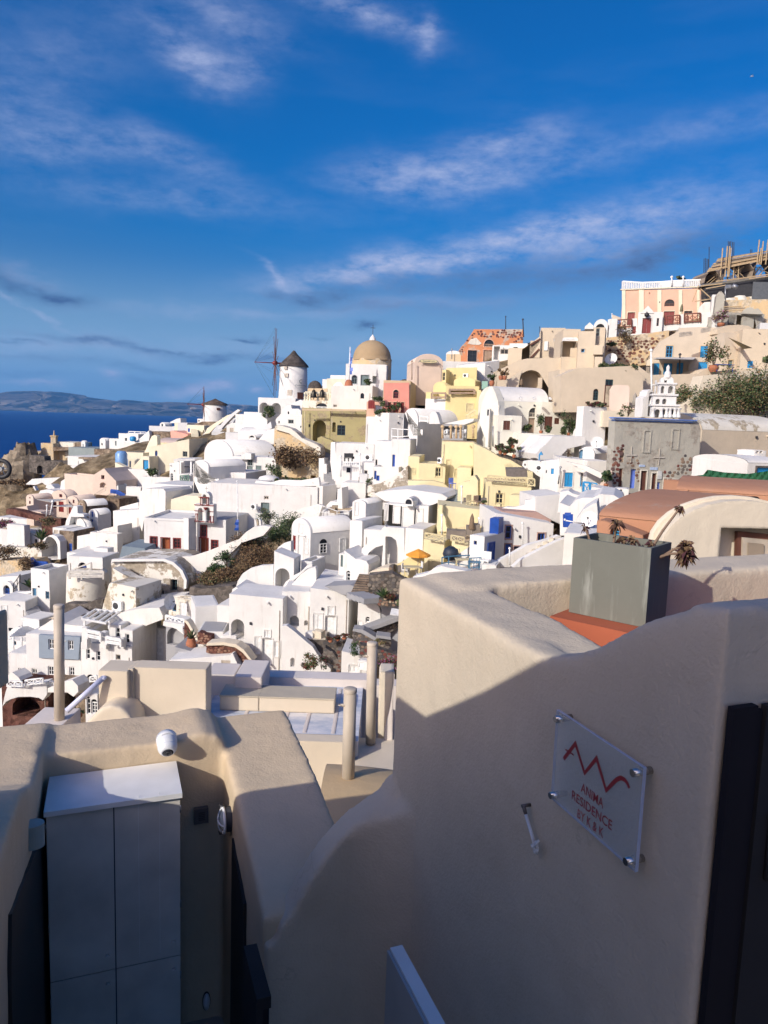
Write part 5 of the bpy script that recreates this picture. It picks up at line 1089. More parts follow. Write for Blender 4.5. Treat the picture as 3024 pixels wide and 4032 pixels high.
h('white low wall house behind the curving stairs',470,590,790,870,D=154,col='w',dep=6,roof='w',par=.6)
w('sweeping pale blue grey stair parapet from the small windmill',[(312,955),(330,900),(380,840),(440,785),(492,748),(510,760),(460,800),(400,860),(360,905),(345,955)],D=166,t=1.0,col='wg',name='stair_parapet')
w('second curving cream stair parapet beside the steps',[(218,952),(240,905),(290,870),(340,840),(400,800),(450,785),(440,805),(350,862),(300,900),(250,955)],D=170,t=1.0,col='cr',name='stair_parapet')
frame(0,0,1)
stairs('long flight of grey steps curving up to the ridge',[(862,1705),(905,1645)],163,176,12,3.2);stairs('shorter flight of grey steps below the small windmill',[(815,1722),(848,1682)],168,176,8,2.6)
stairs('narrow cream steps at the left of the small windmill',[(768,1712),(764,1688)],172,178,6,1.6,col='cr')
frame(700,1250,Z)
w('round stone terrace ring below the small windmill',[(140,905),(145,870),(200,850),(330,850),(345,870),(250,905)],D=182,t=4,col='sb',name='terrace_ring',cat='wall')
h('cream house at the left foot of the small windmill',75,215,880,960,D=178,col='cr',dep=6,roof='cr',op=[(205,920,220,950,'dk'),(82,905,100,935,'hb')])
h('tiny white cube left of the small windmill',0,78,860,920,D=190,col='wg',dep=5,roof='w');h('white ridge cottage behind the small windmill base',160,212,828,860,D=200,col='w',dep=4,op=[(168,838,178,850,'wk')])
h('white arched cottage with two brown doors near the stairs',398,510,862,965,D=158,kind='vf',col='w',th=8,dep=6,op=[(425,902,455,940,'ht'),(474,890,508,935,'ht')])
w('large shallow white dome roof below the arches',[(575,880),(580,850),(620,825),(680,818),(730,822),(765,840),(775,885)],D=150,t=7,col='w',name='dome_roof',cat='roof')
h('flat white terrace under the shallow dome',500,790,868,935,D=147,col='w',roof='w2',dep=5)
h('low white vault between the stairs and the olive house',490,718,893,995,D=143,kind='vx',ys=960,col='w',dep=8)
h('little arched white roof with a pale lunette',572,640,955,1000,D=138,kind='vf',col='w',dep=4,op=[(585,965,625,990,'aw')])
h('grey roofed white step house left of the low vault',390,495,938,1000,D=146,col='wg',roof='w2',dep=6,par=.3)
h('stacked white house with a dark window on the windmill slope',860,1012,790,905,D=134,col='w',roof='w',dep=6,par=.4,op=[(902,835,946,866,'wg'),(1000,885,1008,900,'wk')])
w('white stepped house parapets below the windmill path',[(795,885),(800,830),(830,800),(870,745),(880,720),(925,715),(930,745),(985,745),(1005,760),(1010,890)],D=140,t=4,col='w',name='stepped_parapet',op=[(822,845,832,865,'wk'),(898,768,910,792,'wk')])
w('slanted white lane wall leading to the tan rock',[(660,1000),(690,965),(740,915),(800,905),(800,985),(780,1040)],D=128,t=3,name='lane_wall');root,pl=w('small grey slope wall by the hooded lamp',[(700,895),(760,850),(770,905),(740,915)],D=132,t=2,col='wg',name='lane_wall')
h('large white barrel vaulted hall in the middle distance',215,450,998,1190,D=118,kind='vf',ys=1130,col='w',x2=812,th=50)
h('white side wing of the barrel hall with grey shutters',440,800,1140,1290,D=112,col='w',roof='w',dep=5,th=12,op=[(570,1142,612,1210,'wg!'),(565,1215,612,1250,'dg'),(638,1210,682,1270,'hg!')],sur='wg')
w('small rounded buttress cap on the barrel hall side',[(500,1160),(520,1125),(560,1105),(600,1112),(600,1160)],D=111,t=1.2,name='rounded_buttress',cat='wall')
h('lower white vaulted house left of the barrel hall',125,250,1165,1420,D=98,kind='vf',col='w',x2=555,th=38,ys=1215,op=[(132,1286,160,1338,'aw'),(180,1300,206,1360,'ww'),(292,1314,334,1352,'wk')])
h('flat white annexe roof in front of the barrel hall',380,555,1268,1380,D=101,col='w',roof='w2',dep=7,th=14)
h('white courtyard block with a steel roof hatch',455,610,1370,1420,D=99,col='w',roof='wg',dep=5,op=[(480,1384,575,1415,'hs')])
root,pl,bb=h('olive green plaster house with a tall arched entrance',1010,1240,742,1005,D=112,col='ol',roof='ol',dep=7,th=10,op=[(1102,838,1210,1012,'Aw',2.2),(1068,872,1084,895,'wk')])
w('teal double door deep inside the olive arch',[(1145,1012),(1148,880),(1200,880),(1202,1012)],D=113.9,t=.15,col='te',th=10,name='arch_door',cat='door')
h('right wing of the olive house with a teal window',1243,1532,752,1022,D=110,col='ol',roof='ol',dep=8,th=4,op=[(1302,880,1368,962,'we'),(1262,855,1290,935,'Aw',.8)])
w('long tan string course band along the olive house top',[(1012,745),(1240,748),(1532,752),(1532,768),(1240,764),(1012,760)],D=109.2,t=.3,col='ta',th=6,name='cornice',cat='cornice')
pole('thin downpipe at the corner of the olive house',cx(1038),cy(760),cy(1010),111,r=.07,col=SOL['y'],name='downpipe',cat='pipe')
w('curved olive stair parapet below the arched entrance',[(1135,1080),(1140,985),(1170,970),(1265,1010),(1275,1025),(1265,1130),(1200,1090)],D=108,t=1.0,col='ol',name='stair_parapet')
w('long weathered tan and orange retaining wall with rounded coping',[(785,1045),(790,905),(800,880),(850,885),(920,905),(960,930),(1010,980),(1070,1005),(1130,1030),(1162,1060),(1168,1140),(1155,1300),(1090,1320),(850,1300),(820,1100)],D=106,t=1.6,col='ro',name='retaining_wall',th=14,op=[(1084,1290,1126,1345,'ok')])
w('pale coping strip along the weathered tan wall',[(790,912),(800,878),(850,884),(925,908),(965,936),(1012,985),(1072,1010),(1130,1034),(1166,1062),(1168,1135),(1150,1140),(1125,1075),(1060,1045),(980,995),(905,945)],D=105.4,t=2.0,col='w3',name='coping',th=14,cat='wall')
for i,(x,y,r_,hh_)in enumerate(((960,1240,4.2,6.5),(880,1215,2.4,4.5))):pt('%s leafless brown shrub against the weathered tan wall'%('large','smaller')[i],x,y,r_,hh_,D=103.5,mats=BRUSH,n=900,leaf=.28,stems=24)
for i,(x,y)in enumerate(((905,1370),(950,1375),(1000,1372),(1045,1368))):agave(('%s agave below the weathered wall'%('leftmost','second','third','rightmost')[i]),cx(x),cy(y),100.5,1.6,1.6,i)
frame(0,0,1)
stairs('long grey stone staircase running down beside the olive house',[(1318,1945),(1285,1770)],95,109,26,2.0,col='fl')
frame(700,1250,Z)
w('white stepped parapet left of the long stone staircase',[(1150,1300),(1152,1150),(1195,1150),(1198,1195),(1215,1195),(1218,1300),(1240,1420),(1180,1420)],D=101,t=1.5,name='stair_parapet')
w('white shaded parapet right of the long stone staircase',[(1245,1180),(1250,1020),(1285,1015),(1300,1300),(1320,1420),(1275,1420)],D=99,t=1.5,name='stair_parapet')
h('white block below the bell terrace with a lunette arch',1015,1250,682,750,D=119,col='w3',roof='w2',dep=7,op=[(1130,700,1220,746,'aw')])
root=empty('bell_terrace',P(cx(1140),cy(685),120),'row of cream balusters carrying two dark hanging bells','bell frame')
a,b_=P(cx(1040),cy(612),120),P(cx(1250),cy(618),120)
m=MB();m.bar(a,b_,.3,.35);m.build('lintel',M_['cr'],root);a2,b2=P(cx(1038),cy(683),120),P(cx(1250),cy(688),120);m=MB();m.bar(a2,b2,.3,.3);m.build('sill',M_['cr'],root)
for i,t in enumerate((0,.1,.2,.5,.8,.88,.95,1)):
 m=MB();p=a2.lerp(b2,t);q=a.lerp(b_,t);hh_=q.z-p.z;m.lathe(p,[(.22,0),(.22,.3),(.12,.45),(.2,hh_*.4),(.1,hh_*.7),(.2,hh_*.85),(.2,hh_)],10);m.build('baluster',M_['cr'],root)
for x in(1110,1178):
 m=MB();c=P(cx(x),cy(655),119.6);m.lathe(c,[(.62,0),(.45,.25),(.36,.8),(.25,1.15),(.02,1.3)],14);m.tube(c+Vector((0,0,1.2)),c+Vector((0,0,1.9)),.05);m.tube(c+Vector((0,0,.2)),c-Vector((0,0,.3)),.06);m.build('bell',simple('dark_bronze',(.05,.045,.035),.4,.8),root)
h('tan annexe behind the bell terrace',1060,1220,580,616,D=127,col='ta',dep=5,roof='ta')
m=MB();c=P(cx(1120),cy(585),130);rr=58*Z*130/FPX;m.lathe(c,[(rr,-1),(rr*1.02,0),(rr*.92,rr*.5),(rr*.7,rr*.86),(rr*.35,rr*1.1),(.01,rr*1.18)],24);o=m.build('thatch_dome',cap);tag(o,'small dark thatched mill cap behind the bell terrace','roof')
h('cream cubic house behind the bell terrace',1215,1365,500,600,D=126,col='lb',roof='w',dep=6);h('white rooftop block beside the dome church',1180,1240,505,580,D=128,col='w',dep=5);h('small white rooftop with two chimneys left of the dome',1245,1368,472,510,D=131,col='w',dep=5,par=.4)
ds('white satellite dish on the white wall left of the flag',1312,578,D=118,r=.95)
h('big plain white house wall below the flag with one dark window',1248,1585,560,755,D=114,col='w2',roof='w2',dep=8,th=6,op=[(1492,618,1522,662,'ak'),(1270,712,1300,732,'wt')],ytr=555)
b=P(cx(1590),cy(560),124);root,pl,bb=h('white church body with dark arched windows under the brown dome',1368,1700,382,566,D=121,col='w',roof='w',dep=11,th=4,op=[(1420,470,1464,542,'ag!'),(1494,470,1560,556,'dg!'),(1590,478,1622,540,'ok')],name='church',cat='church',sur='wg')
fr_=[FR[0],FR[1]]
cD=P(cx(1585),cy(385),126);m=MB();rD=152*Z*126/FPX;m.lathe(cD-Vector((0,0,1.0)),[(rD*1.08,-1.5),(rD*1.08,.9+.9),(rD*1.0,1.9)],8,a0=.3);m.build('drum',M_['ro'],root)
m=MB();zb_=P(cx(1585),cy(338),126).z;c=Vector((cD.x,cD.y,zb_));ht=P(cx(1585),cy(185),126).z-zb_
m.lathe(c,[(rD*1.04,-.35),(rD*1.05,-.05),(rD,0)]+[(rD*math.cos(a),ht*math.sin(a))for a in[math.pi/2*i/12 for i in range(1,12)]]+[(.02,ht)],40);m.build('dome',M_['oc'],root)
m=MB();m.lathe(c+Vector((0,0,ht-.1)),[(.55,0),(.5,.4),(.2,.8),(.12,.9),(.01,1.1)],12);m.build('finial',M_['w'],root);q=c+Vector((0,0,ht+.9));m=MB();m.bar(q,q+Vector((0,0,1.6)),.08);m.bar(q+Vector((-.4,0,1.1)),q+Vector((.4,0,1.1)),.07);m.build('cross',SOL['f'],root)
root=empty('flag_pole',P(cx(1398),cy(550),116),'white flagpole with a furled blue and white flag in a clay base','flagpole')
a=P(cx(1396),cy(552),116);t_=P(cx(1408),cy(240),116);m=MB();m.tube(a,t_,.12,.07,8);m.build('pole',SOL['w'],root);m=MB();m.lathe(a-Vector((0,0,.2)),[(.7,0),(.55,.6),(.35,1.0),(.02,1.05)],14);m.build('base_pot',TERRA,root)
m=MB()
for i in range(7):
 f0,f1=.28+i*.09,.28+(i+1)*.09;p0,p1=a.lerp(t_,f0),a.lerp(t_,f1);off=Vector((.28+.12*math.sin(i*2),-.1,0));m.face([p0,p0+off*(1.6-i*.12),p1+off*(1.5-i*.12),p1],i%2);m.face([p0+Vector((0,.05,0)),p1+Vector((0,.05,0)),p1+off*(1.5-i*.12)+Vector((0,.05,0)),p0+off*(1.6-i*.12)+Vector((0,.05,0))],i%2)
m.build('furled_flag',[SOL['b'],SOL['v']],root,False)
root=plant('clipped green bush in a white planter under the dome church',cx(1545),cy(556),118,1.1,1.5,n=260,leaf=.25)
# ============ frame 3
frame(1400,1250,Z)
h('pink rounded gable house with an oval name board',478,708,298,545,D=108,kind='vf',ys=370,col='bp',x2=420,dep=9,th=-6)
root=empty('name_board',P(cx(598),cy(358),107.5),'oval cream name board on the pink rounded gable','sign');pl=facade(cx(598),cy(358),107.6,-6);m=MB();ov=[(1.25*math.cos(t)*(1+.06*math.sin(3*t)),.27*math.sin(t)*(1+.15*math.cos(2*t))+pl.uv(cx(598),cy(358))[1])for t in[6.283*i/28 for i in range(28)]];slab(m,pl,ov,.06);m.build('board',SOL['y'],root)
m=MB();z0=pl.uv(cx(598),cy(358))[1]
slab(m,pl,[(x*1.06,(z-z0)*1.14+z0)for x,z in ov],.10,(),0,d0=.062);m.build('board_rim',SOL['g'],root)
far_text('Il secondo - Oia',pl.pt(-.85,z0-.09,-.03),pl.u,.2,1.7,SOL['g'],root)
for sx in(-1,1):
 m=MB();m.bar(pl.pt(sx*1.25,z0+.03,-.05),pl.pt(sx*1.5,z0-.2,-.05),.1,.07);m.build('scroll_end',SOL['g'],root)
pole('slim brown pipe on the pink rounded gable',cx(460),cy(362),cy(510),107,r=.08,col=SOL['p'],name='downpipe',cat='pipe')
h('tan sided rose house facade with arched fanlight window',220,440,515,790,D=97,col='ta',roof='ta',dep=6,th=6,x2=572,op=[])
root,pl=w('rose red facade panel with a cream arched fanlight and red doors',[(230,780),(230,535),(438,532),(438,780)],D=96.6,t=.35,col='rp',th=6,name='rose_facade',cat='facade',op=[(308,590,352,660,'ar!'),(264,692,290,776,'dr!'),(308,692,352,776,'dr!'),(370,692,396,778,'dr!')],sur='pe')
h('pink porch of the rose house with a small gate',88,222,690,805,D=97,col='pe',roof='pe',dep=3,th=6,op=[(165,720,215,795,'hw')])
rl('dark red little picket gate on the pink porch',[(108,682,745),(130,678,745),(152,684,745)],D=96,kind='b',n=3,col='r',t=.12,name='picket_gate',cat='gate')
for i,(x,y,r_,q)in enumerate(((250,775,1.0,'climbing vine beside the left red door'),(345,770,.8,'small vine beside the middle red door'),(180,800,1.0,'dark bush on the pink porch'),(185,690,.9,'dark flowering bush on the porch wall'))):pt(q,x,y,r_,2.6 if i<2 else 1.5,D=95.5,n=220,leaf=.2)
h('tall white wall under the rose house',80,270,812,1025,D=95,col='w',roof='w',dep=5,th=8)
h('shaded white wall right of the tall white wall',268,405,782,1000,D=93,col='w2',roof='w',dep=5,th=-25)
root,pl=w('orange plastered ruin with broken red stone top edge and arched window',[(860,365),(862,240),(900,200),(960,110),(968,96),(1365,96),(1368,150),(1365,365)],D=121,t=6,col='or_',th=2,name='ruined_house',cat='ruin',op=[(1050,180,1130,240,'ap!'),(916,268,990,362,'wf!'),(1044,268,1115,362,'dp!')],sur='pe')
stones_on(root,pl,[pl.uv(cx(x),cy(y))for x,y in[(900,210),(970,105),(1365,105),(1368,190),(1300,225),(1240,180),(1180,160),(1080,170),(980,165),(930,190)]],size=.42,mats='r',d=-.04,dens=.6,cap=290)
stones_on(root,pl,[pl.uv(cx(x),cy(y))for x,y in[(845,280),(895,205),(915,215),(870,290),(862,340)]],size=.4,mats='b',d=-.04,dens=.8)
w('patch of pale crumbling mortar on the orange ruin',[(915,215),(940,178),(985,165),(1030,212),(1010,225),(960,222)],D=120.9,t=.2,col='w3',th=2,name='mortar_patch',cat='wall');w('second pale mortar patch at the right of the orange ruin',[(1210,160),(1290,180),(1340,170),(1330,215),(1270,222),(1230,195)],D=120.8,t=.2,col='w3',th=2,name='mortar_patch',cat='wall')
po('tall thin antenna mast on the orange ruin',1226,-5,96,D=123,r=.07,col=SOL['f'],name='antenna',cat='antenna');po('dark leaning aerial pole right of the orange ruin',1372,20,160,D=123,r=.1,col=SOL['f'],name='antenna',cat='antenna',px2=1366);po('faint short aerial pole behind the beige house',1503,80,160,D=125,r=.05,col=SOL['f'],name='antenna',cat='antenna')
h('white vaulted hut left of the orange ruin',738,850,272,340,D=125,kind='vf',col='w',dep=5,ys=300);h('tan block under the white vaulted hut',740,862,300,368,D=122,col='ta',dep=4)
po('grey mast before the white vaulted hut',786,262,340,D=121,r=.08,col=METAL,name='mast')
h('wide white terrace wall under the orange ruin',706,1075,362,480,D=116,col='w',roof='w',dep=6,th=2)
h('white house with dark terrace openings right of the orange ruin',1112,1252,228,350,D=115,col='w',roof='w',dep=6,op=[(1128,236,1176,345,'ok'),(1182,258,1248,300,'wt')])
h('white pavilion with a dark glazed arch',1250,1398,212,350,D=113,col='w',roof='w',dep=6,op=[(1270,240,1338,345,'ag',1.0)],x2=1410)
h('pale blue shaded white house below the glazed arch',1050,1165,370,560,D=105,col='w',roof='w',dep=7,th=-30,ytr=350)
w('dark arched passage doorway between white houses',[(988,470),(990,385),(1010,374),(1040,376),(1052,390),(1050,480)],D=107,t=.3,col='te',name='passage_door',cat='door')
w('white sloping stair wall beside the yellow house',[(970,420),(1000,440),(1040,500),(1050,560),(1085,590),(1080,620),(1010,600),(980,560)],D=103,t=2,name='stair_wall')
h('upper yellow house with a rounded roof and air conditioner',735,985,412,580,D=101,col='ye',roof='yp',dep=6,th=6,ytr=408)
ac_('white air conditioner on the upper yellow house',876,458,920,490,D=99.7)
h('lower projecting yellow block with rounded top',800,975,490,600,D=98,kind='vf',ys=520,col='ye',dep=4)
h('yellow arched recess block at the left of the terrace',632,740,525,640,D=98,kind='vf',ys=570,col='ye',dep=5)
h('yellow terrace storey with a brown rail',730,1000,560,790,D=94,col='ye',roof='ye',dep=5,th=6,op=[(765,585,972,628,'ok',1.5),(905,704,960,772,'hy!')],sur='yp')
rl('brown timber terrace rail on the yellow house',[(768,590,628),(970,590,628)],D=93.4,th=6,kind='h',n=1,col='p',t=.2);rl('brown timber rail on the left yellow terrace',[(622,618,665),(735,618,665)],D=94,kind='h',n=1,col='p',t=.18)
w('curved yellow buttress right of the yellow terrace',[(985,800),(990,600),(1020,590),(1045,640),(1040,700),(1020,800)],D=92,t=2,col='ye',name='buttress')
h('yellow narrow shrine gable on the upper house',705,738,430,520,D=99,col='ye',dep=2,op=[(710,450,732,515,'wy')],ytr=425)
rl('cream stair rail below the yellow terrace',[(905,800,830),(980,752,800)],D=89,kind='x',col='y',t=.12)
h('tan cube with a doorway left of the yellow terrace',572,632,610,690,D=96,col='ye',dep=4);h('white wall block under the left yellow terrace',568,735,665,750,D=95,col='w',roof='w',dep=4)
h('white vaulted house with a tall shuttered window above the yellow cafe',378,500,742,1110,D=88,kind='vf',ys=850,col='w',x2=900,th=42,op=[(434,882,470,962,'ht!'),(530,915,548,965,'hn')])
w('rounded white dormer with a porthole on the white vault',[(600,870),(605,790),(630,768),(655,770),(672,800),(690,870)],D=86,t=1.5,name='dormer',cat='wall')
rl('white tubular roof rail on the central vault',[(522,805,855),(590,812,862)],D=86.5,kind='h',n=1,t=.1)
w('low grey edged roof slab behind the cafe terrace',[(705,868),(890,876),(960,850),(970,825),(900,830),(720,868)],D=86,t=2.5,name='roof_slab',cat='roof');h('shaded bar front below the roof slab',705,880,876,980,D=85,col='fl',dep=2,op=[(720,890,870,960,'ok')])
for i,x in enumerate((710,778,858,822,960)):po(['leftmost','second','third','rear','rightmost'][i]+' pale post of the rooftop cafe rail',x,900,988,D=79.3,r=.13,col=PINE,name='rail_post',cat='post')
for i,x in enumerate((725,770,800,840,878)):chair('white slatted cafe chair %s on the yellow rooftop'%['at the left end','second from the left','in the centre','fourth from the left','at the right end'][i],P(cx(x),cy(982),80.5+(i%2)),(1 if i%2 else-1,-.3),'w',1.0,group='cafe chairs')
for i,x in enumerate((750,855)):table('%s small white cafe table on the yellow rooftop'%('left','right')[i],P(cx(x),cy(980),81),.9,.8,'w')
# ============ ivory house centre right
h('large ivory house with a white vaulted roof and tall arched door',1165,1560,572,960,D=82,kind='vx',ys=688,col='iv',roof='w',dep=8,th=-10,op=[(1415,738,1490,815,'at!'),(1410,822,1490,950,'dp'),(1302,802,1362,905,'dp'),(1542,810,1604,915,'hn!')],x2=None)
frame(1800,1450,.3617)
h('right part of the ivory house wall with a small brown window',900,1285,372,740,D=81,col='iv',roof='w',dep=8,th=-10,op=[(950,525,1034,668,'hn'),(1060,542,1110,608,'hn')])
W('rounded white gable end of the ivory house',[(cx(x),cy(y))for x,y in[(245,600),(250,480),(270,380),(310,270),(350,205),(385,205),(420,280),(445,360),(450,520),(440,700),(300,760)]],80,55,.9,'iv','gable_wall','wall')
h('tall narrow ivory chimney block at the left of the ivory house',372,452,400,560,D=78,col='iv',dep=3,roof='w')
h('ivory porch block with a small brown window',430,690,515,860,D=76,col='iv',roof='w',dep=5,th=-8,x2=300,op=[(502,572,575,672,'hn!')])
h('ivory courtyard wall in front of the tall arched door',635,1040,712,1000,D=75,col='iv',dep=3,roof='iv',th=-8)
for i,x in enumerate((488,690,838,1005,1195)):
 m=MB();c=P(cx(x),cy(325),79.5);m.tube(c,c+Vector((0,-.6,-.1)),.16,.14,8);tag(m.build('roof_spout',M_['w'],None),'%s stubby white water spout on the ivory vault'%('first','second','third','fourth','fifth')[i]+' from the left','spout')
h('narrow ivory meter box ledge by the slim pipes',320,352,440,545,D=77.5,col='w',op=[(328,450,345,515,'wk')],dep=.8,name='wall_niche',cat='niche')
po('pair of grey pipes down the ivory porch corner',385,640,850,D=75.2,r=.05,col=METAL,name='downpipe',cat='pipe');po('second thin pipe beside the grey pipe',396,640,855,D=75.2,r=.04,col=METAL,name='downpipe',cat='pipe')
for i,(x,y,r_,hh_,q)in enumerate(((470,935,.75,1.6,'leftmost'),(520,945,.8,1.2,'second'),(570,910,.6,1.5,'third'),(605,870,.6,1.3,'uppermost'),(618,975,.8,1.4,'rightmost'))):pt('%s terracotta pot plant under the ivory wall'%q,x,y,r_,hh_,D=72.5,pot=(.36,.6),n=240,leaf=.16,mats=GREEN+[REDL[1]],group='potted plants under the ivory wall')
for i,(x,y,r_,hh_,q)in enumerate(((910,712,.8,3.4,'tall dark green potted vine by the tall door'),(985,705,.6,1.2,'low bush beside the brown shutter'),(1210,735,1.0,4.2,'sparse climbing shrub with pale blossom'),(1265,738,.8,3.0,'green climber at the ivory house corner'),(760,705,.6,1.6,'dark shrub left of the tall door'),(1150,730,.6,1.8,'thin leafed plant under the small window'))):pt(q,x,y,r_,hh_,D=77 if i!=0 else 77.5,pot=(.35,.6)if i in(0,2)else None,n=300,leaf=.16)
w('dark rocky path edge below the ivory house pots',[(430,930),(500,945),(640,995),(720,1020),(700,1060),(560,990),(430,950)],D=73,t=2,col='sg',name='rock_path',cat='path')
w('broad white ramp wall sweeping up from the blue shrine',[(880,1000),(860,930),(900,880),(960,830),(1000,790),(1045,740),(1400,745),(1400,830),(1200,880),(1100,990)],D=70,t=5,name='ramp_wall',th=-14)
h('tall white tower block with a flower topped roof',1350,1600,418,860,D=72,col='w',roof='w',dep=4,th=-18,x2=1340)
for i,(x,q)in enumerate(((1450,REDL),(1500,REDL),(1545,GREEN),(1575,REDL))):pt('%s flower clump on the white tower block'%('leftmost','second','green','rightmost')[i],x,420,.6,.9,D=72.5,mats=q,n=220,leaf=.14)
h('pale shaded arch behind the white tower block',1250,1345,250,560,D=84,kind='vf',col='iv',dep=4,ys=340);agave('tall cactus clump beside the white tower block',cx(1350),cy(738),73.5,1.1,2.4,0)
w('white oven like hump by the cactus',[(1255,742),(1265,690),(1290,640),(1320,622),(1340,640),(1345,742)],D=74,t=1.2,name='rounded_hump')
# ============ frame 4: upper right, beige hotel, peach mansion and the building site
frame(2224,900,Z)
root,MPL,bb_=h('peach mansion with cream pilasters and an arched fanlight',455,1130,497,790,D=112,col='pe',roof='pe',dep=9,th=20,op=[(815,578,896,634,'an'),(806,676,892,790,'dr!'),(510,684,570,790,'dr!'),(975,672,1040,700,'wn!')],sur='cr',name='mansion',cat='house')
for i,(a,b_)in enumerate(((466,496),(606,646),(756,790),(930,960),(1080,1102))):w('%s cream pilaster on the peach mansion'%('leftmost','second','middle','fourth','rightmost')[i],[(a,790),(a,500),(b_,500),(b_,790)],on=(MPL,.12),t=.25,col='cr',name='pilaster',cat='pilaster')
w('cream cornice along the roof edge of the peach mansion',[(452,502),(452,494),(1132,468),(1132,478)],on=(MPL,.2),t=.5,col='cr',name='cornice',cat='cornice')
rl('white balustrade on the roof of the peach mansion',[(472,432,494),(632,442,486),(790,436,482),(868,430,476),(962,424,472),(1125,418,466)],on=(MPL,.05),kind='b',n=11,t=.17)
for i,x in enumerate((873,966)):po('%s tall white post on the mansion balustrade'%('left','right')[i],x,402,470,D=DP(MPL,cx(x)),r=.12,name='roof_post',cat='post')
pt('small green shrub on the mansion roof',935,435,.9,1.6,D=114,n=150,leaf=.25)
root,TPL,bb_=h('white gabled gatehouse with a dark red door',588,790,682,858,D=105.5,col='w',roof='w',dep=3,th=18,op=[(632,732,704,856,'dr!'),(750,732,768,796,'wn')],sur='w')
w('white triangular pediment over the dark red door',[(618,692),(680,628),(728,684),(728,692)],on=(TPL,.1),t=3,name='pediment',cat='pediment')
root,pl=w('long white terrace wall in front of the peach mansion',[(345,885),(352,742),(385,740),(412,752),(418,815),(470,816),(545,808),(548,735),(590,733),(592,858),(790,845),(790,735),(812,720),(816,786),(940,776),(942,700),(975,698),(976,772),(1105,762),(1108,688),(1190,680),(1192,805),(800,840),(590,868)],on=(TPL,-.6),t=1.0,name='terrace_wall',op=[(550,798,580,858,'dr')])
for i,(a,b_,t_,u_)in enumerate(((424,545,745,814),(818,938,712,785),(978,1106,695,772))):rl('%s wrought iron scroll railing before the mansion'%('left','middle','right')[i],[(a,t_+3,u_),(b_,t_-5,u_-8)],on=(TPL,-.4),kind='c',col=simple('rust_iron',(.16,.05,.03)),t=.13,n=3,group='scroll railings')
umbrella('closed olive grey parasol on the mansion terrace',cx(950),cy(615),cy(700),107,.5,simple('olive_canvas',(.16,.15,.09),.9))
h('white flared wall by the white gable corner',355,420,738,890,D=104,col='w',dep=3);w('low white gable ornament left of the terrace',[(160,820),(165,800),(203,765),(235,795),(235,820)],D=107,t=2,name='gable_ornament',cat='gable')
h('white arched hut with dark lunette beside the gable ornament',232,345,740,890,D=106,kind='vf',col='w',ys=800,dep=4,op=[(252,778,326,840,'ag',.6)])
po('slim white mast left of the mansion',384,700,740,D=105,r=.06);w('beige screen panel at the mansion left corner',[(384,745),(384,700),(456,726),(456,745)],D=109,t=.2,col='gb',name='screen_panel',cat='screen')
root=empty('wall_lantern',P(cx(668),cy(722),DP(TPL,cx(668))-.3),'dark wall lantern above the dark red gate door','lantern');m=MB();c=P(cx(668),cy(722),DP(TPL,cx(668))-.3);m.lathe(c,[(.1,0),(.3,.1),(.35,.45),(.1,.6),(.02,.75)],8);m.bar(c+Vector((0,0,.6)),c+Vector((0,.8,.6)),.08);m.build('lantern_body',SOL['f'],root)
root=empty('building_site',P(cx(1400),cy(580),106),'unfinished concrete building wrapped in rough timber scaffolding','building')
SD=simple('site_concrete',(.22,.20,.17),.9);pl=facade(cx(1130),cy(590),107,-4)
def q_(x,y):return pl.uv(cx(x),cy(y))
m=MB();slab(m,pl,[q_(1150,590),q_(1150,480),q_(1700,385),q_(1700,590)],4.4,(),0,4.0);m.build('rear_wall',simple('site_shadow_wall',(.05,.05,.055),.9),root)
m=MB();slab(m,pl,[q_(1120,470),q_(1140,452),q_(1230,440),q_(1700,378),q_(1700,402),q_(1250,455)],5.0);m.build('floor_slab',SD,root)
for arc in((1140,1265,440,345),(1290,1560,440,258),(1530,1800,400,215)):
 a0,z0=q_(arc[0],arc[2]);a1,_=q_(arc[1],arc[2]);_,z1=q_((arc[0]+arc[1])/2,arc[3]);ap=arch_pts(a0,a1,z0,z1,9)
 for i in range(9):
  m=MB();a,b_=ap[i],ap[i+1];m.face([pl.pt(*a,0),pl.pt(*b_,0),pl.pt(*b_,4.5),pl.pt(*a,4.5)]);m.face([pl.pt(a[0],a[1]+.15,0),pl.pt(a[0],a[1]+.15,4.5),pl.pt(b_[0],b_[1]+.15,4.5),pl.pt(b_[0],b_[1]+.15,0)]);m.face([pl.pt(*a,0),pl.pt(*b_,0),pl.pt(b_[0],b_[1]+.15,0),pl.pt(a[0],a[1]+.15,0)]);m.build('formwork_board',[WOOD,simple('dark_board',(.12,.09,.07),.9)][i%2],root,False)
def board(x0,y0,x1,y1,d,wd=.2,th_=.1,mt=PINE):m=MB();m.bar(pl.pt(*q_(x0,y0),d),pl.pt(*q_(x1,y1),d),th_*.7,wd*.62);m.build('timber_board',mt,root,False)
for i in range(9):board(1155+i*12,352-i*13,1700,240-i*8+random.randint(-6,6),-.2+.12*(i%3),.28,.08,[PINE,WOOD][i%2==0 and i>3])
for x in(1262,1300,1320,1330,1560,1575,1592,1630):board(x-8,400 if x<1400 else 300,x+12,random.choice((135,150,165))if x<1400 else random.choice((98,110,165)),-.5,.22,.16)
for a,b_,c,d in((1090,478,1260,458),(1130,498,1290,470),(1300,432,1700,372),(1210,440,1370,418),(1480,418,1700,388),(1040,602,1180,580),(1085,500,1180,585),(1070,470,1020,605),(1150,345,1300,322)):board(a,b_,c,d,-.8,.22,.12)
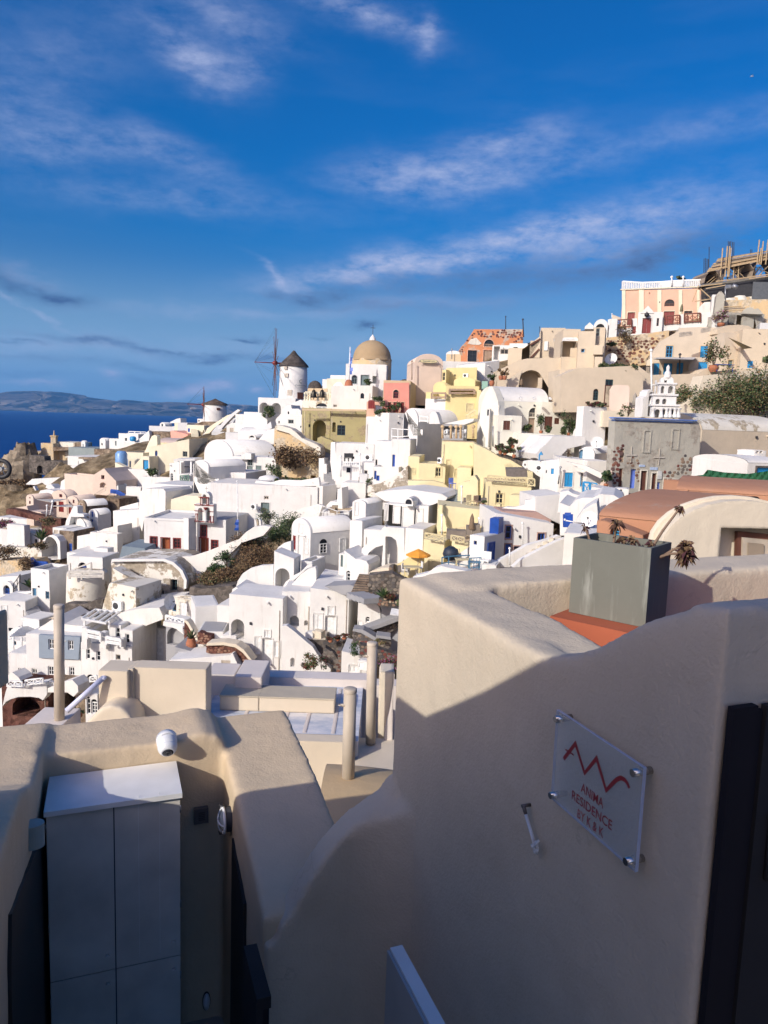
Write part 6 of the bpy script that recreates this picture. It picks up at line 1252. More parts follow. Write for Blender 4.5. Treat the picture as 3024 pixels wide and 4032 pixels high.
for x,t_,b_ in((1180,480,590),(1215,470,585),(1250,465,590),(1340,345,420),(1370,440,595),(1390,290,420),(1430,268,420),(1442,440,585),(1490,425,580),(1545,418,560),(1590,415,540),(1620,400,560),(1655,400,560)):board(x+(8 if b_>500 else 0),t_,x-6,b_,.3,.2,.16,[PINE,WOOD][x%4==0])
for a,b_,c,d in((1350,400,1480,300),(1400,310,1500,410),(1440,300,1380,400),(1560,300,1690,360),(1600,380,1690,290),(1160,450,1240,385),(1190,450,1250,400),(1350,330,1450,400)):board(a,b_,c,d,.6,.12,.1)
for x,t_,b_ in((1158,235,350),(1170,232,350),(1182,235,345),(1192,240,340),(1200,140,310),(1357,92,225),(1368,95,225),(1378,92,225),(1392,98,225),(1404,100,225),(1540,160,205),(1552,160,205)):
 m=MB();m.tube(pl.pt(*q_(x,b_),.8),pl.pt(*q_(x+2,t_),.8),.05,seg=5);m.build('rebar',SOL['f'],root,False)
for i in range(10):
 m=MB();x=1300+i*42;y=600-i*3+random.randint(-8,8);c=pl.pt(*q_(x,y),-1.5)
 m.lathe(c,[(1.0,-1),(1.1,-.2),(.7,.35),(.01,.45)],6,a0=i);m.build('rubble',M_['ro']if i%2 else M_['w3'],root)
for i in range(34):
 x=random.uniform(1150,1690);board(x,455-(x-1150)*.1,x-4+random.uniform(-4,4),590-(x-1150)*.05,random.uniform(.5,3.4),.14,.12,[WOOD,PINE,WOOD][i%3])
 if i%2:board(x,random.uniform(450,500),x+random.uniform(-40,40),random.uniform(520,585),random.uniform(.4,2),.1,.08,WOOD)
 if i%3==0:x=random.uniform(1300,1690);board(x,300,x+2,410,random.uniform(.4,2.6),.12,.1,WOOD);board(x-30,400,x+40,300,.9,.1,.08,PINE)
h('rubble and pale rough wall under the building site',1300,1700,580,700,D=101,col='ro',roof='w3',dep=5,name='rubble_wall',cat='wall')
m=MB();m.box(P(cx(1530),cy(575),104),(9,0,0),(0,.2,.0),(0,0,2.3));tag(m.build('tarpaulin',simple('grey_tarp',(.12,.13,.14),.6)),'dark grey tarpaulin sheet below the scaffolding','tarpaulin')
m=MB();c=P(cx(1310),cy(485),101);m.box(c,(.8,0,.05),(.1,.4,0),(0,0,.4));m.tube(c+Vector((.8,-.3,.3)),c+Vector((1.3,-.6,0)),.25,.32,10);m.tube(c+Vector((.3,.2,-1.8)),c,.08);tag(m.build('flood_light',METAL),'grey floodlight on the chimney stack by the scaffolding','floodlight')
w('tall cracked grey chimney stack before the building site',[(1165,805),(1180,760),(1215,720),(1232,600),(1238,540),(1260,515),(1280,512),(1305,545),(1302,660),(1295,710),(1330,712),(1332,805)],D=100,t=2.2,col='gr',name='chimney_stack',cat='chimney')
h('white narrow gate pillar beside the chimney stack',1188,1222,540,740,D=103,col='w',dep=1.5,name='pillar',cat='pillar');w('pale round topped white wall by the pillar',[(1085,690),(1100,640),(1140,600),(1190,598),(1190,690)],D=106,t=1,col='w2',name='garden_wall')
h('crumbling grey ruin with a bricked doorway and light blue boards',1326,1620,690,812,D=98,col='gr',roof='gr',dep=5,th=-6,op=[(1332,702,1402,780,'sc'),(1452,720,1545,810,'st',.4)],name='ruined_house',cat='ruin')
w('crumbling mound top of the grey ruin',[(1440,695),(1460,665),(1490,645),(1530,645),(1545,660),(1575,650),(1600,670),(1620,700)],D=97.9,t=2,col='gr',name='crumbled_wall',cat='wall')
for i in range(3):
 m=MB();m.bar(P(cx(1300),cy(640+i*16),99),P(cx(1440+i*30),cy(636+i*13),99),.3,.12);tag(m.build('plank',[PINE,WOOD,PINE][i]),'%s loose plank stacked behind the grey ruin'%('top','middle','bottom')[i],'plank')
h('pale grey rendered block right of the grey ruin',1585,1720,770,870,D=96,col='wg',dep=4)
h('white notice plate wall by the chimney foot',1203,1245,730,755,D=98.6,col='w',dep=.3,name='notice_plate',cat='sign')
pt('dry blossom shrub at the foot of the chimney stack',1275,800,1.8,2.6,D=97,mats=MAUVE+BRUSH[:2],n=300,leaf=.2,pot=(.9,.8))
root,pl=w('broad rubble retaining wall with dark red stones below the mansion',[(300,1130),(308,900),(345,890),(590,868),(852,830),(850,880),(780,920),(720,1000),(668,1060),(665,1115),(550,1125)],D=97,t=2.5,col='ro',th=14,name='retaining_wall')
stones_on(root,pl,[pl.uv(cx(x),cy(y))for x,y in[(315,1120),(315,920),(600,890),(845,862),(770,920),(715,1000),(665,1060),(660,1110)]],size=.44,mats='d',d=-.05,dens=.42,cap=295)
stones_on(root,pl,[pl.uv(cx(x),cy(y))for x,y in[(315,1120),(315,920),(600,890),(845,862),(770,920),(715,1000),(665,1060),(660,1110)]],size=.4,mats='b',d=-.03,dens=.5,cap=0,name='pale_stone')
pt('grey leafless shrub on the rubble retaining wall',480,930,2.2,3.2,D=95,mats=BRUSH+[GREEN[2]],n=260,leaf=.2,stems=18);pt('small green tuft on the rubble retaining wall',375,960,1.3,1.2,D=95,n=160,leaf=.2)
h('beige hotel wing with a shaded balcony and blue door',-30,110,820,1145,D=93,col='be',roof='be',dep=7,th=4,op=[(-20,920,92,1048,'oc',1.6),(45,975,90,1048,'dc')],par=.0)
rl('pale slatted awning over the beige balcony',[(-10,898,918),(98,898,918)],D=92,th=4,kind='b',n=8,t=.2,name='awning',cat='awning')
h('beige tower wing with a small blue square window',95,235,838,1150,D=90,col='be',roof='be',dep=8,th=12,x2=300,op=[(134,983,160,1010,'wc!')],sur='gb')
h('narrow beige stack with high window beside the rubble wall',232,328,808,890,D=91,col='be',dep=4,op=[(255,815,285,875,'wg')]);h('beige box bay jutting toward the rubble wall',230,308,952,1028,D=88,col='be',dep=2,skirt=0);h('lower beige box bay by the rubble wall',240,305,1048,1118,D=88,col='be',dep=2,skirt=.3)
ds('white satellite dish in front of the rubble wall',380,1070,D=92,r=.75)
root,HPL=w('grey beige hotel front with tall turquoise windows',[(690,1065),(720,1000),(780,920),(850,880),(925,838),(935,812),(1120,803),(1285,812),(1285,1065)],D=91,t=3,col='gb',th=14,name='hotel',cat='house',op=[(825,958,880,1052,'wc!'),(1106,960,1164,1062,'hc!')],sur='ta')
h('recessed lower storey of the grey beige hotel with turquoise doors',690,1290,1052,1200,D=88.5,col='gb',roof='be',dep=5,th=14,op=[(725,1100,770,1198,'hc!'),(806,1100,876,1198,'hc!'),(912,1095,965,1198,'hc!'),(1088,1090,1162,1185,'hc!')],sur='ta')
h('right grey beige hotel wing with doors and a step',1283,1440,850,1150,D=86.5,col='gb',roof='be',dep=5,th=-6,op=[(1332,1075,1368,1140,'dg!')],sur='ta')
h('beige wing behind the triangular sail',1425,1720,820,1150,D=85,col='be',roof='be',dep=5,th=10,op=[(1492,1082,1535,1138,'hc')])
w('large curved beige roof parapet right of the hotel',[(1240,860),(1245,820),(1330,790),(1420,785),(1500,795),(1560,830),(1590,850),(1700,860),(1700,960),(1560,965),(1440,960),(1430,890)],D=88,t=2,col='be',th=-10,name='roof_parapet')
for a,b_,c in((943,1085,845),(1118,1210,812)):rl('%s slatted roof vent panel on the hotel'%('left' if a<1000 else 'right'),[(a,c+8,c+40),((a+b_)//2+20,c,c+28)],D=86.5,th=-4,kind='b',n=7,col='t',t=.13,name='vent_screen',cat='vent')
q=[(1330,885,86),(1540,980,80),(1455,985,84),(1400,960,85)];m=MB();pp=[P(cx(x),cy(y),d)for x,y,d in((1332,888,86),(1420,925,82),(1532,975,78),(1458,984,85))];m.face(pp);c0=pp[0].copy();m.v=[tuple(Vector(v)-c0)for v in m.v];o=m.build('shade_sail',simple('khaki_canvas',(.32,.26,.13),.9));o.location=c0;tag(o,'khaki triangular shade sail stretched beside the hotel','shade sail')
w('curved pale beige balcony parapet over the turquoise doors',[(665,1120),(668,1080),(700,1060),(725,1065),(725,1095),(700,1120)],D=86.5,t=1.5,col='be',name='balcony_parapet')
m=MB();pp=[P(cx(720),cy(1062),82),P(cx(1050),cy(1070),82),P(cx(1075),cy(1050),87),P(cx(760),cy(1052),88)];m.face(pp);m.face([p-Vector((0,0,.1))for p in pp][::-1]);tag(m.build('awning',CANV),'wide pale canvas awning over the turquoise doors','awning')
w('rounded grey beige buttress at the right of the lower storey',[(1010,1200),(1015,1110),(1040,1080),(1080,1065),(1088,1080),(1080,1200)],D=86.5,t=1.2,col='gb',name='buttress')
po('tall white flag mast rising from the chapel',712,1000,1480,D=66,r=.09,px2=704);po('thin dark mast in front of the turquoise doors',935,1035,1210,D=84,r=.1,col=SOL['f'],px2=940)
pt('olive tree in a big terracotta pot on the hotel terrace',1212,1172,1.7,5.4,D=81,pot=(1.0,1.3),n=420,leaf=.2,name='olive_tree',cat='tree',mats=GREEN[1:]+BRUSH[:1],stems=8)
pt('prickly pear at the right edge of the hotel terrace',1640,1130,1.2,2.2,D=80,n=120,leaf=.5);table('small blue table on the hotel terrace',P(cx(1290),cy(1170),81),2.0,1,'b')
w('broad beige lower terrace wall across the hotel foot',[(-40,1150),(240,1145),(330,1135),(550,1125),(600,1120),(700,1195),(1090,1185),(1130,1150),(1190,1135),(1240,1165),(1400,1150),(1720,1140),(1720,1500),(-40,1500)],D=81,t=5,col='be',th=-2,name='terrace_wall')
for i,(x,r_,q)in enumerate(((355,1.2,'left'),(450,1.9,'right'))):pt('%s dark hanging bush over the beige hotel wall'%q,x,1180,r_,1.9,D=79.5,n=380,leaf=.22,mats=[GREEN[0],GREEN[2]])
# ============ frame 5: ruined church front and right edge
frame(2224,1450,Z)
w('beige undulating wall with an arched window and entrance door',[(-30,360),(-30,60),(100,0),(560,-20),(640,60),(640,360)],D=78,t=3,col='be',th=-4,name='hotel_lower',cat='house',op=[(232,168,275,262,'ae'),(328,145,372,305,'dt!'),(332,92,395,148,'we')],sur='n')
w('tall curved beige parapet beside the entrance door',[(360,345),(365,180),(385,142),(420,135),(520,140),(530,160),(525,320),(620,330),(625,365)],D=74,t=2.5,col='bp',name='curved_parapet')
w('wide beige terrace wall behind the white bell tower',[(310,480),(318,345),(600,350),(640,400),(900,395),(930,340),(1080,200),(1130,60),(1720,0),(1720,420),(930,420),(640,480)],D=72,t=2,col='lb',name='terrace_wall',th=-6)
umbrella('closed grey parasol behind the ruined facade',cx(566),cy(198),cy(340),70,.4,simple('grey_canvas',(.30,.27,.23),.9));pt('thin sapling in front of the closed parasol',515,392,.8,2.6,D=68,n=90,leaf=.15,mats=GREEN[1:]+BRUSH[:1]);pt('low sprig beside the thin sapling',470,392,.7,1.0,D=67,n=60,leaf=.13)
h('dark upholstered bench behind the parasol',580,660,285,350,D=69.5,col='gb',dep=1.2,op=[(600,285,635,320,'wt')],name='bench',cat='bench',skirt=.2)
root=empty('bell_tower',P(cx(820),cy(405),61),'ornate white tiered bell tower with arched openings','bell tower')
def tier(x0,x1,y0,y1,holes,D=61,dep=1.2,th=10,nm='tier'):
 pl=facade(cx(x0),cy(y1),D,th);a,z0=pl.uv(cx(x0),cy(y1));b_,z1=pl.uv(cx(x1),cy(y0));m=MB();hs=[]
 for(p,q,r,s)in holes:o,rec,bb=opening(pl,(cx(p),cy(q),cx(r),cy(s),'A'));hs.append((o,dep*.8))
 slab(m,pl,[(a,z0),(a,z1),(b_,z1),(b_,z0)],dep,hs);m.build(nm,M_['w'],root)
 m=MB();m.box(pl.pt(a-.12,z1-.13,-.12),pl.u*(b_-a+.24),pl.b*(dep+.24),(0,0,.16));m.build('cornice',M_['w'],root)
tier(706,930,300,402,[(735,335,775,401),(795,335,820,401),(870,335,890,401),(900,340,915,401)],dep=.9)
for i,x in enumerate((716,785,828,856,895,925)):m=MB();c=P(cx(x),cy(402),60.5);hh_=P(cx(x),cy(325),60.5).z-c.z;m.lathe(c,[(.2,0),(.2,.15),(.13,.3),(.12,hh_*.8),(.2,hh_*.9),(.2,hh_)],10);m.build('column',M_['w'],root)
tier(714,915,215,300,[(742,250,776,296),(797,250,830,296)],dep=.8);tier(765,905,122,215,[(785,145,812,205),(845,145,885,205)],dep=.7)
pl=facade(cx(782),cy(122),61.1,10);a0,z0=pl.uv(cx(782),cy(124));a1,_=pl.uv(cx(888),cy(124));_,z1=pl.uv(cx(835),cy(66));m=MB();o=[(a0,z0)]+arch_pts(a0,a1,z0+.3,z1,12)+[(a1,z0)];i_=[(a0+.28,z0+.02)]+arch_pts(a0+.28,a0+(a1-a0)*.48,z0+.3,z1-.35,8)+[(a0+(a1-a0)*.48,z0+.02)];slab(m,pl,o,.6,[(i_,.5)]);m.build('tier',M_['w'],root)
m=MB();c=P(cx(838),cy(68),61.2);m.lathe(c,[(.3,-.1),(.25,.3),(.12,.5),(.15,.75),(.02,.95)],10);m.build('finial',M_['w'],root)
w('slender white arch frame left of the bell tower',[(630,400),(640,240),(668,225),(675,190),(700,172),(722,190),(725,230),(735,300),(730,400)],D=62.5,t=1.2,name='slender_arch',cat='arch',op=[(684,195,718,390,'A',.9)],th=-12)
m=MB();c=P(cx(735),cy(225),63);m.bar(c,c+Vector((0,0,1.3)),.12);m.bar(c+Vector((-.28,0,.9)),c+Vector((.28,0,.9)),.12);m.lathe(c-Vector((0,0,.9)),[(.6,0),(.55,.4),(.3,.8),(.02,.95)],12);tag(m.build('cross_finial',M_['w']),'small white cross on a dome beside the bell tower','cross')
root,pl=w('grey ruined church facade with exposed red stones and shuttered openings',[(378,985),(400,640),(412,420),(1040,432),(1090,420),(1108,505),(1098,760),(1060,820),(1050,970),(1000,985),(870,1040),(500,1020)],D=58,t=1.0,col='gr',th=-12,name='ruined_facade',cat='ruin',part='facade',op=[(450,658,484,768,'dp'),(440,818,470,990,'dn'),(536,824,578,982,'dv'),(618,838,666,998,'dn!'),(708,858,745,1004,'dn!'),(745,930,778,1012,'dv'),(806,900,832,1004,'wn!'),(875,912,912,1018,'dn!')],sur='w3')
m=MB();a,z_=pl.uv(cx(404),cy(398));b_,_=pl.uv(cx(1045),cy(398));_,z2=pl.uv(cx(700),cy(437))
for k,(f0,f1,ex)in enumerate(((0,.35,.0),(.35,.7,.12),(.7,1,.22))):m.box(pl.pt(a-ex,z2+(z_-z2)*f0,-.1-ex),pl.u*(b_-a+2*ex),pl.b*(.5+ex),(0,0,(z_-z2)*(f1-f0)-.01),k%2)
m.build('cornice',[simple('worn_blue_paint',(.12,.23,.60),.7),simple('worn_blue_pale',(.42,.52,.70),.7)],root)
for i,sd in enumerate(([(980,700),(1060,740),(1090,770),(1055,820),(1045,960),(930,985),(920,900),(830,890),(800,850),(900,830)],[(385,800),(410,640),(480,620),(490,700),(440,800),(440,960),(385,960)],[(500,700),(600,740),(620,830),(600,980),(585,980),(580,830),(510,820)],[(780,840),(880,880),(870,1010),(840,1010),(800,890)])):
 stones_on(root,pl,[pl.uv(cx(x),cy(y))for x,y in sd],size=.34 if i!=2 else .28,mats=['m','r','b','b'][i],d=-.04,dens=[.9,.95,.7,.85][i],cap=110)
for(x0,y0,x1,y1)in((648,515,692,680),(880,505,925,655)):bb=opening(pl,(cx(x0),cy(y0),cx(x1),cy(y1),'w'))[2];surround(root,pl,bb,M_['gr'],.12,False,.05)
for(x,y)in((540,710),(768,728)):m=MB();c_=pl.uv(cx(x),cy(y));m.bar(pl.pt(c_[0]-.45,c_[1],-.06),pl.pt(c_[0]+.45,c_[1],-.06),.06,.1);m.bar(pl.pt(c_[0],c_[1]-.6,-.05),pl.pt(c_[0],c_[1]+.7,-.05),.04,.06);m.build('iron_cross',simple('pale_batten',(.5,.46,.4)),root)
for(x0,y0,x1,y1)in((605,788,652,805),(695,808,755,830)):bb=opening(pl,(cx(x0),cy(y0),cx(x1),cy(y1),'w'))[2];m=MB();m.box(pl.pt(bb[0],bb[2],-.06),pl.u*(bb[1]-bb[0]),pl.b*.1,(0,0,bb[3]-bb[2]));m.build('blue_lintel',simple('worn_blue_pale',(.42,.52,.70)),root)
bb=opening(pl,(cx(752),cy(838),cx(788),cy(905),'w'))[2];m=MB();m.box(pl.pt(bb[0],bb[2],-.1),pl.u*(bb[1]-bb[0]),pl.b*.1,(0,0,bb[3]-bb[2]));m.build('notice_board',simple('grey_notice',(.55,.56,.54)),root)
h('long white barrel roof building behind the ruined facade',1090,1760,380,870,D=63,kind='vx',ys=512,col='be',roof='w3',dep=9,th=-20)
root=empty('meter_box',P(cx(1070),cy(820),60.5),'white meter box with pipes on the ruined facade corner','meter box');m=MB();a=P(cx(1050),cy(820),60.3);b_=P(cx(1090),cy(758),60.3);m.box(a,(b_.x-a.x,0,0),(0,.4,0),(0,0,b_.z-a.z));m.build('cabinet_body',M_['w'],root)
for k in range(4):m=MB();m.tube(P(cx(1058+k*9),cy(870),60.3),P(cx(1058+k*9),cy(822),60.3),.035,seg=6);m.build('pipe',SOL['w'],root)
for i,(x,y,r_,hh_)in enumerate(((1010,370,2.0,4.0),(1100,385,2.4,5.0),(1200,390,2.6,5.6),(1320,400,2.8,6.6),(1440,415,3.0,6.0),(1560,430,3.0,8.0),(1680,430,3.0,7.0))):
 pt('%s in the row above the white barrel roof'%('low dark green bush, first','leafy bush, second','open leafy bush, third','tall straggly bush, fourth','dense bush, fifth','tallest straggly bush, sixth','bush at the frame edge, last')[i],x,y,r_*1.05,hh_*1.15,D=74-i*.4,n=1150,leaf=.18,mats=[GREEN[0],GREEN[2],GREEN[2],BRUSH[1],GREEN[1]],stems=16)
h('white stepped vault house behind the green netting',1480,1760,740,930,D=36,kind='vx',ys=775,col='w2',dep=4,th=-16,op=[(1565,812,1700,862,'sc!')],sur='sg')
for i,(a,b_,c)in enumerate(((1340,1520,830),(1378,1530,795),(1415,1540,765),(1455,1560,740))):h('%s white step of the stepped wall behind the netting'%('lowest','second','third','highest')[i],a,b_,c,900,D=38,col='w2',dep=2.5,th=-16,name='wall_step',cat='step')
h('square white chimney with two round openings',1542,1640,672,740,D=38,col='w2',dep=1.2,th=-16,op=[(1562,675,1585,695,'aw'),(1592,675,1616,695,'aw')],name='chimney',cat='chimney',skirt=1)
root=empty('green_netting',P(cx(1300),cy(960),34),'long sagging dark green shade netting strung on the fence','netting');
for i in range(9):
 m=MB();x0,x1=1048+i*70,1048+(i+1)*70;top=lambda x:878-70*max(0,min(1,(x-1048)/100))*0+0;f=lambda x:np.interp(x,[1048,1130,1165,1300,1500,1680],[880,870,828,850,862,835]);g_=lambda x:np.interp(x,[1048,1300,1500,1680],[945,955,962,940])
 rows=[[P(cx(x0+(x1-x0)*k/6),cy((f(x0+(x1-x0)*k/6)*(1-j/5)+g_(x0+(x1-x0)*k/6)*j/5)),34-.6*((x0-1048)/70+k/6)*.5+.12*math.sin(j*2.1+k*1.3+i))for k in range(7)]for j in range(6)]
 m.grid(rows,0,True);m.build('net_panel',simple('green_net',(.012,.10,.045),.7),root)
h('orange plastered low wall below the green netting',1045,1740,948,985,D=30,col='tc',roof='tc',dep=2,th=-14)
for x in(1330,1470):pt('green tuft with a red flower by the netting' if x>1400 else 'long green tuft on the orange wall',x,972,.8,.35,D=29,n=200,leaf=.1,mats=GREEN+([REDL[0]]if x>1400 else[]))
h('rear terracotta barrel vault with a pale blue window',905,1760,975,1090,D=24,kind='vx',ys=1020,col='tc',dep=5,th=25,op=[(948,1010,982,1060,'sc!',.2)],sur='tc')
frame(2224,1950,Z)
h('large terracotta barrel vault with two drain holes',262,1250,-5,420,D=15,kind='vx',ys=215,col='tc',dep=6.2,th=33,name='vaulted_house')
w('terracotta side ledge with a porthole niche',[(258,420),(262,212),(275,203),(330,208),(640,330),(640,420)],D=14.4,t=.5,col='tc',th=33,name='side_ledge',cat='ledge',op=[(372,262,446,335,'ac',.25)])
for i,(x,y)in enumerate(((450,85),(832,178))):m=MB();c=P(cx(x),cy(y),17.2-.0);m.tube(c+Vector((0,.4,0)),c+Vector((0,-.04,-.02)),.06,.05,10);m.tube(c+Vector((0,-.041,-.02)),c+Vector((0,-.05,-.02)),.035,seg=8,m=1);tag(m.build('drain_spout',[M_['tc'],SOL['f']]),'%s small drain spout on the terracotta vault'%('left','right')[i],'spout')
h('cream barrel vaulted house front with a deep brown window',780,2050,42,560,D=12.5,kind='vf',ys=430,col='lb',roof='lb',dep=.55,th=-6,op=[(1262,270,1800,600,'on',.55)],name='vaulted_house')
w('dark brown window frame set deep in the cream vault',[(1405,600),(1412,300),(1440,298),(1760,330),(1760,600)],D=12.95,t=.1,col=SOL['n'],th=-6,name='window_frame',cat='window')
w('grey timber shutter inside the brown frame',[(1450,600),(1458,345),(1760,375),(1760,600)],D=12.9,t=.06,col=SOL['t'],th=-6,name='timber_shutter',cat='shutter')
w('raised panel of the grey timber shutter',[(1496,600),(1500,388),(1625,400),(1625,600)],D=12.86,t=.03,col=WOOD,th=-6,name='shutter_board',cat='shutter')
w('undulating white roofs beside the terracotta vault',[(-40,330),(-40,60),(40,90),(90,40),(150,20),(230,20),(290,-10),(400,0),(470,40),(400,130),(320,200),(262,240),(255,330)],D=46,t=6,name='rounded_roofs',cat='roof')
w('second white curved roof in front of the undulating roofs',[(60,290),(90,200),(150,120),(230,70),(262,60),(270,150),(262,300)],D=42,t=3,name='curved_roof',cat='roof')
rl('cobalt blue picket gate among the white roofs',[(0,155,260),(50,155,262)],D=40,kind='b',n=4,col='b',t=.14,name='picket_gate',cat='gate')
ds('beige satellite dish with a small emblem beside the terracotta vault',203,200,D=38,r=.42)
po('thin slanting white awning rod by the planter',150,205,232,D=30,r=.03,px2=0);h('low white house block left of the grey planter',-20,260,318,560,D=36,col='w2',roof='w',dep=4)
frame(1400,1250,Z)
h('tall beige house with an outdoor stair and flat roof',1500,1700,85,335,D=104,col='be',roof='be',dep=8,th=10,skirt=6,op=[(1618,172,1690,195,'ww')])
w('beige house flank with a diagonal stair gap',[(1355,345),(1360,260),(1425,215),(1505,155),(1515,100),(1520,345)],D=104,t=5,col='be',th=10,name='stair_house',cat='house',skirt=6,op=[(1425,190,1508,330,'or',1.4)])
for i in range(6):h('white step of the beige house stair, %s from below'%('first','second','third','fourth','fifth','sixth')[i],1430+i*12,1446+i*12,302-i*18,325-i*18,D=104.6,col='w',dep=.5,skirt=.1,name='stair_step',cat='step')
for a in(((1425,225),(1508,175)),((1428,330),(1500,258))):m=MB();m.bar(P(cx(a[0][0]),cy(a[0][1]),103.6),P(cx(a[1][0]),cy(a[1][1]),103.6),.22);tag(m.build('handrail',SOL['n']),'%s dark red brown handrail on the beige house stair'%('upper' if a[0][1]<300 else 'lower'),'handrail')
h('white round water heater on the beige house wall',1538,1568,195,270,D=102,col='w',dep=1,skirt=0,name='heater',cat='heater')
w('big beige sweeping wall with a wide shaded arch',[(1155,580),(1158,430),(1200,415),(1330,350),(1400,335),(1560,330),(1800,330),(1800,600)],D=94,t=5,col='be',th=2,name='arch_house',cat='house',skirt=5,op=[(1338,430,1530,578,'An',2.5),(1490,492,1524,580,'db',.3)])
w('flowing beige buttress slope left of the wide arch',[(1155,582),(1158,520),(1260,500),(1330,450),(1365,430),(1345,480),(1330,575)],D=92.5,t=1.2,col='be',th=2,name='buttress_slope',cat='wall')
umbrella('closed taupe parasol in front of the wide beige arch',cx(1353),cy(498),cy(576),91.5,.4,simple('taupe_canvas',(.20,.14,.09),.9))
for i,x in enumerate((1186,1216)):pt('%s terracotta pot with a straw plume on the beige ledge'%('left','right')[i],x,510,.55,1.6,D=91,pot=(.55,.9),n=160,leaf=.18,mats=[BRUSH[1]])
pt('green leafy plant in a terracotta pot on the white ledge',1112,560,.8,1.6,D=93,pot=(.6,1.2),n=160,leaf=.2);w('greenish glass screen beside the potted plant',[(1030,585),(1032,520),(1080,520),(1078,585)],D=96,t=.05,col=simple('green_glass',(.25,.42,.36),.2),name='glass_screen',cat='screen')
h('beige terrace block rising behind the glazed white pavilion',1240,1560,250,420,D=112,col='be',dep=4,skirt=6,name='terrace_block',cat='wall')
root=empty('gull',P(2961,300,140),'tiny white gull gliding high in the blue sky at the right','bird')
c=P(2961,300,140);m=MB();m.lathe(Vector((0,0,0)),[(.01,-.3),(.07,-.15),(.09,0),(.05,.2),(.01,.3)],8);m.v=[(c.x+z,c.y+y,c.z+x)for x,y,z in m.v];m.build('body',SOL['w'],root)
for sg in(-1,1):m=MB();m.face([c+Vector((.08,0,0)),c+Vector((.02,sg*.35,.14)),c+Vector((-.12,sg*.75,.05)),c+Vector((-.1,sg*.3,.1)),c+Vector((-.08,0,0))]);m.build('wing',SOL['w'],root)
# ============ blue shrine houses right of centre
frame(1800,1450,.3617)
h('white house front with two bright turquoise openings',1100,1400,970,1300,D=64,col='w2',roof='w',dep=5,th=6,op=[(1168,1136,1256,1290,'hc!'),(1340,1140,1444,1290,'hc!')],ytr=1000)
h('right part of the turquoise shuttered white house',1400,1660,1010,1330,D=63,col='w2',roof='w2',dep=5,th=-8,op=[])
w('slanting pale awning roof over the turquoise windows',[(1190,1015),(1400,1060),(1600,1150),(1560,1200),(1400,1120),(1240,1040)],D=62,t=.5,col='w2',name='lean_to_roof',cat='roof')
h('white barrel store with a tall blue grey slit door',1320,1490,860,1030,D=66,kind='vf',col='w',dep=6,ys=930,op=[(1326,885,1366,1025,'ds')],x2=1750,th=30)
ds('white satellite dish on the white ramp',1520,812,D=67,r=.55,face=(-.3,-.9,.25))
h('white stepped shrine block with a turquoise hatch',900,1100,1010,1240,D=65,col='w',roof='w',dep=3,op=[(1022,1092,1052,1152,'hc'),(966,1110,976,1140,'wk')],ytr=990)
w('small turquoise pointed gable on the white block',[(885,1000),(890,935),(912,905),(930,935),(930,945),(900,945),(895,1000)],D=65,t=.4,col=SOL['c'],name='pointed_gable',cat='gable')
w('rounded white rock wall with dark rock showing through',[(705,1060),(720,1010),(800,1000),(900,1010),(930,1060),(930,1200),(860,1160),(830,1130),(740,1090)],D=67,t=1.5,name='rock_wall')
for i,(a,b_,c,d)in enumerate(((782,1060,856,1125),(730,1036,746,1062),(752,1080,768,1100),(800,975,880,1002))):
 m=MB();c0=P(cx((a+c)/2),cy((b_+d)/2),66.9);rx=(c-a)*.3617*66.9/FPX/2;rz=(d-b_)*.3617*66.9/FPX/2
 m.grid([[Vector((rx*k*math.cos(t)*(1+.2*math.sin(2*t+i)),-.12*(1-k),rz*k*math.sin(t)))for t in[6.283*j/10 for j in range(10)]]for k in(1,.6,.05)],0,False,True);o=m.build('boulder',M_['sg']);o.location=c0;tag(o,'%s dark boulder embedded in the white rock wall'%('largest','smallest left','small lower','flat upper')[i],'boulder')
ac_('white air conditioner beside the dark boulder',862,1048,930,1120,D=65.5)
po('leaning grey plank against the white shrine block',1100,1085,1260,D=63.4,r=.07,col=METAL,px2=1125,name='plank')
pt('spindly dry shrub on the white ramp',1200,1010,.6,2.4,D=67,n=120,leaf=.1,mats=BRUSH)
frame(2224,1450,Z)
rl('turquoise gate with diagonal braces',[(152,930,1045),(205,935,1046)],D=57.5,kind='x',col='c',t=.12,n=1,name='gate',cat='gate');rl('turquoise rail beside the turquoise gate',[(205,935,1000),(262,942,985)],D=57.6,kind='x',col='c',t=.07,n=1)
w('white garden wall with a rounded end under the turquoise gate',[(-60,1180),(-40,1010),(30,1000),(60,1020),(150,1050),(210,1045),(215,975),(240,970),(420,1000),(470,1010),(480,1060),(300,1200)],D=54,t=2.5,name='garden_wall')
h('small white block with a dark slot near the ruined facade',405,520,985,1040,D=53,col='w2',roof='w',dep=1.5,op=[(450,990,466,1035,'ok')])
w('diagonal pale wall joining the ruined facade base',[(265,975),(300,930),(385,830),(385,960),(420,990),(260,985)],D=57,t=1,col='bp',name='garden_wall');pt('small potted palm at the facade foot',335,965,.8,1.6,D=56,pot=(.35,.4),n=120,leaf=.3)
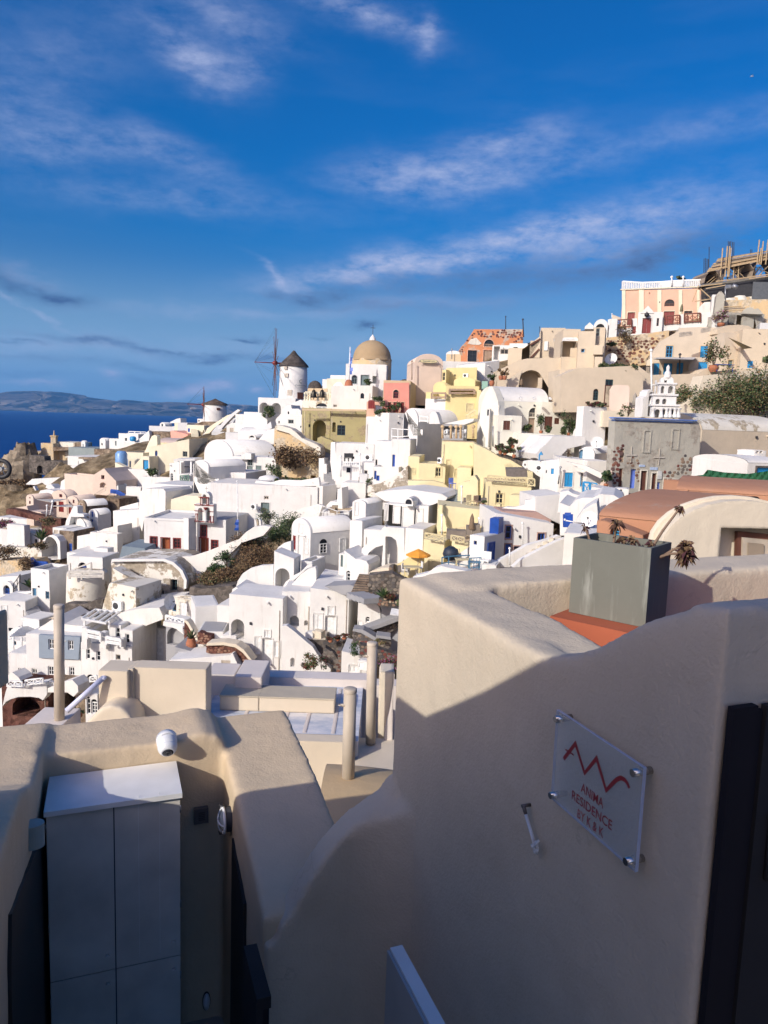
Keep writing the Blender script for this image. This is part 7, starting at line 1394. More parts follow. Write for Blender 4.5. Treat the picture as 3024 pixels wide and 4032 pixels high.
# ============ frame B3: yellow terraces, white tower house, blue door house
frame(1400,1800,Z)
h('yellow house block with a deep recess and cafe terrace',425,515,-5,190,D=77,col='yp',roof='yp',dep=6,th=8,op=[(448,92,485,132,'hy!')],x2=560)
h('recessed yellow wall with a window and air conditioner',512,730,55,200,D=76.5,col='yp',roof='yp',dep=5,th=2,op=[(652,85,700,160,'wy!')])
ac_('white air conditioner on the recessed yellow wall',668,5,705,50,D=76)
h('tall yellow cafe tower wall below the rooftop chairs',690,960,-125,290,D=77.5,col='yp',roof='ta',dep=6,th=4,op=[(738,22,768,215,'hy!'),(808,98,828,160,'hy!')],par=.0)
h('small projecting yellow block with flat ledge',828,940,88,210,D=73,col='yp',dep=3,th=10,x2=975)
w('great yellow swooping wall descending to the right',[(960,420),(965,30),(965,-115),(1080,-60),(1180,0),(1270,25),(1370,85),(1410,115),(1448,115),(1460,420)],D=72,t=5,col='yp',th=6,name='swooping_house',cat='house')
h('yellow terrace storey with a cream window',1055,1425,205,440,D=67,col='yp',roof='ta',dep=5,th=4,op=[(1145,295,1206,380,'wy!')],x2=1465)
rl('cream cross braced balustrade of the yellow terrace',[(1080,150,188),(1235,162,200),(1393,175,212)],D=66.6,th=4,kind='x',col='y',t=.09);rl('short return of the cream cross braced balustrade',[(1405,175,240),(1462,178,240)],D=66,kind='x',col='y',t=.08,n=1)
for i,x in enumerate((1235,1275,1310,1340)):m=MB();c=P(cx(x),cy(160),69);m.box(c,(.75,0,0),(0,.5,.12),(-.1,.1,.75));tag(m.build('lounge_cushion',simple('grey_cushion',(.16,.14,.13),.9)),'%s dark grey lounge backrest on the yellow terrace'%('leftmost','second','third','rightmost')[i],'cushion')
m=MB()
for k in range(7):t=-.6+k*.2;c=P(cx(1250),cy(118),71);m.bar(c,c+Vector((math.sin(t)*.75,0,math.cos(t)*.8)),.07)
tag(m.build('fan_screen',SOL['y'],None,False),'fan shaped cream wooden screen on the yellow terrace','screen',kind=None)
h('lower rounded yellow wall right of the cream window',1255,1420,315,400,D=65,col='yp',dep=2);h('little yellow chimney pots beside the low wall',1150,1180,385,430,D=64,col='yp',dep=.8,name='chimney',cat='chimney')
w('yellow rounded parapet along the cafe recess',[(425,262),(428,190),(640,195),(720,215),(760,250),(778,300),(775,420),(560,300)],D=74,t=1.2,col='yp',th=2,name='parapet')
w('yellow stair flank with stepped top',[(832,390),(835,220),(880,200),(935,195),(940,155),(975,150),(1000,190),(1000,390)],D=68,t=1.0,col='yp',name='stair_flank')
frame(0,0,1)
stairs('dark teal steps climbing between yellow walls',[(1790,1985),(1788,1930)],67,72,9,1.5,col='te')
frame(1400,1800,Z)
for i,(x,y)in enumerate(((790,255),(935,405),(995,410),(1015,408))):chair(('lilac folding chair by the yellow doorway','left wooden chair on the small yellow terrace','middle wooden chair on the small yellow terrace','right dark chair on the small yellow terrace')[i],P(cx(x),cy(y),(72,64,64,64.4)[i]),(.6,-1),('v','y','p','f')[i],1.1)
for i,x in enumerate((880,980,1015)):m=MB();m.box(P(cx(x),cy(370),65.5),(.6,0,0),(0,.15,.02),(0,.05,.4));tag(m.build('seat_cushion',simple('grey_cushion',(.16,.14,.13),.9)),'%s grey cushion on the small yellow terrace bench'%('left','middle','right')[i],'cushion')
pt('dark potted shrub on the small yellow terrace',1040,405,.35,.9,D=63.5,pot=(.3,.5),n=90,leaf=.12)
for i,(x,a,b_,d)in enumerate(((866,245,400,64.5),(704,480,632,59),(1008,505,570,59))):po('%s white slim pole of the yellow terraces'%('upper','lower left','lower right')[i],x,a,b_,D=d,r=.07)
h('broad yellow retaining wall behind the lower terrace',668,1120,390,620,D=61.5,col='yp',roof='ta',dep=4,th=3,ytr=440)
w('wavy yellow corner column of the retaining wall',[(668,610),(660,560),(675,500),(672,420),(690,390),(712,395),(708,450),(735,500),(740,560),(765,610)],D=61,t=1.2,col='yp',name='corner_column',cat='column')
w('yellow triangular stone flank beside the white house',[(968,622),(1110,470),(1120,620)],D=60,t=.8,col='ye',name='stair_flank')
h('yellow tower block below the parasol terrace',545,715,668,960,D=58,col='yp',roof='ta',dep=4,th=16,x2=780,op=[(595,838,672,935,'hy!')],ytr=690)
h('second yellow block under the parasol terrace',780,918,690,830,D=57.6,col='yp',roof='ta',dep=4,op=[(812,750,838,812,'hy!')])
rl('cream lattice balustrade of the parasol terrace',[(567,618,662),(640,628,675),(716,645,690)],D=57.6,th=16,kind='x',col='y',t=.08);rl('right cream lattice balustrade of the parasol terrace',[(780,636,682),(885,655,702)],D=57,kind='x',col='y',t=.08);rl('rear cream lattice balustrade of the parasol terrace',[(720,600,640),(888,572,608)],D=61,th=20,kind='x',col='y',t=.08)
umbrella('closed brown parasol on the yellow lower terrace',cx(945),cy(458),cy(640),58.5,.4,simple('taupe_canvas',(.20,.14,.09),.9))
umbrella('open orange parasol on the sunken yellow patio',cx(507),cy(748),cy(925),56,.95,simple('orange_canvas',(.75,.32,.04),.85),False)
w('curved yellow patio wall with cushions',[(300,960),(310,890),(370,860),(430,820),(470,790),(545,800),(545,950),(460,995),(380,975)],D=57,t=.6,col='ye',name='patio_wall')
table('pale wooden table on the sunken yellow patio',P(cx(455),cy(975),54),1.2,.9,'y');chair('white chair left of the pale patio table',P(cx(405),cy(965),54.5),(1,-.3),'w');chair('white chair right of the pale patio table',P(cx(515),cy(950),54.5),(-1,-.2),'w')
for i,x in enumerate((345,385)):m=MB();m.box(P(cx(x),cy(940),55.5),(.55,0,0),(0,.15,.02),(0,.05,.5));tag(m.build('seat_cushion',simple('grey_cushion',(.16,.14,.13),.9)),'%s grey cushion against the curved patio wall'%('left','right')[i],'cushion')
for i,(x,a,b_)in enumerate(((745,610,670),(820,620,675),(905,600,640),(935,590,625))):m=MB();m.box(P(cx(x),cy(b_),58.5),(.8,0,0),(0,.5,.1),(0,.1,.7));tag(m.build('garden_sofa',simple('taupe_cushion',(.20,.17,.14),.9)),'%s taupe lounge seat on the parasol terrace'%('leftmost','second','third','rightmost')[i],'seat')
h('white house with closed white shutters and one dark red shutter',235,590,375,600,D=66,col='w',roof='w',dep=8,th=16,x2=670,op=[(240,385,262,512,'hw!'),(312,404,360,535,'hw!'),(386,412,472,575,'dw!'),(500,424,545,552,'hr!')],ytr=400,sur='w')
w('white arched dormer over the white door',[(398,400),(402,360),(412,340),(432,330),(455,338),(468,360),(470,402)],D=65.8,t=2,th=16,name='dormer',cat='gable',op=[(408,345,460,385,'ak',.15)],part='gable')
w('large smooth white domed roof over the shuttered house',[(150,300),(190,282),(280,270),(430,262),(560,280),(700,300),(752,330),(740,350),(600,400),(480,380),(240,360)],D=69,t=6,name='domed_roof',cat='roof',col='w')
h('white block with a small shutter left of the domed roof',-30,80,350,530,D=67,kind='vf',ys=380,col='w',x2=220,th=30,op=[(-4,372,20,468,'hw!')])
h('white cube wing with an outlined shutter',-40,50,520,720,D=64,col='w',roof='w',dep=7,par=.0,x2=215,th=24,sop=[(68,612,112,718,'hw!')])
w('white diagonal stair flank rising to the shuttered house',[(48,840),(50,750),(242,558),(250,570),(400,580),(400,830),(350,900),(345,750),(330,680),(290,650),(245,648),(242,900),(210,905),(225,720),(160,740),(110,780),(80,830)],D=62,t=.8,name='stair_flank',th=14)
h('shaded back wall behind the white stair arches',60,400,600,905,D=63.4,col='w',dep=3,th=14,op=[(240,735,262,810,'hw!'),(105,790,125,880,'aw')])
h('white right side block of the arch stair',398,545,575,840,D=61,col='w2',roof='w2',dep=4,th=20,ytr=590)
w('rounded big white wall at the left below the stair arches',[(-40,1040),(-40,830),(40,835),(90,850),(108,880),(105,950),(80,1000),(10,1030)],D=60,t=3,name='lane_wall')
w('pale stone paved ledge below the stair arches',[(105,965),(110,940),(210,905),(300,900),(310,950),(250,990)],D=59,t=2,col='lb',name='paved_ledge',cat='terrace')
h('white house with dark windows, blue door and rose roof',1120,1600,455,850,D=55,col='w',roof='flr',dep=6,th=-4,ytr=545,op=[(1224,560,1272,665,'wb!'),(1488,622,1545,695,'wb!'),(1220,710,1268,830,'db!'),(1292,728,1340,782,'wb!')],sur='flr')
w('rose coloured roof terrace of the blue door house',[(1122,452),(1175,455),(1200,440),(1490,450),(1600,512),(1592,545),(1300,490)],D=57,t=3,col='flr',th=-4,name='roof_terrace',cat='roof')
h('white cubic outhouse with a tall cobalt blue door',922,1042,640,900,D=52,col='w',roof='w',dep=5,x2=1210,th=38,op=[(965,684,990,715,'wb')],sop=[(1072,694,1130,880,'db!')])
root=empty('roof_tank',P(cx(1145),cy(630),54),'cobalt blue mesh tank box on the white outhouse roof','tank');m=MB();a=P(cx(1092),cy(625),53.5);m.box(a,(P(cx(1165),cy(635),53.5).x-a.x,0,0),(.5,1.0,0),(0,0,1.15));m.build('tank_box',SOL['b'],root)
w('white parapet wall with a curved end above the blue door house',[(1180,455),(1185,420),(1230,405),(1290,410),(1380,390),(1385,350),(1420,350),(1480,330),(1490,470),(1300,465)],D=59,t=.6,name='parapet')
w('tall blocky white walls behind the rose roof',[(1465,480),(1470,320),(1700,300),(1700,560),(1600,515),(1500,500)],D=58,t=4,name='blocky_wall',th=-8)
w('long white stair flank descending to the blue door',[(1140,900),(1180,840),(1280,790),(1400,720),(1580,670),(1660,640),(1680,645),(1680,700),(1500,750),(1300,860),(1260,900)],D=50,t=.5,th=-10,name='stair_flank')
w('second white stair flank nearer the wavy wall',[(1285,900),(1350,840),(1480,770),(1640,690),(1720,660),(1720,900)],D=48,t=.5,th=-10,name='stair_flank')
for i in range(7):h('pale stone step %s on the white staircase'%('lowest','second','third','fourth','fifth','sixth','highest')[i],1290+i*48,1330+i*48,855-i*32,885-i*32,D=49.4+i*.2,col='lb',dep=.5,name='stair_step',cat='step',skirt=.1)
po('white slim downpipe before the white stair',1258,750,880,D=47,r=.05);po('white looped pipe on the blue door house',1362,545,760,D=54.5,r=.06,name='downpipe',cat='pipe')
h('white blocks at the foot of the white stairs',1030,1150,880,905,D=49,col='w',dep=2)
for k,(a,b_,c,d)in enumerate((((706,825,885),(760,805,880),(895,800,0),0),)):
 rl('blue tube railing around the lower patio',[(706,820,885),(760,810,880),(935,800,925)],D=52,th=-20,kind='h',n=1,col='s',t=.06)
rl('blue wrought iron screen with scrolls',[(930,825,918),(1025,820,905)],D=50,kind='c',n=4,col='s',t=.05,name='iron_screen',cat='railing')
root=empty('covered_barbecue',P(cx(775),cy(840),53),'round dark covered barbecue by the blue railing','barbecue');m=MB();m.lathe(P(cx(775),cy(845),53),[(.1,0),(.45,.15),(.6,.5),(.5,.85),(.2,1.05),(.01,1.1)],14);m.build('cover',simple('navy_cover',(.02,.03,.05),.6),root)
table('small low blue table near the iron screen',P(cx(965),cy(915),50),.8,.6,'s',.5);table('pale cafe table by the blue tube railing',P(cx(880),cy(905),51),1.2,.7,'y',.6)
w('white slanting patio wall behind the blue railing',[(700,890),(830,800),(915,740),(920,900),(860,925),(760,920)],D=53.5,t=1,name='patio_wall');chair('white plastic lounger chair beside the tall blue door',P(cx(1060),cy(905),49.5),(-.5,-1),'w',1.2)
w('white rounded wall foot in front of the yellow tower',[(450,1020),(470,975),(590,945),(640,905),(700,890),(900,930),(930,945),(700,960),(520,1000)],D=50,t=1,name='lane_wall')
# ============ frame B2
frame(700,1800,Z)
h('long white terrace house below the barrel hall',245,1140,228,400,D=92,col='w',roof='w2',dep=8,th=6,op=[(680,372,748,490,'dg!'),(705,318,742,345,'wt')],skirt=6)
ac_('beige air conditioner left of the grey lattice door',598,385,642,425,D=90.5)
h('white corner tower at the right end of the long terrace house',1125,1182,235,385,D=91,col='w2',dep=3,th=30,skirt=5)
rl('sage cross braced railing beside the grey door',[(640,460,512),(700,462,512),(820,465,505)],D=87,kind='x',col=simple('sage_paint2',(.22,.30,.26)),t=.09)
rl('short sage railing by the white fins',[(640,458,520),(820,463,520)],D=86,kind='h',n=1,col='w',t=.05)
pole('long white flagpole with a furled blue flag before the church',cx(492),cy(200),cy(680),83,r=.07,px2=cx(486),name='flagpole',cat='flagpole')
m=MB();a=P(cx(489),cy(510),82.8);b_=P(cx(487),cy(598),82.8)
for i in range(4):p0=a.lerp(b_,i/4);p1=a.lerp(b_,(i+1)/4);off=Vector((-.18-.1*(i%2),-.08,0));m.face([p0+Vector((.15,0,0)),p0+off,p1+off*1.2,p1+Vector((.12,0,0))],i%2)
tag(m.build('furled_flag',[SOL['v'],SOL['b']],None,False),'furled blue and white flag hanging on the long pole','flag')
for i,(x,y,q)in enumerate(((765,190,'grey green domed tree on the white courtyard terrace'),(812,220,'dark round bush in a white pot on the courtyard wall'),(1082,225,'fern like bush on the long terrace wall'),(883,190,'small green bush in a square white pot'))):pt(q,x,y,(1.5,.6,1.4,.4)[i],(3.6,1.1,1.3,.9)[i],D=(96,93,92,95)[i],n=(420,160,300,90)[i],leaf=.2,mats=GREEN[1:]if i==0 else GREEN,name='tree' if i==0 else 'shrub',cat='tree' if i==0 else 'shrub')
m=MB();c=P(cx(745),cy(180),95);m.lathe(c,[(1.4,0),(1.2,.3),(.5,.5),(.01,.55)],10);tag(m.build('covered_table',M_['w']),'white cloth covered table on the courtyard terrace','table')
w('low white courtyard wall with trailing plants',[(630,210),(640,190),(760,205),(840,185),(1000,190),(1150,165),(1160,235),(640,235)],D=93.5,t=.5,name='courtyard_wall')
frame(0,2000,Z)
h('white church left wing with red framed windows and a brown red door',1178,1540,78,395,D=87,col='w',roof='fl',dep=8,th=4,par=.3,ytr=88,op=[(1228,236,1282,315,'wr!'),(1316,245,1385,385,'do!',.5),(1418,250,1472,330,'wr!')],sur='r')
frame(700,1800,Z)
h('white church front with red door and red framed windows',72,392,505,815,D=84.5,col='w',roof='fl',dep=9,th=10,x2=640,op=[(98,652,146,748,'wr!'),(178,662,246,790,'do!',.5),(276,680,326,756,'wr!'),(188,558,236,650,'wr!')],sur='r',par=.0,name='church',cat='church')
h('slim white buttress pier between the church parts',48,88,500,800,D=83.5,col='w2',dep=1.2,th=30,name='buttress')
root=empty('bell_gable',P(cx(215),cy(520),84),'white two tiered belfry with dark red columns and arches','belfry')
def gable(x0,x1,y0,y1,holes,D,dep=.9,th=10):
 pl=facade(cx(x0),cy(y1),D,th);a,z0=pl.uv(cx(x0),cy(y1));b_,z1=pl.uv(cx(x1),cy(y0));m=MB();hs=[(opening(pl,(cx(p),cy(q),cx(r),cy(s),'A'))[0],dep*.85)for p,q,r,s in holes]
 slab(m,pl,[(a,z0),(a,z1),(b_,z1),(b_,z0)],dep,hs);m.build('tier',M_['w'],root);return pl
pl=gable(140,292,388,532,[(165,415,202,520),(224,420,262,520)],84)
a_,z_=pl.uv(cx(140),cy(388));b2_,_=pl.uv(cx(292),cy(388))
for zz,hgt in((z_,.09),(pl.uv(cx(200),cy(440))[1],.06),(pl.uv(cx(200),cy(525))[1],.09)):m=MB();m.box(pl.pt(a_-.06,zz-hgt/2,-.1),pl.u*(b2_-a_+.12),pl.b*.095,(0,0,hgt));m.build('red_band',SOL['r'],root)
pl=facade(cx(190),cy(388),84,10);o=[(pl.uv(cx(190),cy(388))[0],z_)]+arch_pts(pl.uv(cx(190),cy(388))[0],pl.uv(cx(262),cy(388))[0],pl.uv(cx(190),cy(325))[1],pl.uv(cx(226),cy(285))[1],12)+[(pl.uv(cx(262),cy(388))[0],z_)]
m=MB();slab(m,pl,o,.8,[(opening(pl,(cx(204),cy(305),cx(232),cy(380),'A'))[0],.7)]);m.build('tier',M_['w'],root)
m=MB();m.box(pl.pt(o[0][0]-.3,pl.uv(cx(200),cy(330))[1],-.08),pl.u*(o[-1][0]-o[0][0]+.2),pl.b*.07,(0,0,.1));m.build('red_band',SOL['r'],root)
for x,y0,y1 in((185,330,388),(198,330,388),(236,330,388),(248,330,388),(148,460,525),(160,460,525),(265,480,535),(288,480,535)):m=MB();c=P(cx(x),cy(y1),83.6);hh_=P(cx(x),cy(y0),83.6).z-c.z;m.lathe(c,[(.09,0),(.05,.1),(.045,hh_-.2),(.09,hh_)],8);m.build('column',SOL['r'],root)
m=MB();c=P(cx(228),cy(523),83.6);m.lathe(c,[(.22,0),(.16,.2),(.16,1.0),(.34,1.3)],10);m.build('column',M_['w'],root);m=MB();m.lathe(c+Vector((0,0,1.3)),[(.12,0),(.26,.22),(.26,.3),(.01,.3)],10);m.build('capital',SOL['r'],root);m=MB();c=P(cx(232),cy(287),84.2);m.bar(c,c+Vector((0,0,.7)),.05);m.bar(c+Vector((-.2,0,.45)),c+Vector((.2,0,.45)),.05);m.build('cross',METAL,root)
w('large pale tan slope wall behind the church',[(-60,480),(-55,345),(60,310),(200,320),(420,385),(560,430),(640,445),(640,490),(560,500),(-60,500)],D=96,t=3,col='cr',th=6,name='slope_wall')
w('curving white lane parapet sweeping below the church',[(-10,880),(0,815),(110,810),(250,765),(400,705),(500,670),(560,610),(620,570),(700,560),(760,570),(700,640),(520,700),(420,800),(250,900),(180,985),(110,1010),(40,930)],D=80,t=.8,col='w2',th=14,name='lane_parapet')
w('white lane parapet climbing right to the terraces',[(700,600),(760,570),(830,520),(930,455),(1020,415),(1140,385),(1180,400),(1150,490),(940,500),(850,560)],D=85,t=.8,col='w2',name='lane_parapet')
for i,x in enumerate((628,640,665)):w('%s small white fin beside the sage railing'%('left','middle','right')[i],[(x,575),(x-4,515),(x+2,502),(x+12,515),(x+20,575)],D=83,t=.3,col='w' if i!=1 else 'ro',name='fin')
random.seed(11)
for i,(x,y,r_,hh_,q,mm)in enumerate(((600,930,3.2,3.4,'large reddish brown thicket in the middle of the slope',BRUSH),(680,860,3.2,3.8,'brown thicket below the green fig bush',BRUSH),(560,800,2.6,3.8,'reddish brush beside the curving lane parapet',BRUSH),(470,990,2.6,1.8,'low brown brush near the rocks',BRUSH),(330,1020,3.0,1.6,'dry grass clump at the left of the slope',[BRUSH[0],BRUSH[1],GREEN[2]]),(250,1035,1.8,1.2,'small straw grass clump above the rocks',[BRUSH[1],GREEN[2]]),(880,680,3.2,5.4,'tall dark green fig bush against the white wall',GREEN),(830,730,2.6,4.2,'mid green bush left of the fig bush',GREEN),(760,700,1.8,3.6,'grey green leafy stems beside the parapet',[GREEN[1],GREEN[2]]),(690,790,1.8,3.4,'green bush half hidden in the brown thicket',GREEN),(395,890,1.5,2.8,'bright green upright bush on the slope',GREEN[:2]),(320,945,1.2,1.6,'small green bush at the foot of the parapet',GREEN[:2]),(740,540,1.6,2.8,'climbing greenery by the sage railing',[GREEN[1],GREEN[2],MAUVE[1]]),(920,560,1.5,2.6,'pale leafed shrub at the top of the fig bush',[GREEN[1],MAUVE[1]]),(720,950,2.0,2.6,'brown thicket beside the white curved parapet',BRUSH))):
 pt(q,x,y,r_*1.0,hh_,D=84-(y-600)*.022,mats=mm,n=1100 if r_>2 else 450,leaf=.16,stems=10)
for i in range(26):
 x=random.uniform(200,420);y=random.uniform(1020,1090)+(x-200)*.05;c0=P(cx(x),cy(y),75-(y-1020)*.03);m=MB();r_=random.uniform(.15,.38)
 m.lathe(Vector((0,0,0)),[(r_*.9,-r_*.5),(r_,0),(r_*.7,r_*.5),(.01,r_*.65)],7,a0=i);o=m.build('rock',rock('pale_rock',(.16,.13,.12),(.42,.36,.32),2));o.location=c0;o['label']='loose pale rocks scattered below the brown thicket';o['category']='rock';o['group']='loose rocks on the slope'
root,pl=w('rough dark stone embankment under the brush',[(90,1120),(100,1060),(200,1075),(440,1050),(470,1080),(440,1160),(420,1290),(360,1200),(200,1150)],D=72,t=3,col='sg',th=14,name='stone_embankment')
h('white barrel vault chapel house with a dark red side shutter',925,1080,498,850,D=70,kind='vf',ys=600,col='w',x2=1440,th=52,op=[(942,640,965,755,'hr!'),(982,642,1022,838,'dw!'),(1036,665,1064,788,'hw!'),(990,546,1020,615,'hw!')],sur='w',sop=[(1156,668,1216,785,'aw'),(1318,658,1372,770,'hw!')])
h('white upper block behind the barrel vault chapel',1400,1500,515,760,D=71,col='w',roof='w',dep=6,th=30,x2=1640,ytr=520,sop=[(1520,612,1564,720,'hw!')])
w('curved white patio parapet with rounded left edge',[(475,1060),(490,1010),(530,950),(590,910),(680,885),(782,880),(782,1050),(760,1140),(560,1080)],D=64,t=.5,name='patio_parapet',th=8)
h('white block with a tall arched opening on the curved patio',782,945,765,1120,D=62.5,col='w',roof='w',dep=3,th=10,x2=1002,op=[(798,908,912,1100,'Aw',1.8)],ytr=830)
w('white curved wall between the patio and the chapel',[(800,770),(820,735),(870,700),(925,685),(925,810),(870,795)],D=67,t=.6,name='curved_wall')
w('white sweeping diagonal stair arm with a lens shaped opening',[(850,1200),(855,1090),(930,1040),(1000,960),(1060,915),(1125,895),(1132,930),(1130,1060),(1080,1120),(1040,1200)],D=60,t=.6,th=10,name='curved_stair_wall',op=[(935,1060,1100,1160,'Aw',.3)])
w('second thin sweeping stair arm above the first',[(840,1090),(880,1020),(940,970),(1000,940),(1060,880),(1095,870),(1100,890),(1050,915),(990,970),(900,1050)],D=62,t=.5,th=10,name='curved_stair_wall')
h('white steps block beside the barrel vault chapel',1005,1095,850,1000,D=64,col='w',roof='lb',dep=3,par=.4)
h('white tower with a slanted top and arched shutter',1352,1445,760,1060,D=60,col='w',roof='w',dep=4,th=20,x2=1560,ytr=830,op=[(1375,928,1408,1050,'aw')])
h('white shaded recess wall left of the slanted tower',1310,1355,790,1010,D=62,col='w2',dep=3,op=[(1330,800,1350,895,'hg')])
frame(0,0,1)
stairs('white steps at the foot of the slanted tower',[(1345,2315),(1338,2270)],58.5,61,5,1.0,col='w')
frame(700,1800,Z)
w('broad rounded white front wall of the curved patio house',[(420,1260),(445,1080),(475,1060),(560,1095),(650,1115),(770,1140),(830,1100),(858,1095),(860,1260)],D=59.5,t=3,name='patio_house',cat='house',th=6)
h('white upper terrace wall with stair to the tower house',1340,1530,210,420,D=86,col='w',roof='w',dep=5,th=8,op=[(1345,290,1385,385,'ak',.6)])
w('flaking white rock slope right of the long staircase',[(1530,310),(1535,230),(1680,215),(1700,330),(1600,330)],D=86,t=3,col='wp',name='rock_slope')
h('white terrace with crates and steps below the staircase',1180,1400,440,500,D=80,col='w',roof='ta',dep=5,th=8,par=.2)
for i,(a,b_,c,d)in enumerate(((1258,398,1305,440),(1240,415,1285,462),(1280,440,1325,465))):m=MB();p=P(cx(a),cy(d),79-i*.4);q=P(cx(c),cy(b_),79-i*.4);m.box(p,(q.x-p.x,0,0),(0,.6,0),(0,0,q.z-p.z));tag(m.build('crate',simple('timber_crate',(.34,.27,.19),.9)),'%s timber crate on the white terrace'%('rear','left','front')[i],'crate')
rl('thin rope fence on the crate terrace',[(1118,410,490),(1145,385,470),(1300,440,475),(1390,435,470)],D=79,kind='h',n=1,t=.05)
w('white cave mouth walls left of the crate terrace',[(1210,440),(1215,390),(1245,360),(1300,365),(1305,260),(1340,250),(1345,440)],D=84,t=2,name='cave_wall')
h('white cube house with a roof cafe table and a small window',1330,1480,62,205,D=90,col='w',roof='w',dep=5,th=8,op=[(1378,86,1412,126,'wk!')],sur='w',par=.0)
rl('white balustrade around the roof cafe table',[(1290,40,68),(1350,38,70),(1455,40,66)],D=89,kind='b',n=6,t=.08)
for i,x in enumerate((1375,1412)):chair('%s dark cafe chair on the white balcony'%('left','right')[i],P(cx(x),cy(42),91),(0,-1),'f',1.2)
table('dark round cafe table on the white balcony',P(cx(1393),cy(45),91),1.0,.8,'f')
for i,(x,a,b_)in enumerate(((1330,0,160),(1485,-20,200))):po('%s white drain pipe on the balcony house'%('left','right')[i],x,a,b_,D=88.5,r=.1)
h('tall white house behind the cafe balcony',1290,1600,-110,60,D=95,col='w',roof='w',dep=6,th=4,op=[(1420,-5,1442,15,'wk')])
ac_('grey fan air conditioner on the tall white house',1525,-20,1590,25,D=93.5)
h('white house with a shaded slit door right of the balcony',1480,1610,45,210,D=89,col='w',roof='w',dep=5,th=8,op=[(1522,108,1550,150,'wt')])
h('white gate wall with a pointed top and dark red post',1475,1550,138,218,D=86.5,col='wg',dep=.6,th=6,op=[(1476,160,1482,215,'dr')]);pt('round green bush on the white gate terrace',1580,218,.8,1.2,D=86,n=160,leaf=.15)
frame(1400,1800,Z)
h('white houses with a blue slit door below the vaulted house',150,300,-130,90,D=84,col='w',roof='w',dep=5,th=10,op=[(302-140,20,178,70,'wt')])
h('white house with a dark blue door beneath the central vault',285,440,-145,90,D=82,col='w',roof='w',dep=5,th=10,op=[(300,-20,322,78,'db')])
h('low white stepped block by the yellow house',140,350,80,200,D=80,col='w',roof='w',dep=4,th=8,op=[(152,112,170,180,'db'),(170,150,195,192,'db')],par=.3)
rl('white tubular handrail on the roof below the central vault',[(295,-235,-145),(345,-230,-140),(445,-225,-150)],D=84,kind='h',n=1,t=.07)
w('flowing cracked white slope wall left of the yellow house',[(95,290),(98,235),(200,215),(300,160),(380,110),(425,70),(430,260),(280,275)],D=78,t=3,col='wp',name='slope_wall')
# ============ frame B1/B5: lower left
frame(0,2000,Z)
h('small white house with a blue door and square window',15,195,178,320,D=122,col='w',roof='ta',dep=5,op=[(95,288,124,318,'wb'),(198-6,245,198,320,'wb')],th=8)
h('white vaulted cottage with cobalt double window',188,330,165,330,D=120,kind='vx',ys=215,col='w',roof='w3',dep=5,th=6,op=[(196,246,235,325,'wb!'),(283,254,304,285,'wg')])
w('white open arched vault mouth beside the palm',[(298,430),(310,370),(360,300),(375,250),(400,225),(430,218),(465,235),(490,275),(495,420)],D=108,t=5,name='arched_vault',cat='house',op=[(340,235,470,412,'Aw',4.0)],th=20,part='vault')
agave('spiky yucca palm beside the white vault mouth',cx(340),cy(262),109,1.6,2.6,1,26,cat='plant',name='yucca');pt('grey shrub below the yucca palm',310,340,1.8,2.6,D=107,mats=BRUSH+GREEN[2:],n=420,leaf=.2)
h('grey stone cottage with blue shutters',488,605,188,370,D=108,col='sb',roof='w',dep=5,th=14,op=[(455,285,480,340,'hb')]and[(508,290,525,355,'wn'),(566,290,588,350,'hb')])
h('louvred white box on the grey stone cottage roof',432,545,165,240,D=110,col='w',roof='w',dep=4,op=[(440,180,478,212,'ht')])
w('long cream terrace retaining wall at the left edge',[(-30,430),(-30,320),(120,318),(330,330),(340,370),(300,430),(200,420)],D=114,t=1,col='w3',name='retaining_wall')
w('tan layered rock wall below the cream retaining wall',[(-30,570),(-30,430),(120,430),(260,425),(290,480),(250,555),(120,560)],D=106,t=3,col='ro',name='rock_wall');pt('big dry bush at the left frame edge',40,440,3.0,4.2,D=106,mats=BRUSH,n=900,leaf=.2,stems=14);pt('brown hanging brush beside the blue fence',230,540,2.0,4.6,D=103,mats=BRUSH,n=700,leaf=.2)
rl('cobalt blue lattice fence on the terrace corner',[(262,405,490),(290,440,500),(385,445,495)],D=104,kind='b',n=8,col='b',t=.2,name='garden_fence',cat='fence')
for i,(x,y)in enumerate(((275,535),(312,545),(238,585))):pt('%s terracotta pot near the cobalt fence'%('left','right','lower')[i],x,y,.45,.9,D=100,pot=(.5,.9),n=60,leaf=.2)
agave('agave in the white planter by the lane stairs',cx(245),cy(648),95,1.5,1.7,0)
h('long white lane building at the left with a blue arched door',-30,160,565,760,D=98,col='w',roof='wg',dep=5,op=[(26,640,80,705,'hb')],ytr=555)
w('rounded white hood over the cobalt arched door',[(5,710),(8,640),(25,605),(60,598),(90,620),(105,650),(105,710)],D=97,t=1.5,name='door_hood',cat='wall',op=[(27,632,80,706,'ab',.4)],part='hood')
rl('black tube rail down the lane stairs',[(110,620,690),(140,580,650),(165,540,610)],D=95,kind='h',n=1,col='f',t=.06)
w('curving white terrace parapet above the left stairs',[(-20,770),(0,735),(120,690),(250,680),(255,695),(140,715),(145,740),(200,790),(260,870),(320,940),(330,985),(240,960),(150,860),(120,800),(5,760)],D=91,t=.5,name='terrace_parapet')
h('white house with a tall steel blue door and small window',262,410,500,900,D=88,col='w',roof='fl',dep=6,th=16,x2=570,par=.4,op=[(268,655,300,805,'ds!'),(374,682,404,742,'ws!')])
frame(0,0,1)
stairs('grey steps rising to the steel blue door',[(162,2452),(118,2385)],82,88,10,1.6,col='fl')
frame(0,2000,Z)
h('big white walls below the curving parapet',-40,215,760,1080,D=86,col='w',roof='w',dep=5,th=4,op=[(12,800,58,905,'hw!'),(70,980,105,1005,'wk')],skirt=6)
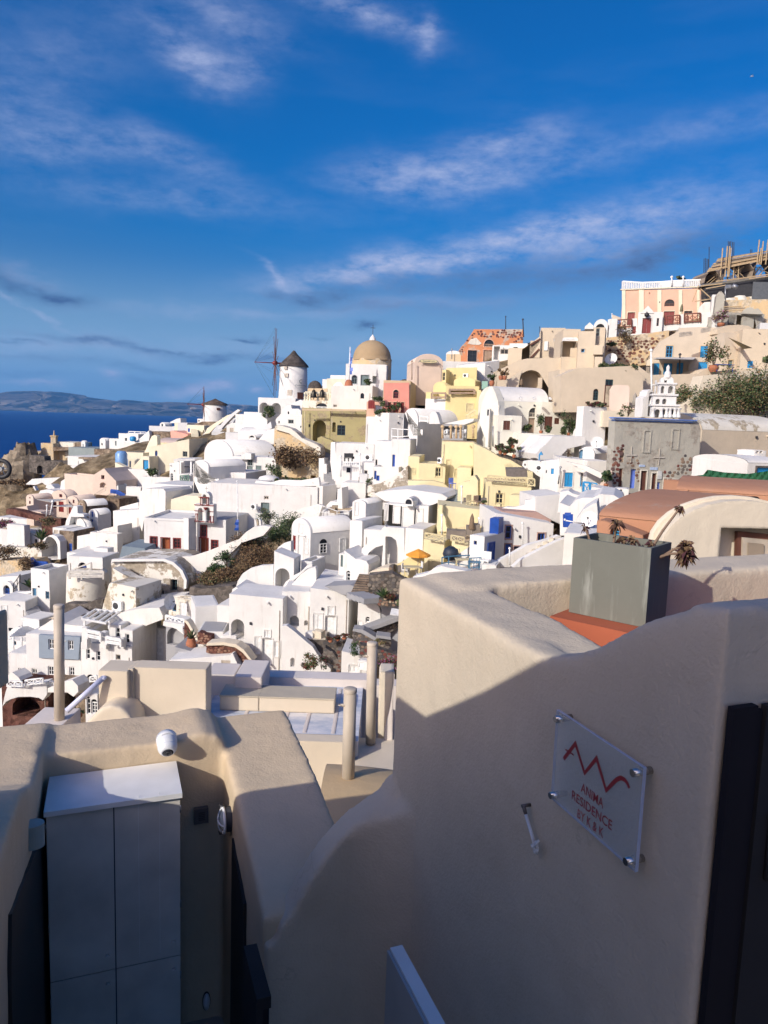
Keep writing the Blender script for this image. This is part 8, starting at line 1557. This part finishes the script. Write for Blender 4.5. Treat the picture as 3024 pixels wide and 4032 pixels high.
h('white porch block with louvres above the left pergola',175,325,905,1100,D=80,col='w',roof='w',dep=3,op=[(178,930,268,1000,'hw')])
w('rounded white roof hump above the left pergola',[(68,1110),(70,1040),(95,990),(140,970),(200,980),(240,1030),(240,1110)],D=81,t=3,name='roof_hump',cat='roof')
root=empty('pergola',P(cx(170),cy(1140),76),'pale slatted pergola on the left white terrace','pergola')
for i in range(8):m=MB();m.bar(P(cx(75+i*14),cy(1050-i*11),75.5+i*.5),P(cx(270+i*9),cy(1030-i*10),77.5+i*.5),.14);m.build('slat',SOL['w'],root,False)
for x in(108,175):m=MB();m.bar(P(cx(x),cy(1050),75.5),P(cx(x),cy(1190),75.5),.16);m.build('post',SOL['w'],root)
h('white patio terrace behind the left pergola',68,225,1085,1200,D=78.5,col='w',roof='w',dep=3,op=[(110,1088,132,1120,'ws')])
root,pl=w('old vaulted house with peeling plaster and dark doorways',[(908,805),(912,500),(905,455),(925,425),(1330,420),(1400,450),(1470,510),(1500,570),(1515,640),(1500,700),(1460,720),(1350,805)],D=78,t=7,col='wp',th=10,name='old_house',cat='house',op=[(1190,605,1275,660,'wk',.5),(1190,662,1275,795,'dt',.5),(1393,583,1450,678,'we!',.5),(1122,665,1170,738,'ht'),(1294,668,1342,742,'wt')])
h('left white block of the old vaulted house',905,1110,610,830,D=72,col='w3',roof='w3',dep=4,th=20,x2=None,ytr=650)
w('grey shaded diagonal stair wall left of the old house',[(918,620),(920,490),(1100,600),(1190,640),(1190,800),(1090,800),(1010,660),(930,610)],D=75.5,t=1.5,col='w3',name='stair_wall')
w('thin white arched parapet edge over the old vaulted house',[(905,455),(912,420),(1340,415),(1420,445),(1490,510),(1525,590),(1520,660),(1500,660),(1500,590),(1465,520),(1405,465),(1330,436),(925,440)],D=77.4,t=.5,th=10,name='parapet_edge')
w('blue grey sunken terrace below the white church',[(975,400),(1000,310),(1180,330),(1200,370),(1420,395),(1425,450),(1330,425),(980,418)],D=84,t=5,col='flb',th=4,name='sunken_terrace',cat='terrace')
h('white stepped buttress house left of the sunken terrace',740,960,205,400,D=94,col='w2',roof='w2',dep=8,th=14,par=.4,x2=1000)
w('stepped white parapets around the round blue door',[(628,370),(630,230),(760,210),(850,170),(960,145),(965,300),(940,300),(880,310),(860,370)],D=98,t=3,name='stepped_parapet',col='w2')
h('white square block beside the round blue door',548,760,370,460,D=92,col='w',roof='w2',dep=5,th=8);h('white raised cube near the sunken terrace',770,880,330,480,D=89,col='w',roof='w',dep=4,th=12,x2=930)
h('white bench block with a dark blue arched door',560,840,400,540,D=86,col='w',roof='w2',dep=4,th=8,op=[(638,445,708,515,'ab',.4)])
rl('pale grey tube railing on the round terrace',[(568,515,580),(668,515,585),(845,515,582)],D=81,kind='h',n=3,col=simple('pale_tube',(.55,.52,.47)),t=.14)
rl('pale handrail in front of the dark blue arch',[(610,495,560),(745,448,520)],D=83,kind='h',n=1,col=simple('pale_tube',(.55,.52,.47)),t=.12)
m=MB();c=P(cx(715),cy(560),84);c.z-=1;top=P(cx(715),cy(575),81).z;bot=P(cx(715),cy(790),79).z;R_=165*Z*82/FPX
m.lathe(Vector((c.x,c.y,bot-3)),[(R_*1.08,0),(R_*1.05,3),(R_*1.0,top-bot+3),(R_*.96,top-bot+3.15),(.01,top-bot+3.1)],36);tag(m.build('round_house',M_['w3']),'big rounded pale house drum carrying the railed terrace','house')
w('dark volcanic stone wall under the round house',[(510,790),(560,780),(700,785),(765,755),(840,748),(838,810),(790,870),(690,880),(520,870)],D=76,t=1.2,col='sg',name='stone_wall',th=8)
root,pl=w('second dark volcanic stone wall beside the white pergola',[(515,870),(700,885),(730,860),(800,830),(760,900),(685,955),(515,950)],D=73.5,t=1,col='sg',name='stone_wall',th=8)
ac_('large air conditioner unit above the white pergola',918,768,990,832,D=71.5)
w('white wavy wall right of the dark stone walls',[(830,850),(850,760),(870,700),(890,620),(930,600),(1010,605),(1060,680),(1070,800),(960,835)],D=73.5,t=1,col='w3',name='wavy_wall')
root=empty('pergola',P(cx(800),cy(960),69),'weathered white beam pergola on the roof terrace','pergola')
for i in range(5):m=MB();m.bar(P(cx(670+i*48),cy(902+i*8),67.5),P(cx(775+i*50),cy(832+i*5),71),.15,.2);m.build('beam',SOL['w'],root,False)
for a,b_ in(((668,905),(870,942)),((775,830),(960,850))):m=MB();m.bar(P(cx(a[0]),cy(a[1]),67.4 if a[1]>880 else 71),P(cx(b_[0]),cy(b_[1]),67.4 if a[1]>880 else 71),.18,.2);m.build('beam',SOL['w'],root,False)
for x,y0,y1 in((690,905,985),(890,920,985)):m=MB();m.bar(P(cx(x),cy(y1),67.6),P(cx(x),cy(y0),67.6),.16);m.build('post',SOL['w'],root)
h('white apartment house with a blue grey panel and small paned windows',225,668,1040,1480,D=69,col='w',roof='w',dep=7,th=6,op=[(395,1072,440,1155,'ww'),(555,1082,600,1160,'ww'),(392,1292,440,1366,'ww'),(565,1298,610,1370,'ww'),(522,1298,545,1440,'hw'),(260,1312,305,1388,'ww')],skirt=5,name='apartment_house')
w('blue grey painted panel on the white apartment house',[(318,1225),(316,1036),(655,1055),(640,1240),(500,1235)],D=68.6,t=.36,col='bl',th=6,name='painted_panel',cat='panel',op=[(395,1072,440,1155,'ww',.2),(555,1082,600,1160,'ww',.2)],part='panel_face')
w('sloping white roof of the apartment house',[(230,1045),(330,975),(440,900),(520,950),(690,965),(668,1060),(320,1035)],D=70.5,t=5,col='w2',th=6,name='sloping_roof',cat='roof')
h('left white wing of the apartment house with a shuttered window',80,228,1190,1480,D=69.5,col='w',roof='w',dep=5,th=6,op=[(150,1308,198,1385,'ww')],skirt=5)
h('right white wing with roof terrace and small paned windows',668,1082,1115,1480,D=67,col='w',roof='fl',dep=7,th=10,op=[(705,1152,735,1235,'ww'),(786,1168,820,1248,'ww'),(946,1198,985,1242,'wt'),(710,1360,770,1440,'aw')],x2=1240,skirt=5)
h('upper block of the right wing with a paned window and vault roof',985,1085,1000,1130,D=67.2,kind='flat',col='w',roof='w2',dep=8,th=10,x2=1280,op=[(1022,1028,1058,1105,'ww')])
w('broad shallow white vault roof over the right wing',[(890,960),(905,900),(1000,850),(1150,820),(1300,815),(1330,880),(1330,910),(1200,960),(1090,1010),(1000,1000)],D=70,t=7,col='w2',th=10,name='vault_roof',cat='roof')
h('recessed terrace room with a paned window',890,990,955,1110,D=68.4,col='w',roof='w',dep=4,th=10,op=[(945,980,978,1055,'ww')])
rl('left pale triple bar balustrade of the roof terrace',[(712,995,1070),(820,1018,1092)],D=66.5,th=10,kind='h',n=3,t=.14);rl('right pale triple bar balustrade of the roof terrace',[(868,1050,1118),(985,1072,1135)],D=66.3,th=10,kind='h',n=3,t=.14)
for i,(a,b_,t_)in enumerate(((668,712,980),(820,866,1015),(985,1010,1065))):h('%s white pier of the roof terrace balustrade'%('left','middle','right')[i],a,b_,t_,1125,D=66.8,col='w',dep=.6,th=10,name='pier',cat='pier',skirt=.3)
h('grey shaded side door wall of the right wing',1272,1360,985,1340,D=72,col='w2',dep=3,th=30,op=[(1275,1000,1330,1200,'hw')],skirt=5)
h('white vaulted annexe with a shutter and small window',1378,1620,735,890,D=68,kind='vf',ys=770,col='w3',x2=1660,th=24,op=[(1408,782,1440,845,'ws'),(1472,775,1530,905,'hw!')],sur='w3')
rl('pale carved lattice balustrade below the vaulted annexe',[(1355,875,930),(1430,895,948),(1505,910,960)],D=65.5,th=14,kind='x',t=.12);ds('large white satellite dish left of the vaulted annexe',1370,770,D=67,r=.75,face=(.9,-.4,.2))
w('white bridge wall with a dark arch below the lattice balustrade',[(1330,960),(1335,925),(1510,955),(1505,1040),(1440,990),(1400,975),(1360,970)],D=65,t=2.5,name='bridge_wall',th=14);h('dark covered passage under the lattice balustrade',1355,1510,965,1130,D=67,col='fl',dep=1,op=[(1365,975,1500,1120,'Ak',.6)])
frame(700,2200,.5425)
h('white L shaped wall below the vaulted annexe',128,300,345,520,D=62,col='w',roof='w',dep=4,th=-20,skirt=4);h('white garden wall stepping toward the patio house',285,375,340,580,D=61,col='w',roof='w',dep=3,th=10,skirt=4)
root,pl=w('dark red stone stair flank with a pale coping left of the potted agave',[(45,660),(48,450),(75,470),(150,610),(165,680)],D=60,t=.5,col='sr',th=14,name='stair_flank');stones_on(root,pl,[pl.uv(cx(x),cy(y))for x,y in[(47,655),(48,460),(72,475),(145,610),(160,675)]],size=.26,mats='d',cap=120)
w('pale coping on the dark red stair flank',[(45,452),(60,445),(80,462),(165,620),(170,690),(150,690),(148,620),(70,482)],D=59.8,t=.7,col='lb',th=14,name='coping',cat='wall')
frame(0,0,1)
stairs('grey steps beside the dark red stair flank',[(795,2558),(748,2462)],59.5,64,10,1.3,col='fl');stairs('grey steps curving below the red stone wall',[(945,2640),(915,2585)],54.5,57,7,1.5,col='fl')
frame(700,2200,.5425)
agave('agave in a tall terracotta pot on the grey landing',cx(97),cy(680),58,.75,1.3,1,14,pot=(.42,1.2))
w('grey landing slab with a white edge and the potted agave',[(-20,780),(-20,640),(60,660),(160,690),(385,690),(380,735),(230,720),(100,735)],D=57,t=3,col='fl',name='landing',cat='terrace',th=4)
h('white low wing with shuttered doors below the landing',-60,390,735,860,D=55,col='w',roof='fl',dep=3,th=4,ytr=700,op=[(315,738,382,800,'ht'),(-10,755,30,800,'ww')]);w('white slanted end wall of the low wing',[(382,860),(385,690),(400,688),(445,790),(440,860)],D=54.6,t=2,th=10,name='end_wall')
for i,q in enumerate(([(142,620),(145,535),(240,560),(245,620)],[(205,680),(210,625),(330,618),(420,635),(470,670),(530,745),(530,800),(490,790),(450,720),(400,690),(240,690)])):
 root,pl=w('%s'%('short red stone wall under the white patio bench','curving red stone retaining wall below the patio house')[i],q,D=57.5-i*2,t=.8,col='sr',th=8,name='stone_wall');stones_on(root,pl,[pl.uv(cx(x),cy(y))for x,y in q],size=.24,mats='d',cap=220)
w('pale coping band on the curving red stone wall',[(205,632),(212,612),(330,605),(425,622),(480,660),(545,745),(530,750),(468,680),(418,645),(330,628)],D=55.2,t=1.1,col='lb',th=8,name='coping',cat='wall')
h('grey floored white patio bench with a small lamp',145,330,530,610,D=58,col='w',roof='fl',dep=3,th=-4);h('white stepped blocks beside the large arch',320,425,560,640,D=57,col='w',roof='w',dep=2,th=10)
h('large white curved front with arched niche and closed shutters',370,757,255,790,D=57,col='w',roof='w',dep=4,th=8,op=[(388,440,482,582,'Aw',1.4),(560,565,600,690,'hw!'),(614,580,686,768,'dw!'),(700,600,740,712,'hw!'),(630,520,672,570,'hw!')],sur='w',skirt=4,ytr=290)
w('swooping white garden wall running down from the patio house',[(752,830),(755,490),(790,485),(850,530),(920,590),(980,640),(1010,690),(1060,750),(1110,800),(1110,830)],D=53,t=.6,th=6,name='swooping_wall',op=[(818,720,848,785,'Aw',.35)])
h('white middle house with closed shutters and a niche',755,960,240,520,D=57.5,col='w',roof='w',dep=4,th=0,op=[(812,415,880,490,'Aw',.8),(918,448,945,485,'Aw',.4)])
root,pl,bb_=h('white right house with a large outlined double door',955,1235,212,600,D=56,col='w',roof='w',dep=6,th=4,op=[(985,400,1048,525,'hw!'),(1070,418,1146,588,'dw!'),(1090,348,1135,408,'hw!')],sur='w',x2=1310,ytr=245)
w('white far right wing with a sloped rounded end',[(1300,560),(1312,255),(1345,250),(1440,310),(1470,370),(1475,480),(1420,560)],D=54.5,t=4,th=8,name='end_wing',cat='house',op=[(1304,448,1336,510,'hw'),(1364,422,1394,460,'aw'),(1348,468,1395,520,'hw')])
for i,(a,b_,c,d,cc)in enumerate(((925,540,980,590,'w'),(975,530,1040,590,'lb'))):h('%s block on the small shared patio'%('rounded white','pale beige')[i],a,c,b_,d,D=54.5,col=cc,dep=.8,skirt=.2,name='stool_block',cat='block')
h('grey paved patio terrace with dark stone edge',935,1080,590,690,D=54,col='sg',roof='lb',dep=3,th=0);root,pl=w('dark stone planter wall with flower troughs',[(1055,720),(1058,625),(1245,590),(1248,650),(1170,680),(1130,770),(1100,760)],D=52,t=.8,col='sg',th=-6,name='stone_planter');stones_on(root,pl,[pl.uv(cx(x),cy(y))for x,y in[(1058,700),(1060,630),(1243,595),(1245,645),(1140,690)]],size=.22,mats='s',cap=120)
for i,x in enumerate((1108,1160,1208)):pt('%s terracotta trough of red flowers on the stone planter wall'%('left','middle','right')[i],x,606-i*10,.45,.55,D=51.5,n=260,leaf=.1,mats=REDL,pot=(.32,.3))
pt('flowering shrub in front of the swooping white wall',985,800,.9,2.0,D=50,n=360,leaf=.12,mats=[GREEN[1],REDL[0],GREEN[2]]);pt('dark upright bush beside the flowering shrub',1045,800,.6,1.6,D=49.8,n=300,leaf=.1,mats=[GREEN[0],REDL[1]]);pt('red leafed shrub at the left of the flowering shrub',935,805,.7,1.0,D=50,n=260,leaf=.1,mats=REDL)
h('white outhouse with a pale door by the stone terraces',1185,1370,670,860,D=47,col='w',roof='fl',dep=3,th=4,op=[(1242,772,1320,830,'hw!')],ytr=715);h('white slatted box on the white outhouse',1305,1375,742,805,D=45.5,col='w',dep=1,op=[(1310,755,1350,798,'hw')],skirt=.0,th=24,name='slatted_box',cat='box')
for i,(q,d,th_)in enumerate((([(1268,640),(1272,515),(1330,525),(1440,590),(1445,640),(1320,625),(1318,700),(1290,690)],49,4),([(1320,620),(1330,540),(1640,430),(1640,475),(1450,590),(1400,590)],50.5,-12),([(1440,680),(1445,565),(1545,580),(1548,640),(1480,690)],48,0),([(1318,700),(1320,625),(1400,640),(1600,700),(1640,720),(1640,800),(1440,760)],46,0),([(1160,820),(1162,668),(1190,665),(1190,820)],47.5,0),([(1055,700),(1070,645),(1135,690),(1165,740),(1160,820),(1100,740)],50,0))):
 root,pl=w(('dark stone L wall of the terraced garden','long diagonal stone wall with pale coping','square stone pillar wall in the garden','lower stone garden wall above the putty post','red brown stone pier beside the white outhouse','stepped stone stair wall below the troughs')[i],q,D=d,t=.7,col='sg',th=th_,name='stone_wall');stones_on(root,pl,[pl.uv(cx(x),cy(y))for x,y in q],size=.25,mats='m' if i in(0,3)else('d' if i==4 else 's'),cap=150)
for i,q in enumerate(([(1325,545),(1335,520),(1640,405),(1640,440),(1460,505)],[(1440,575),(1445,555),(1545,568),(1550,590)],[(1268,525),(1272,508),(1345,515),(1470,590),(1440,600),(1330,540)])):w('pale coping slab on the %s garden wall'%('long diagonal','square pillar','L shaped')[i],q,D=(50,47.7,48.8)[i],t=1,col='fl',th=(-12,0,4)[i],name='coping',cat='wall')
w('grey gravel garden bed between the stone walls',[(1380,640),(1400,590),(1640,490),(1700,560),(1640,690),(1540,690),(1480,690)],D=52,t=3,col='fl',name='gravel_bed',cat='garden bed');pt('bright green conical bush by the stone pillar',1295,700,.6,1.3,D=46.5,n=320,leaf=.09,mats=GREEN[:2])
pt('red and purple flowers above the putty post',1530,800,1.6,1.1,D=44,n=900,leaf=.1,mats=REDL+[MAUVE[0]]);pt('yellow green tuft in the gravel bed',1465,635,.5,.7,D=47,n=160,leaf=.1,mats=[GREEN[2],BRUSH[1]])
frame(1400,1800,Z)
root,pl=w('large dark stone retaining wall below the sunken patio',[(105,1130),(108,965),(250,950),(300,950),(440,1015),(430,1180),(400,1240),(250,1170)],D=53,t=1,col='sg',th=2,name='retaining_wall');stones_on(root,pl,[pl.uv(cx(x),cy(y))for x,y in[(108,1125),(110,970),(250,955),(300,955),(436,1020),(425,1180),(400,1235),(250,1165)]],size=.30,mats='s',cap=295)
root,pl=w('dark red stone corner below the blue railing patio',[(590,975),(595,940),(632,935),(640,905),(770,940),(765,965),(640,985)],D=50.5,t=.6,col='sr',name='stone_wall');stones_on(root,pl,[pl.uv(cx(x),cy(y))for x,y in[(592,972),(597,942),(640,908),(765,940),(640,980)]],size=.25,mats='d',cap=90)
root,pl=w('small dark stone corner pier beside the yellow patio wall',[(270,945),(275,885),(308,882),(310,940)],D=56.3,t=.6,col='sg',name='stone_pier',cat='pier');stones_on(root,pl,[pl.uv(cx(x),cy(y))for x,y in[(271,942),(276,887),(306,884),(308,938)]],size=.25,mats='m',cap=40)
frame(0,0,1)
stairs('dark brown stone steps beside the retaining wall',[(1425,2335),(1455,2262)],53,57,8,1.6,col='sb');stairs('dark slate steps by the white end wing',[(1470,2350),(1400,2330)],50,53,4,1.4,col='fl')
frame(700,2200,.5425)
root,pl=w('low stone planter bed below the retaining wall',[(1455,345),(1460,280),(1590,300),(1600,345),(1520,350)],D=50,t=1.5,col='sg',name='stone_planter');stones_on(root,pl,[pl.uv(cx(x),cy(y))for x,y in[(1458,340),(1462,285),(1588,303),(1596,340)]],size=.25,mats='b',cap=80)
agave('agave in the low stone planter bed',cx(1495),cy(285),49.5,.9,1.1,0,16);pt('rust coloured shrub in the low stone planter bed',1545,300,.7,.9,D=49.5,n=300,leaf=.1,mats=[REDL[0],BRUSH[0],GREEN[2]]);pt('olive bush left of the big wavy wall',1620,345,.6,1.0,D=48,n=260,leaf=.1,mats=GREEN[1:])
w('dark slate path between the end wing and the planter bed',[(1190,260),(1065,200),(1250,190),(1460,260),(1640,360),(1640,430),(1480,470),(1475,360),(1440,300)],D=55,t=2,col='fl',name='slate_path',cat='path');m=MB();p=P(cx(1540),cy(408),47.5);m.box(p,(.95,.1,-.1),(.1,.6,.25),(0,0,.06));tag(m.build('notice_plate',SOL['w']),'small tilted white sheet lying on the slate path','sheet')
frame(0,2300,Z)
w('white terrace balcony with a wide dark arch below the apartment house',[(20,1000),(45,880),(60,840),(190,845),(205,830),(380,800),(385,900),(350,950),(320,930),(250,920),(150,922),(90,940),(50,960)],D=64,t=1.0,col='w',th=6,name='balcony',cat='balcony')
rl('left white lattice balustrade below the apartment house',[(60,790,838),(120,792,838),(180,795,840)],D=63.6,kind='x',t=.09,n=1);rl('middle white lattice balustrade below the apartment house',[(205,785,832),(275,775,820),(350,768,812)],D=63.4,kind='x',t=.09,n=1);rl('right white lattice balustrade below the apartment house',[(388,795,850),(440,795,860)],D=64,kind='x',t=.09,n=1)
h('dark arched cellar with red stone piers',20,395,850,1060,D=65.5,col='sr',dep=4,th=6,op=[(100,925,330,1080,'Ak',3)],skirt=5,name='arched_cellar');h('dark doorway bay with stone pier right of the cellar',395,700,830,1060,D=66,col='sb',dep=4,th=6,op=[(520,890,620,1070,'Ak',3),(400,900,440,1070,'hw')],skirt=5)
w('white hanging canopy bases under the right balustrade',[(388,885),(390,850),(520,800),(590,780),(635,830),(640,880),(600,920),(550,885)],D=63,t=1.5,col='w2',name='canopy_base',cat='balcony')
h('arched glazed doors beside the sloping handrail',700,800,900,1110,D=63,col='w',dep=3,th=6,op=[(708,920,738,1060,'aw'),(745,940,795,1060,'aw')],skirt=5);rl('white lattice balcony by the arched glazed doors',[(735,758,800),(790,745,800)],D=62.5,kind='x',t=.09)
w('white hipped canopy roofs below the left windows',[(50,790),(62,745),(100,720),(150,760),(170,790)],D=66.5,t=1.5,col='w2',name='canopy_roof',cat='roof');pt('small potted olive beside the stone pier',658,1085,.5,1.2,D=60,pot=(.3,.6),n=120,leaf=.1)
h('white wall with a terracotta step at the left frame edge',-40,75,620,900,D=72,col='w',roof='w',dep=3,skirt=4)
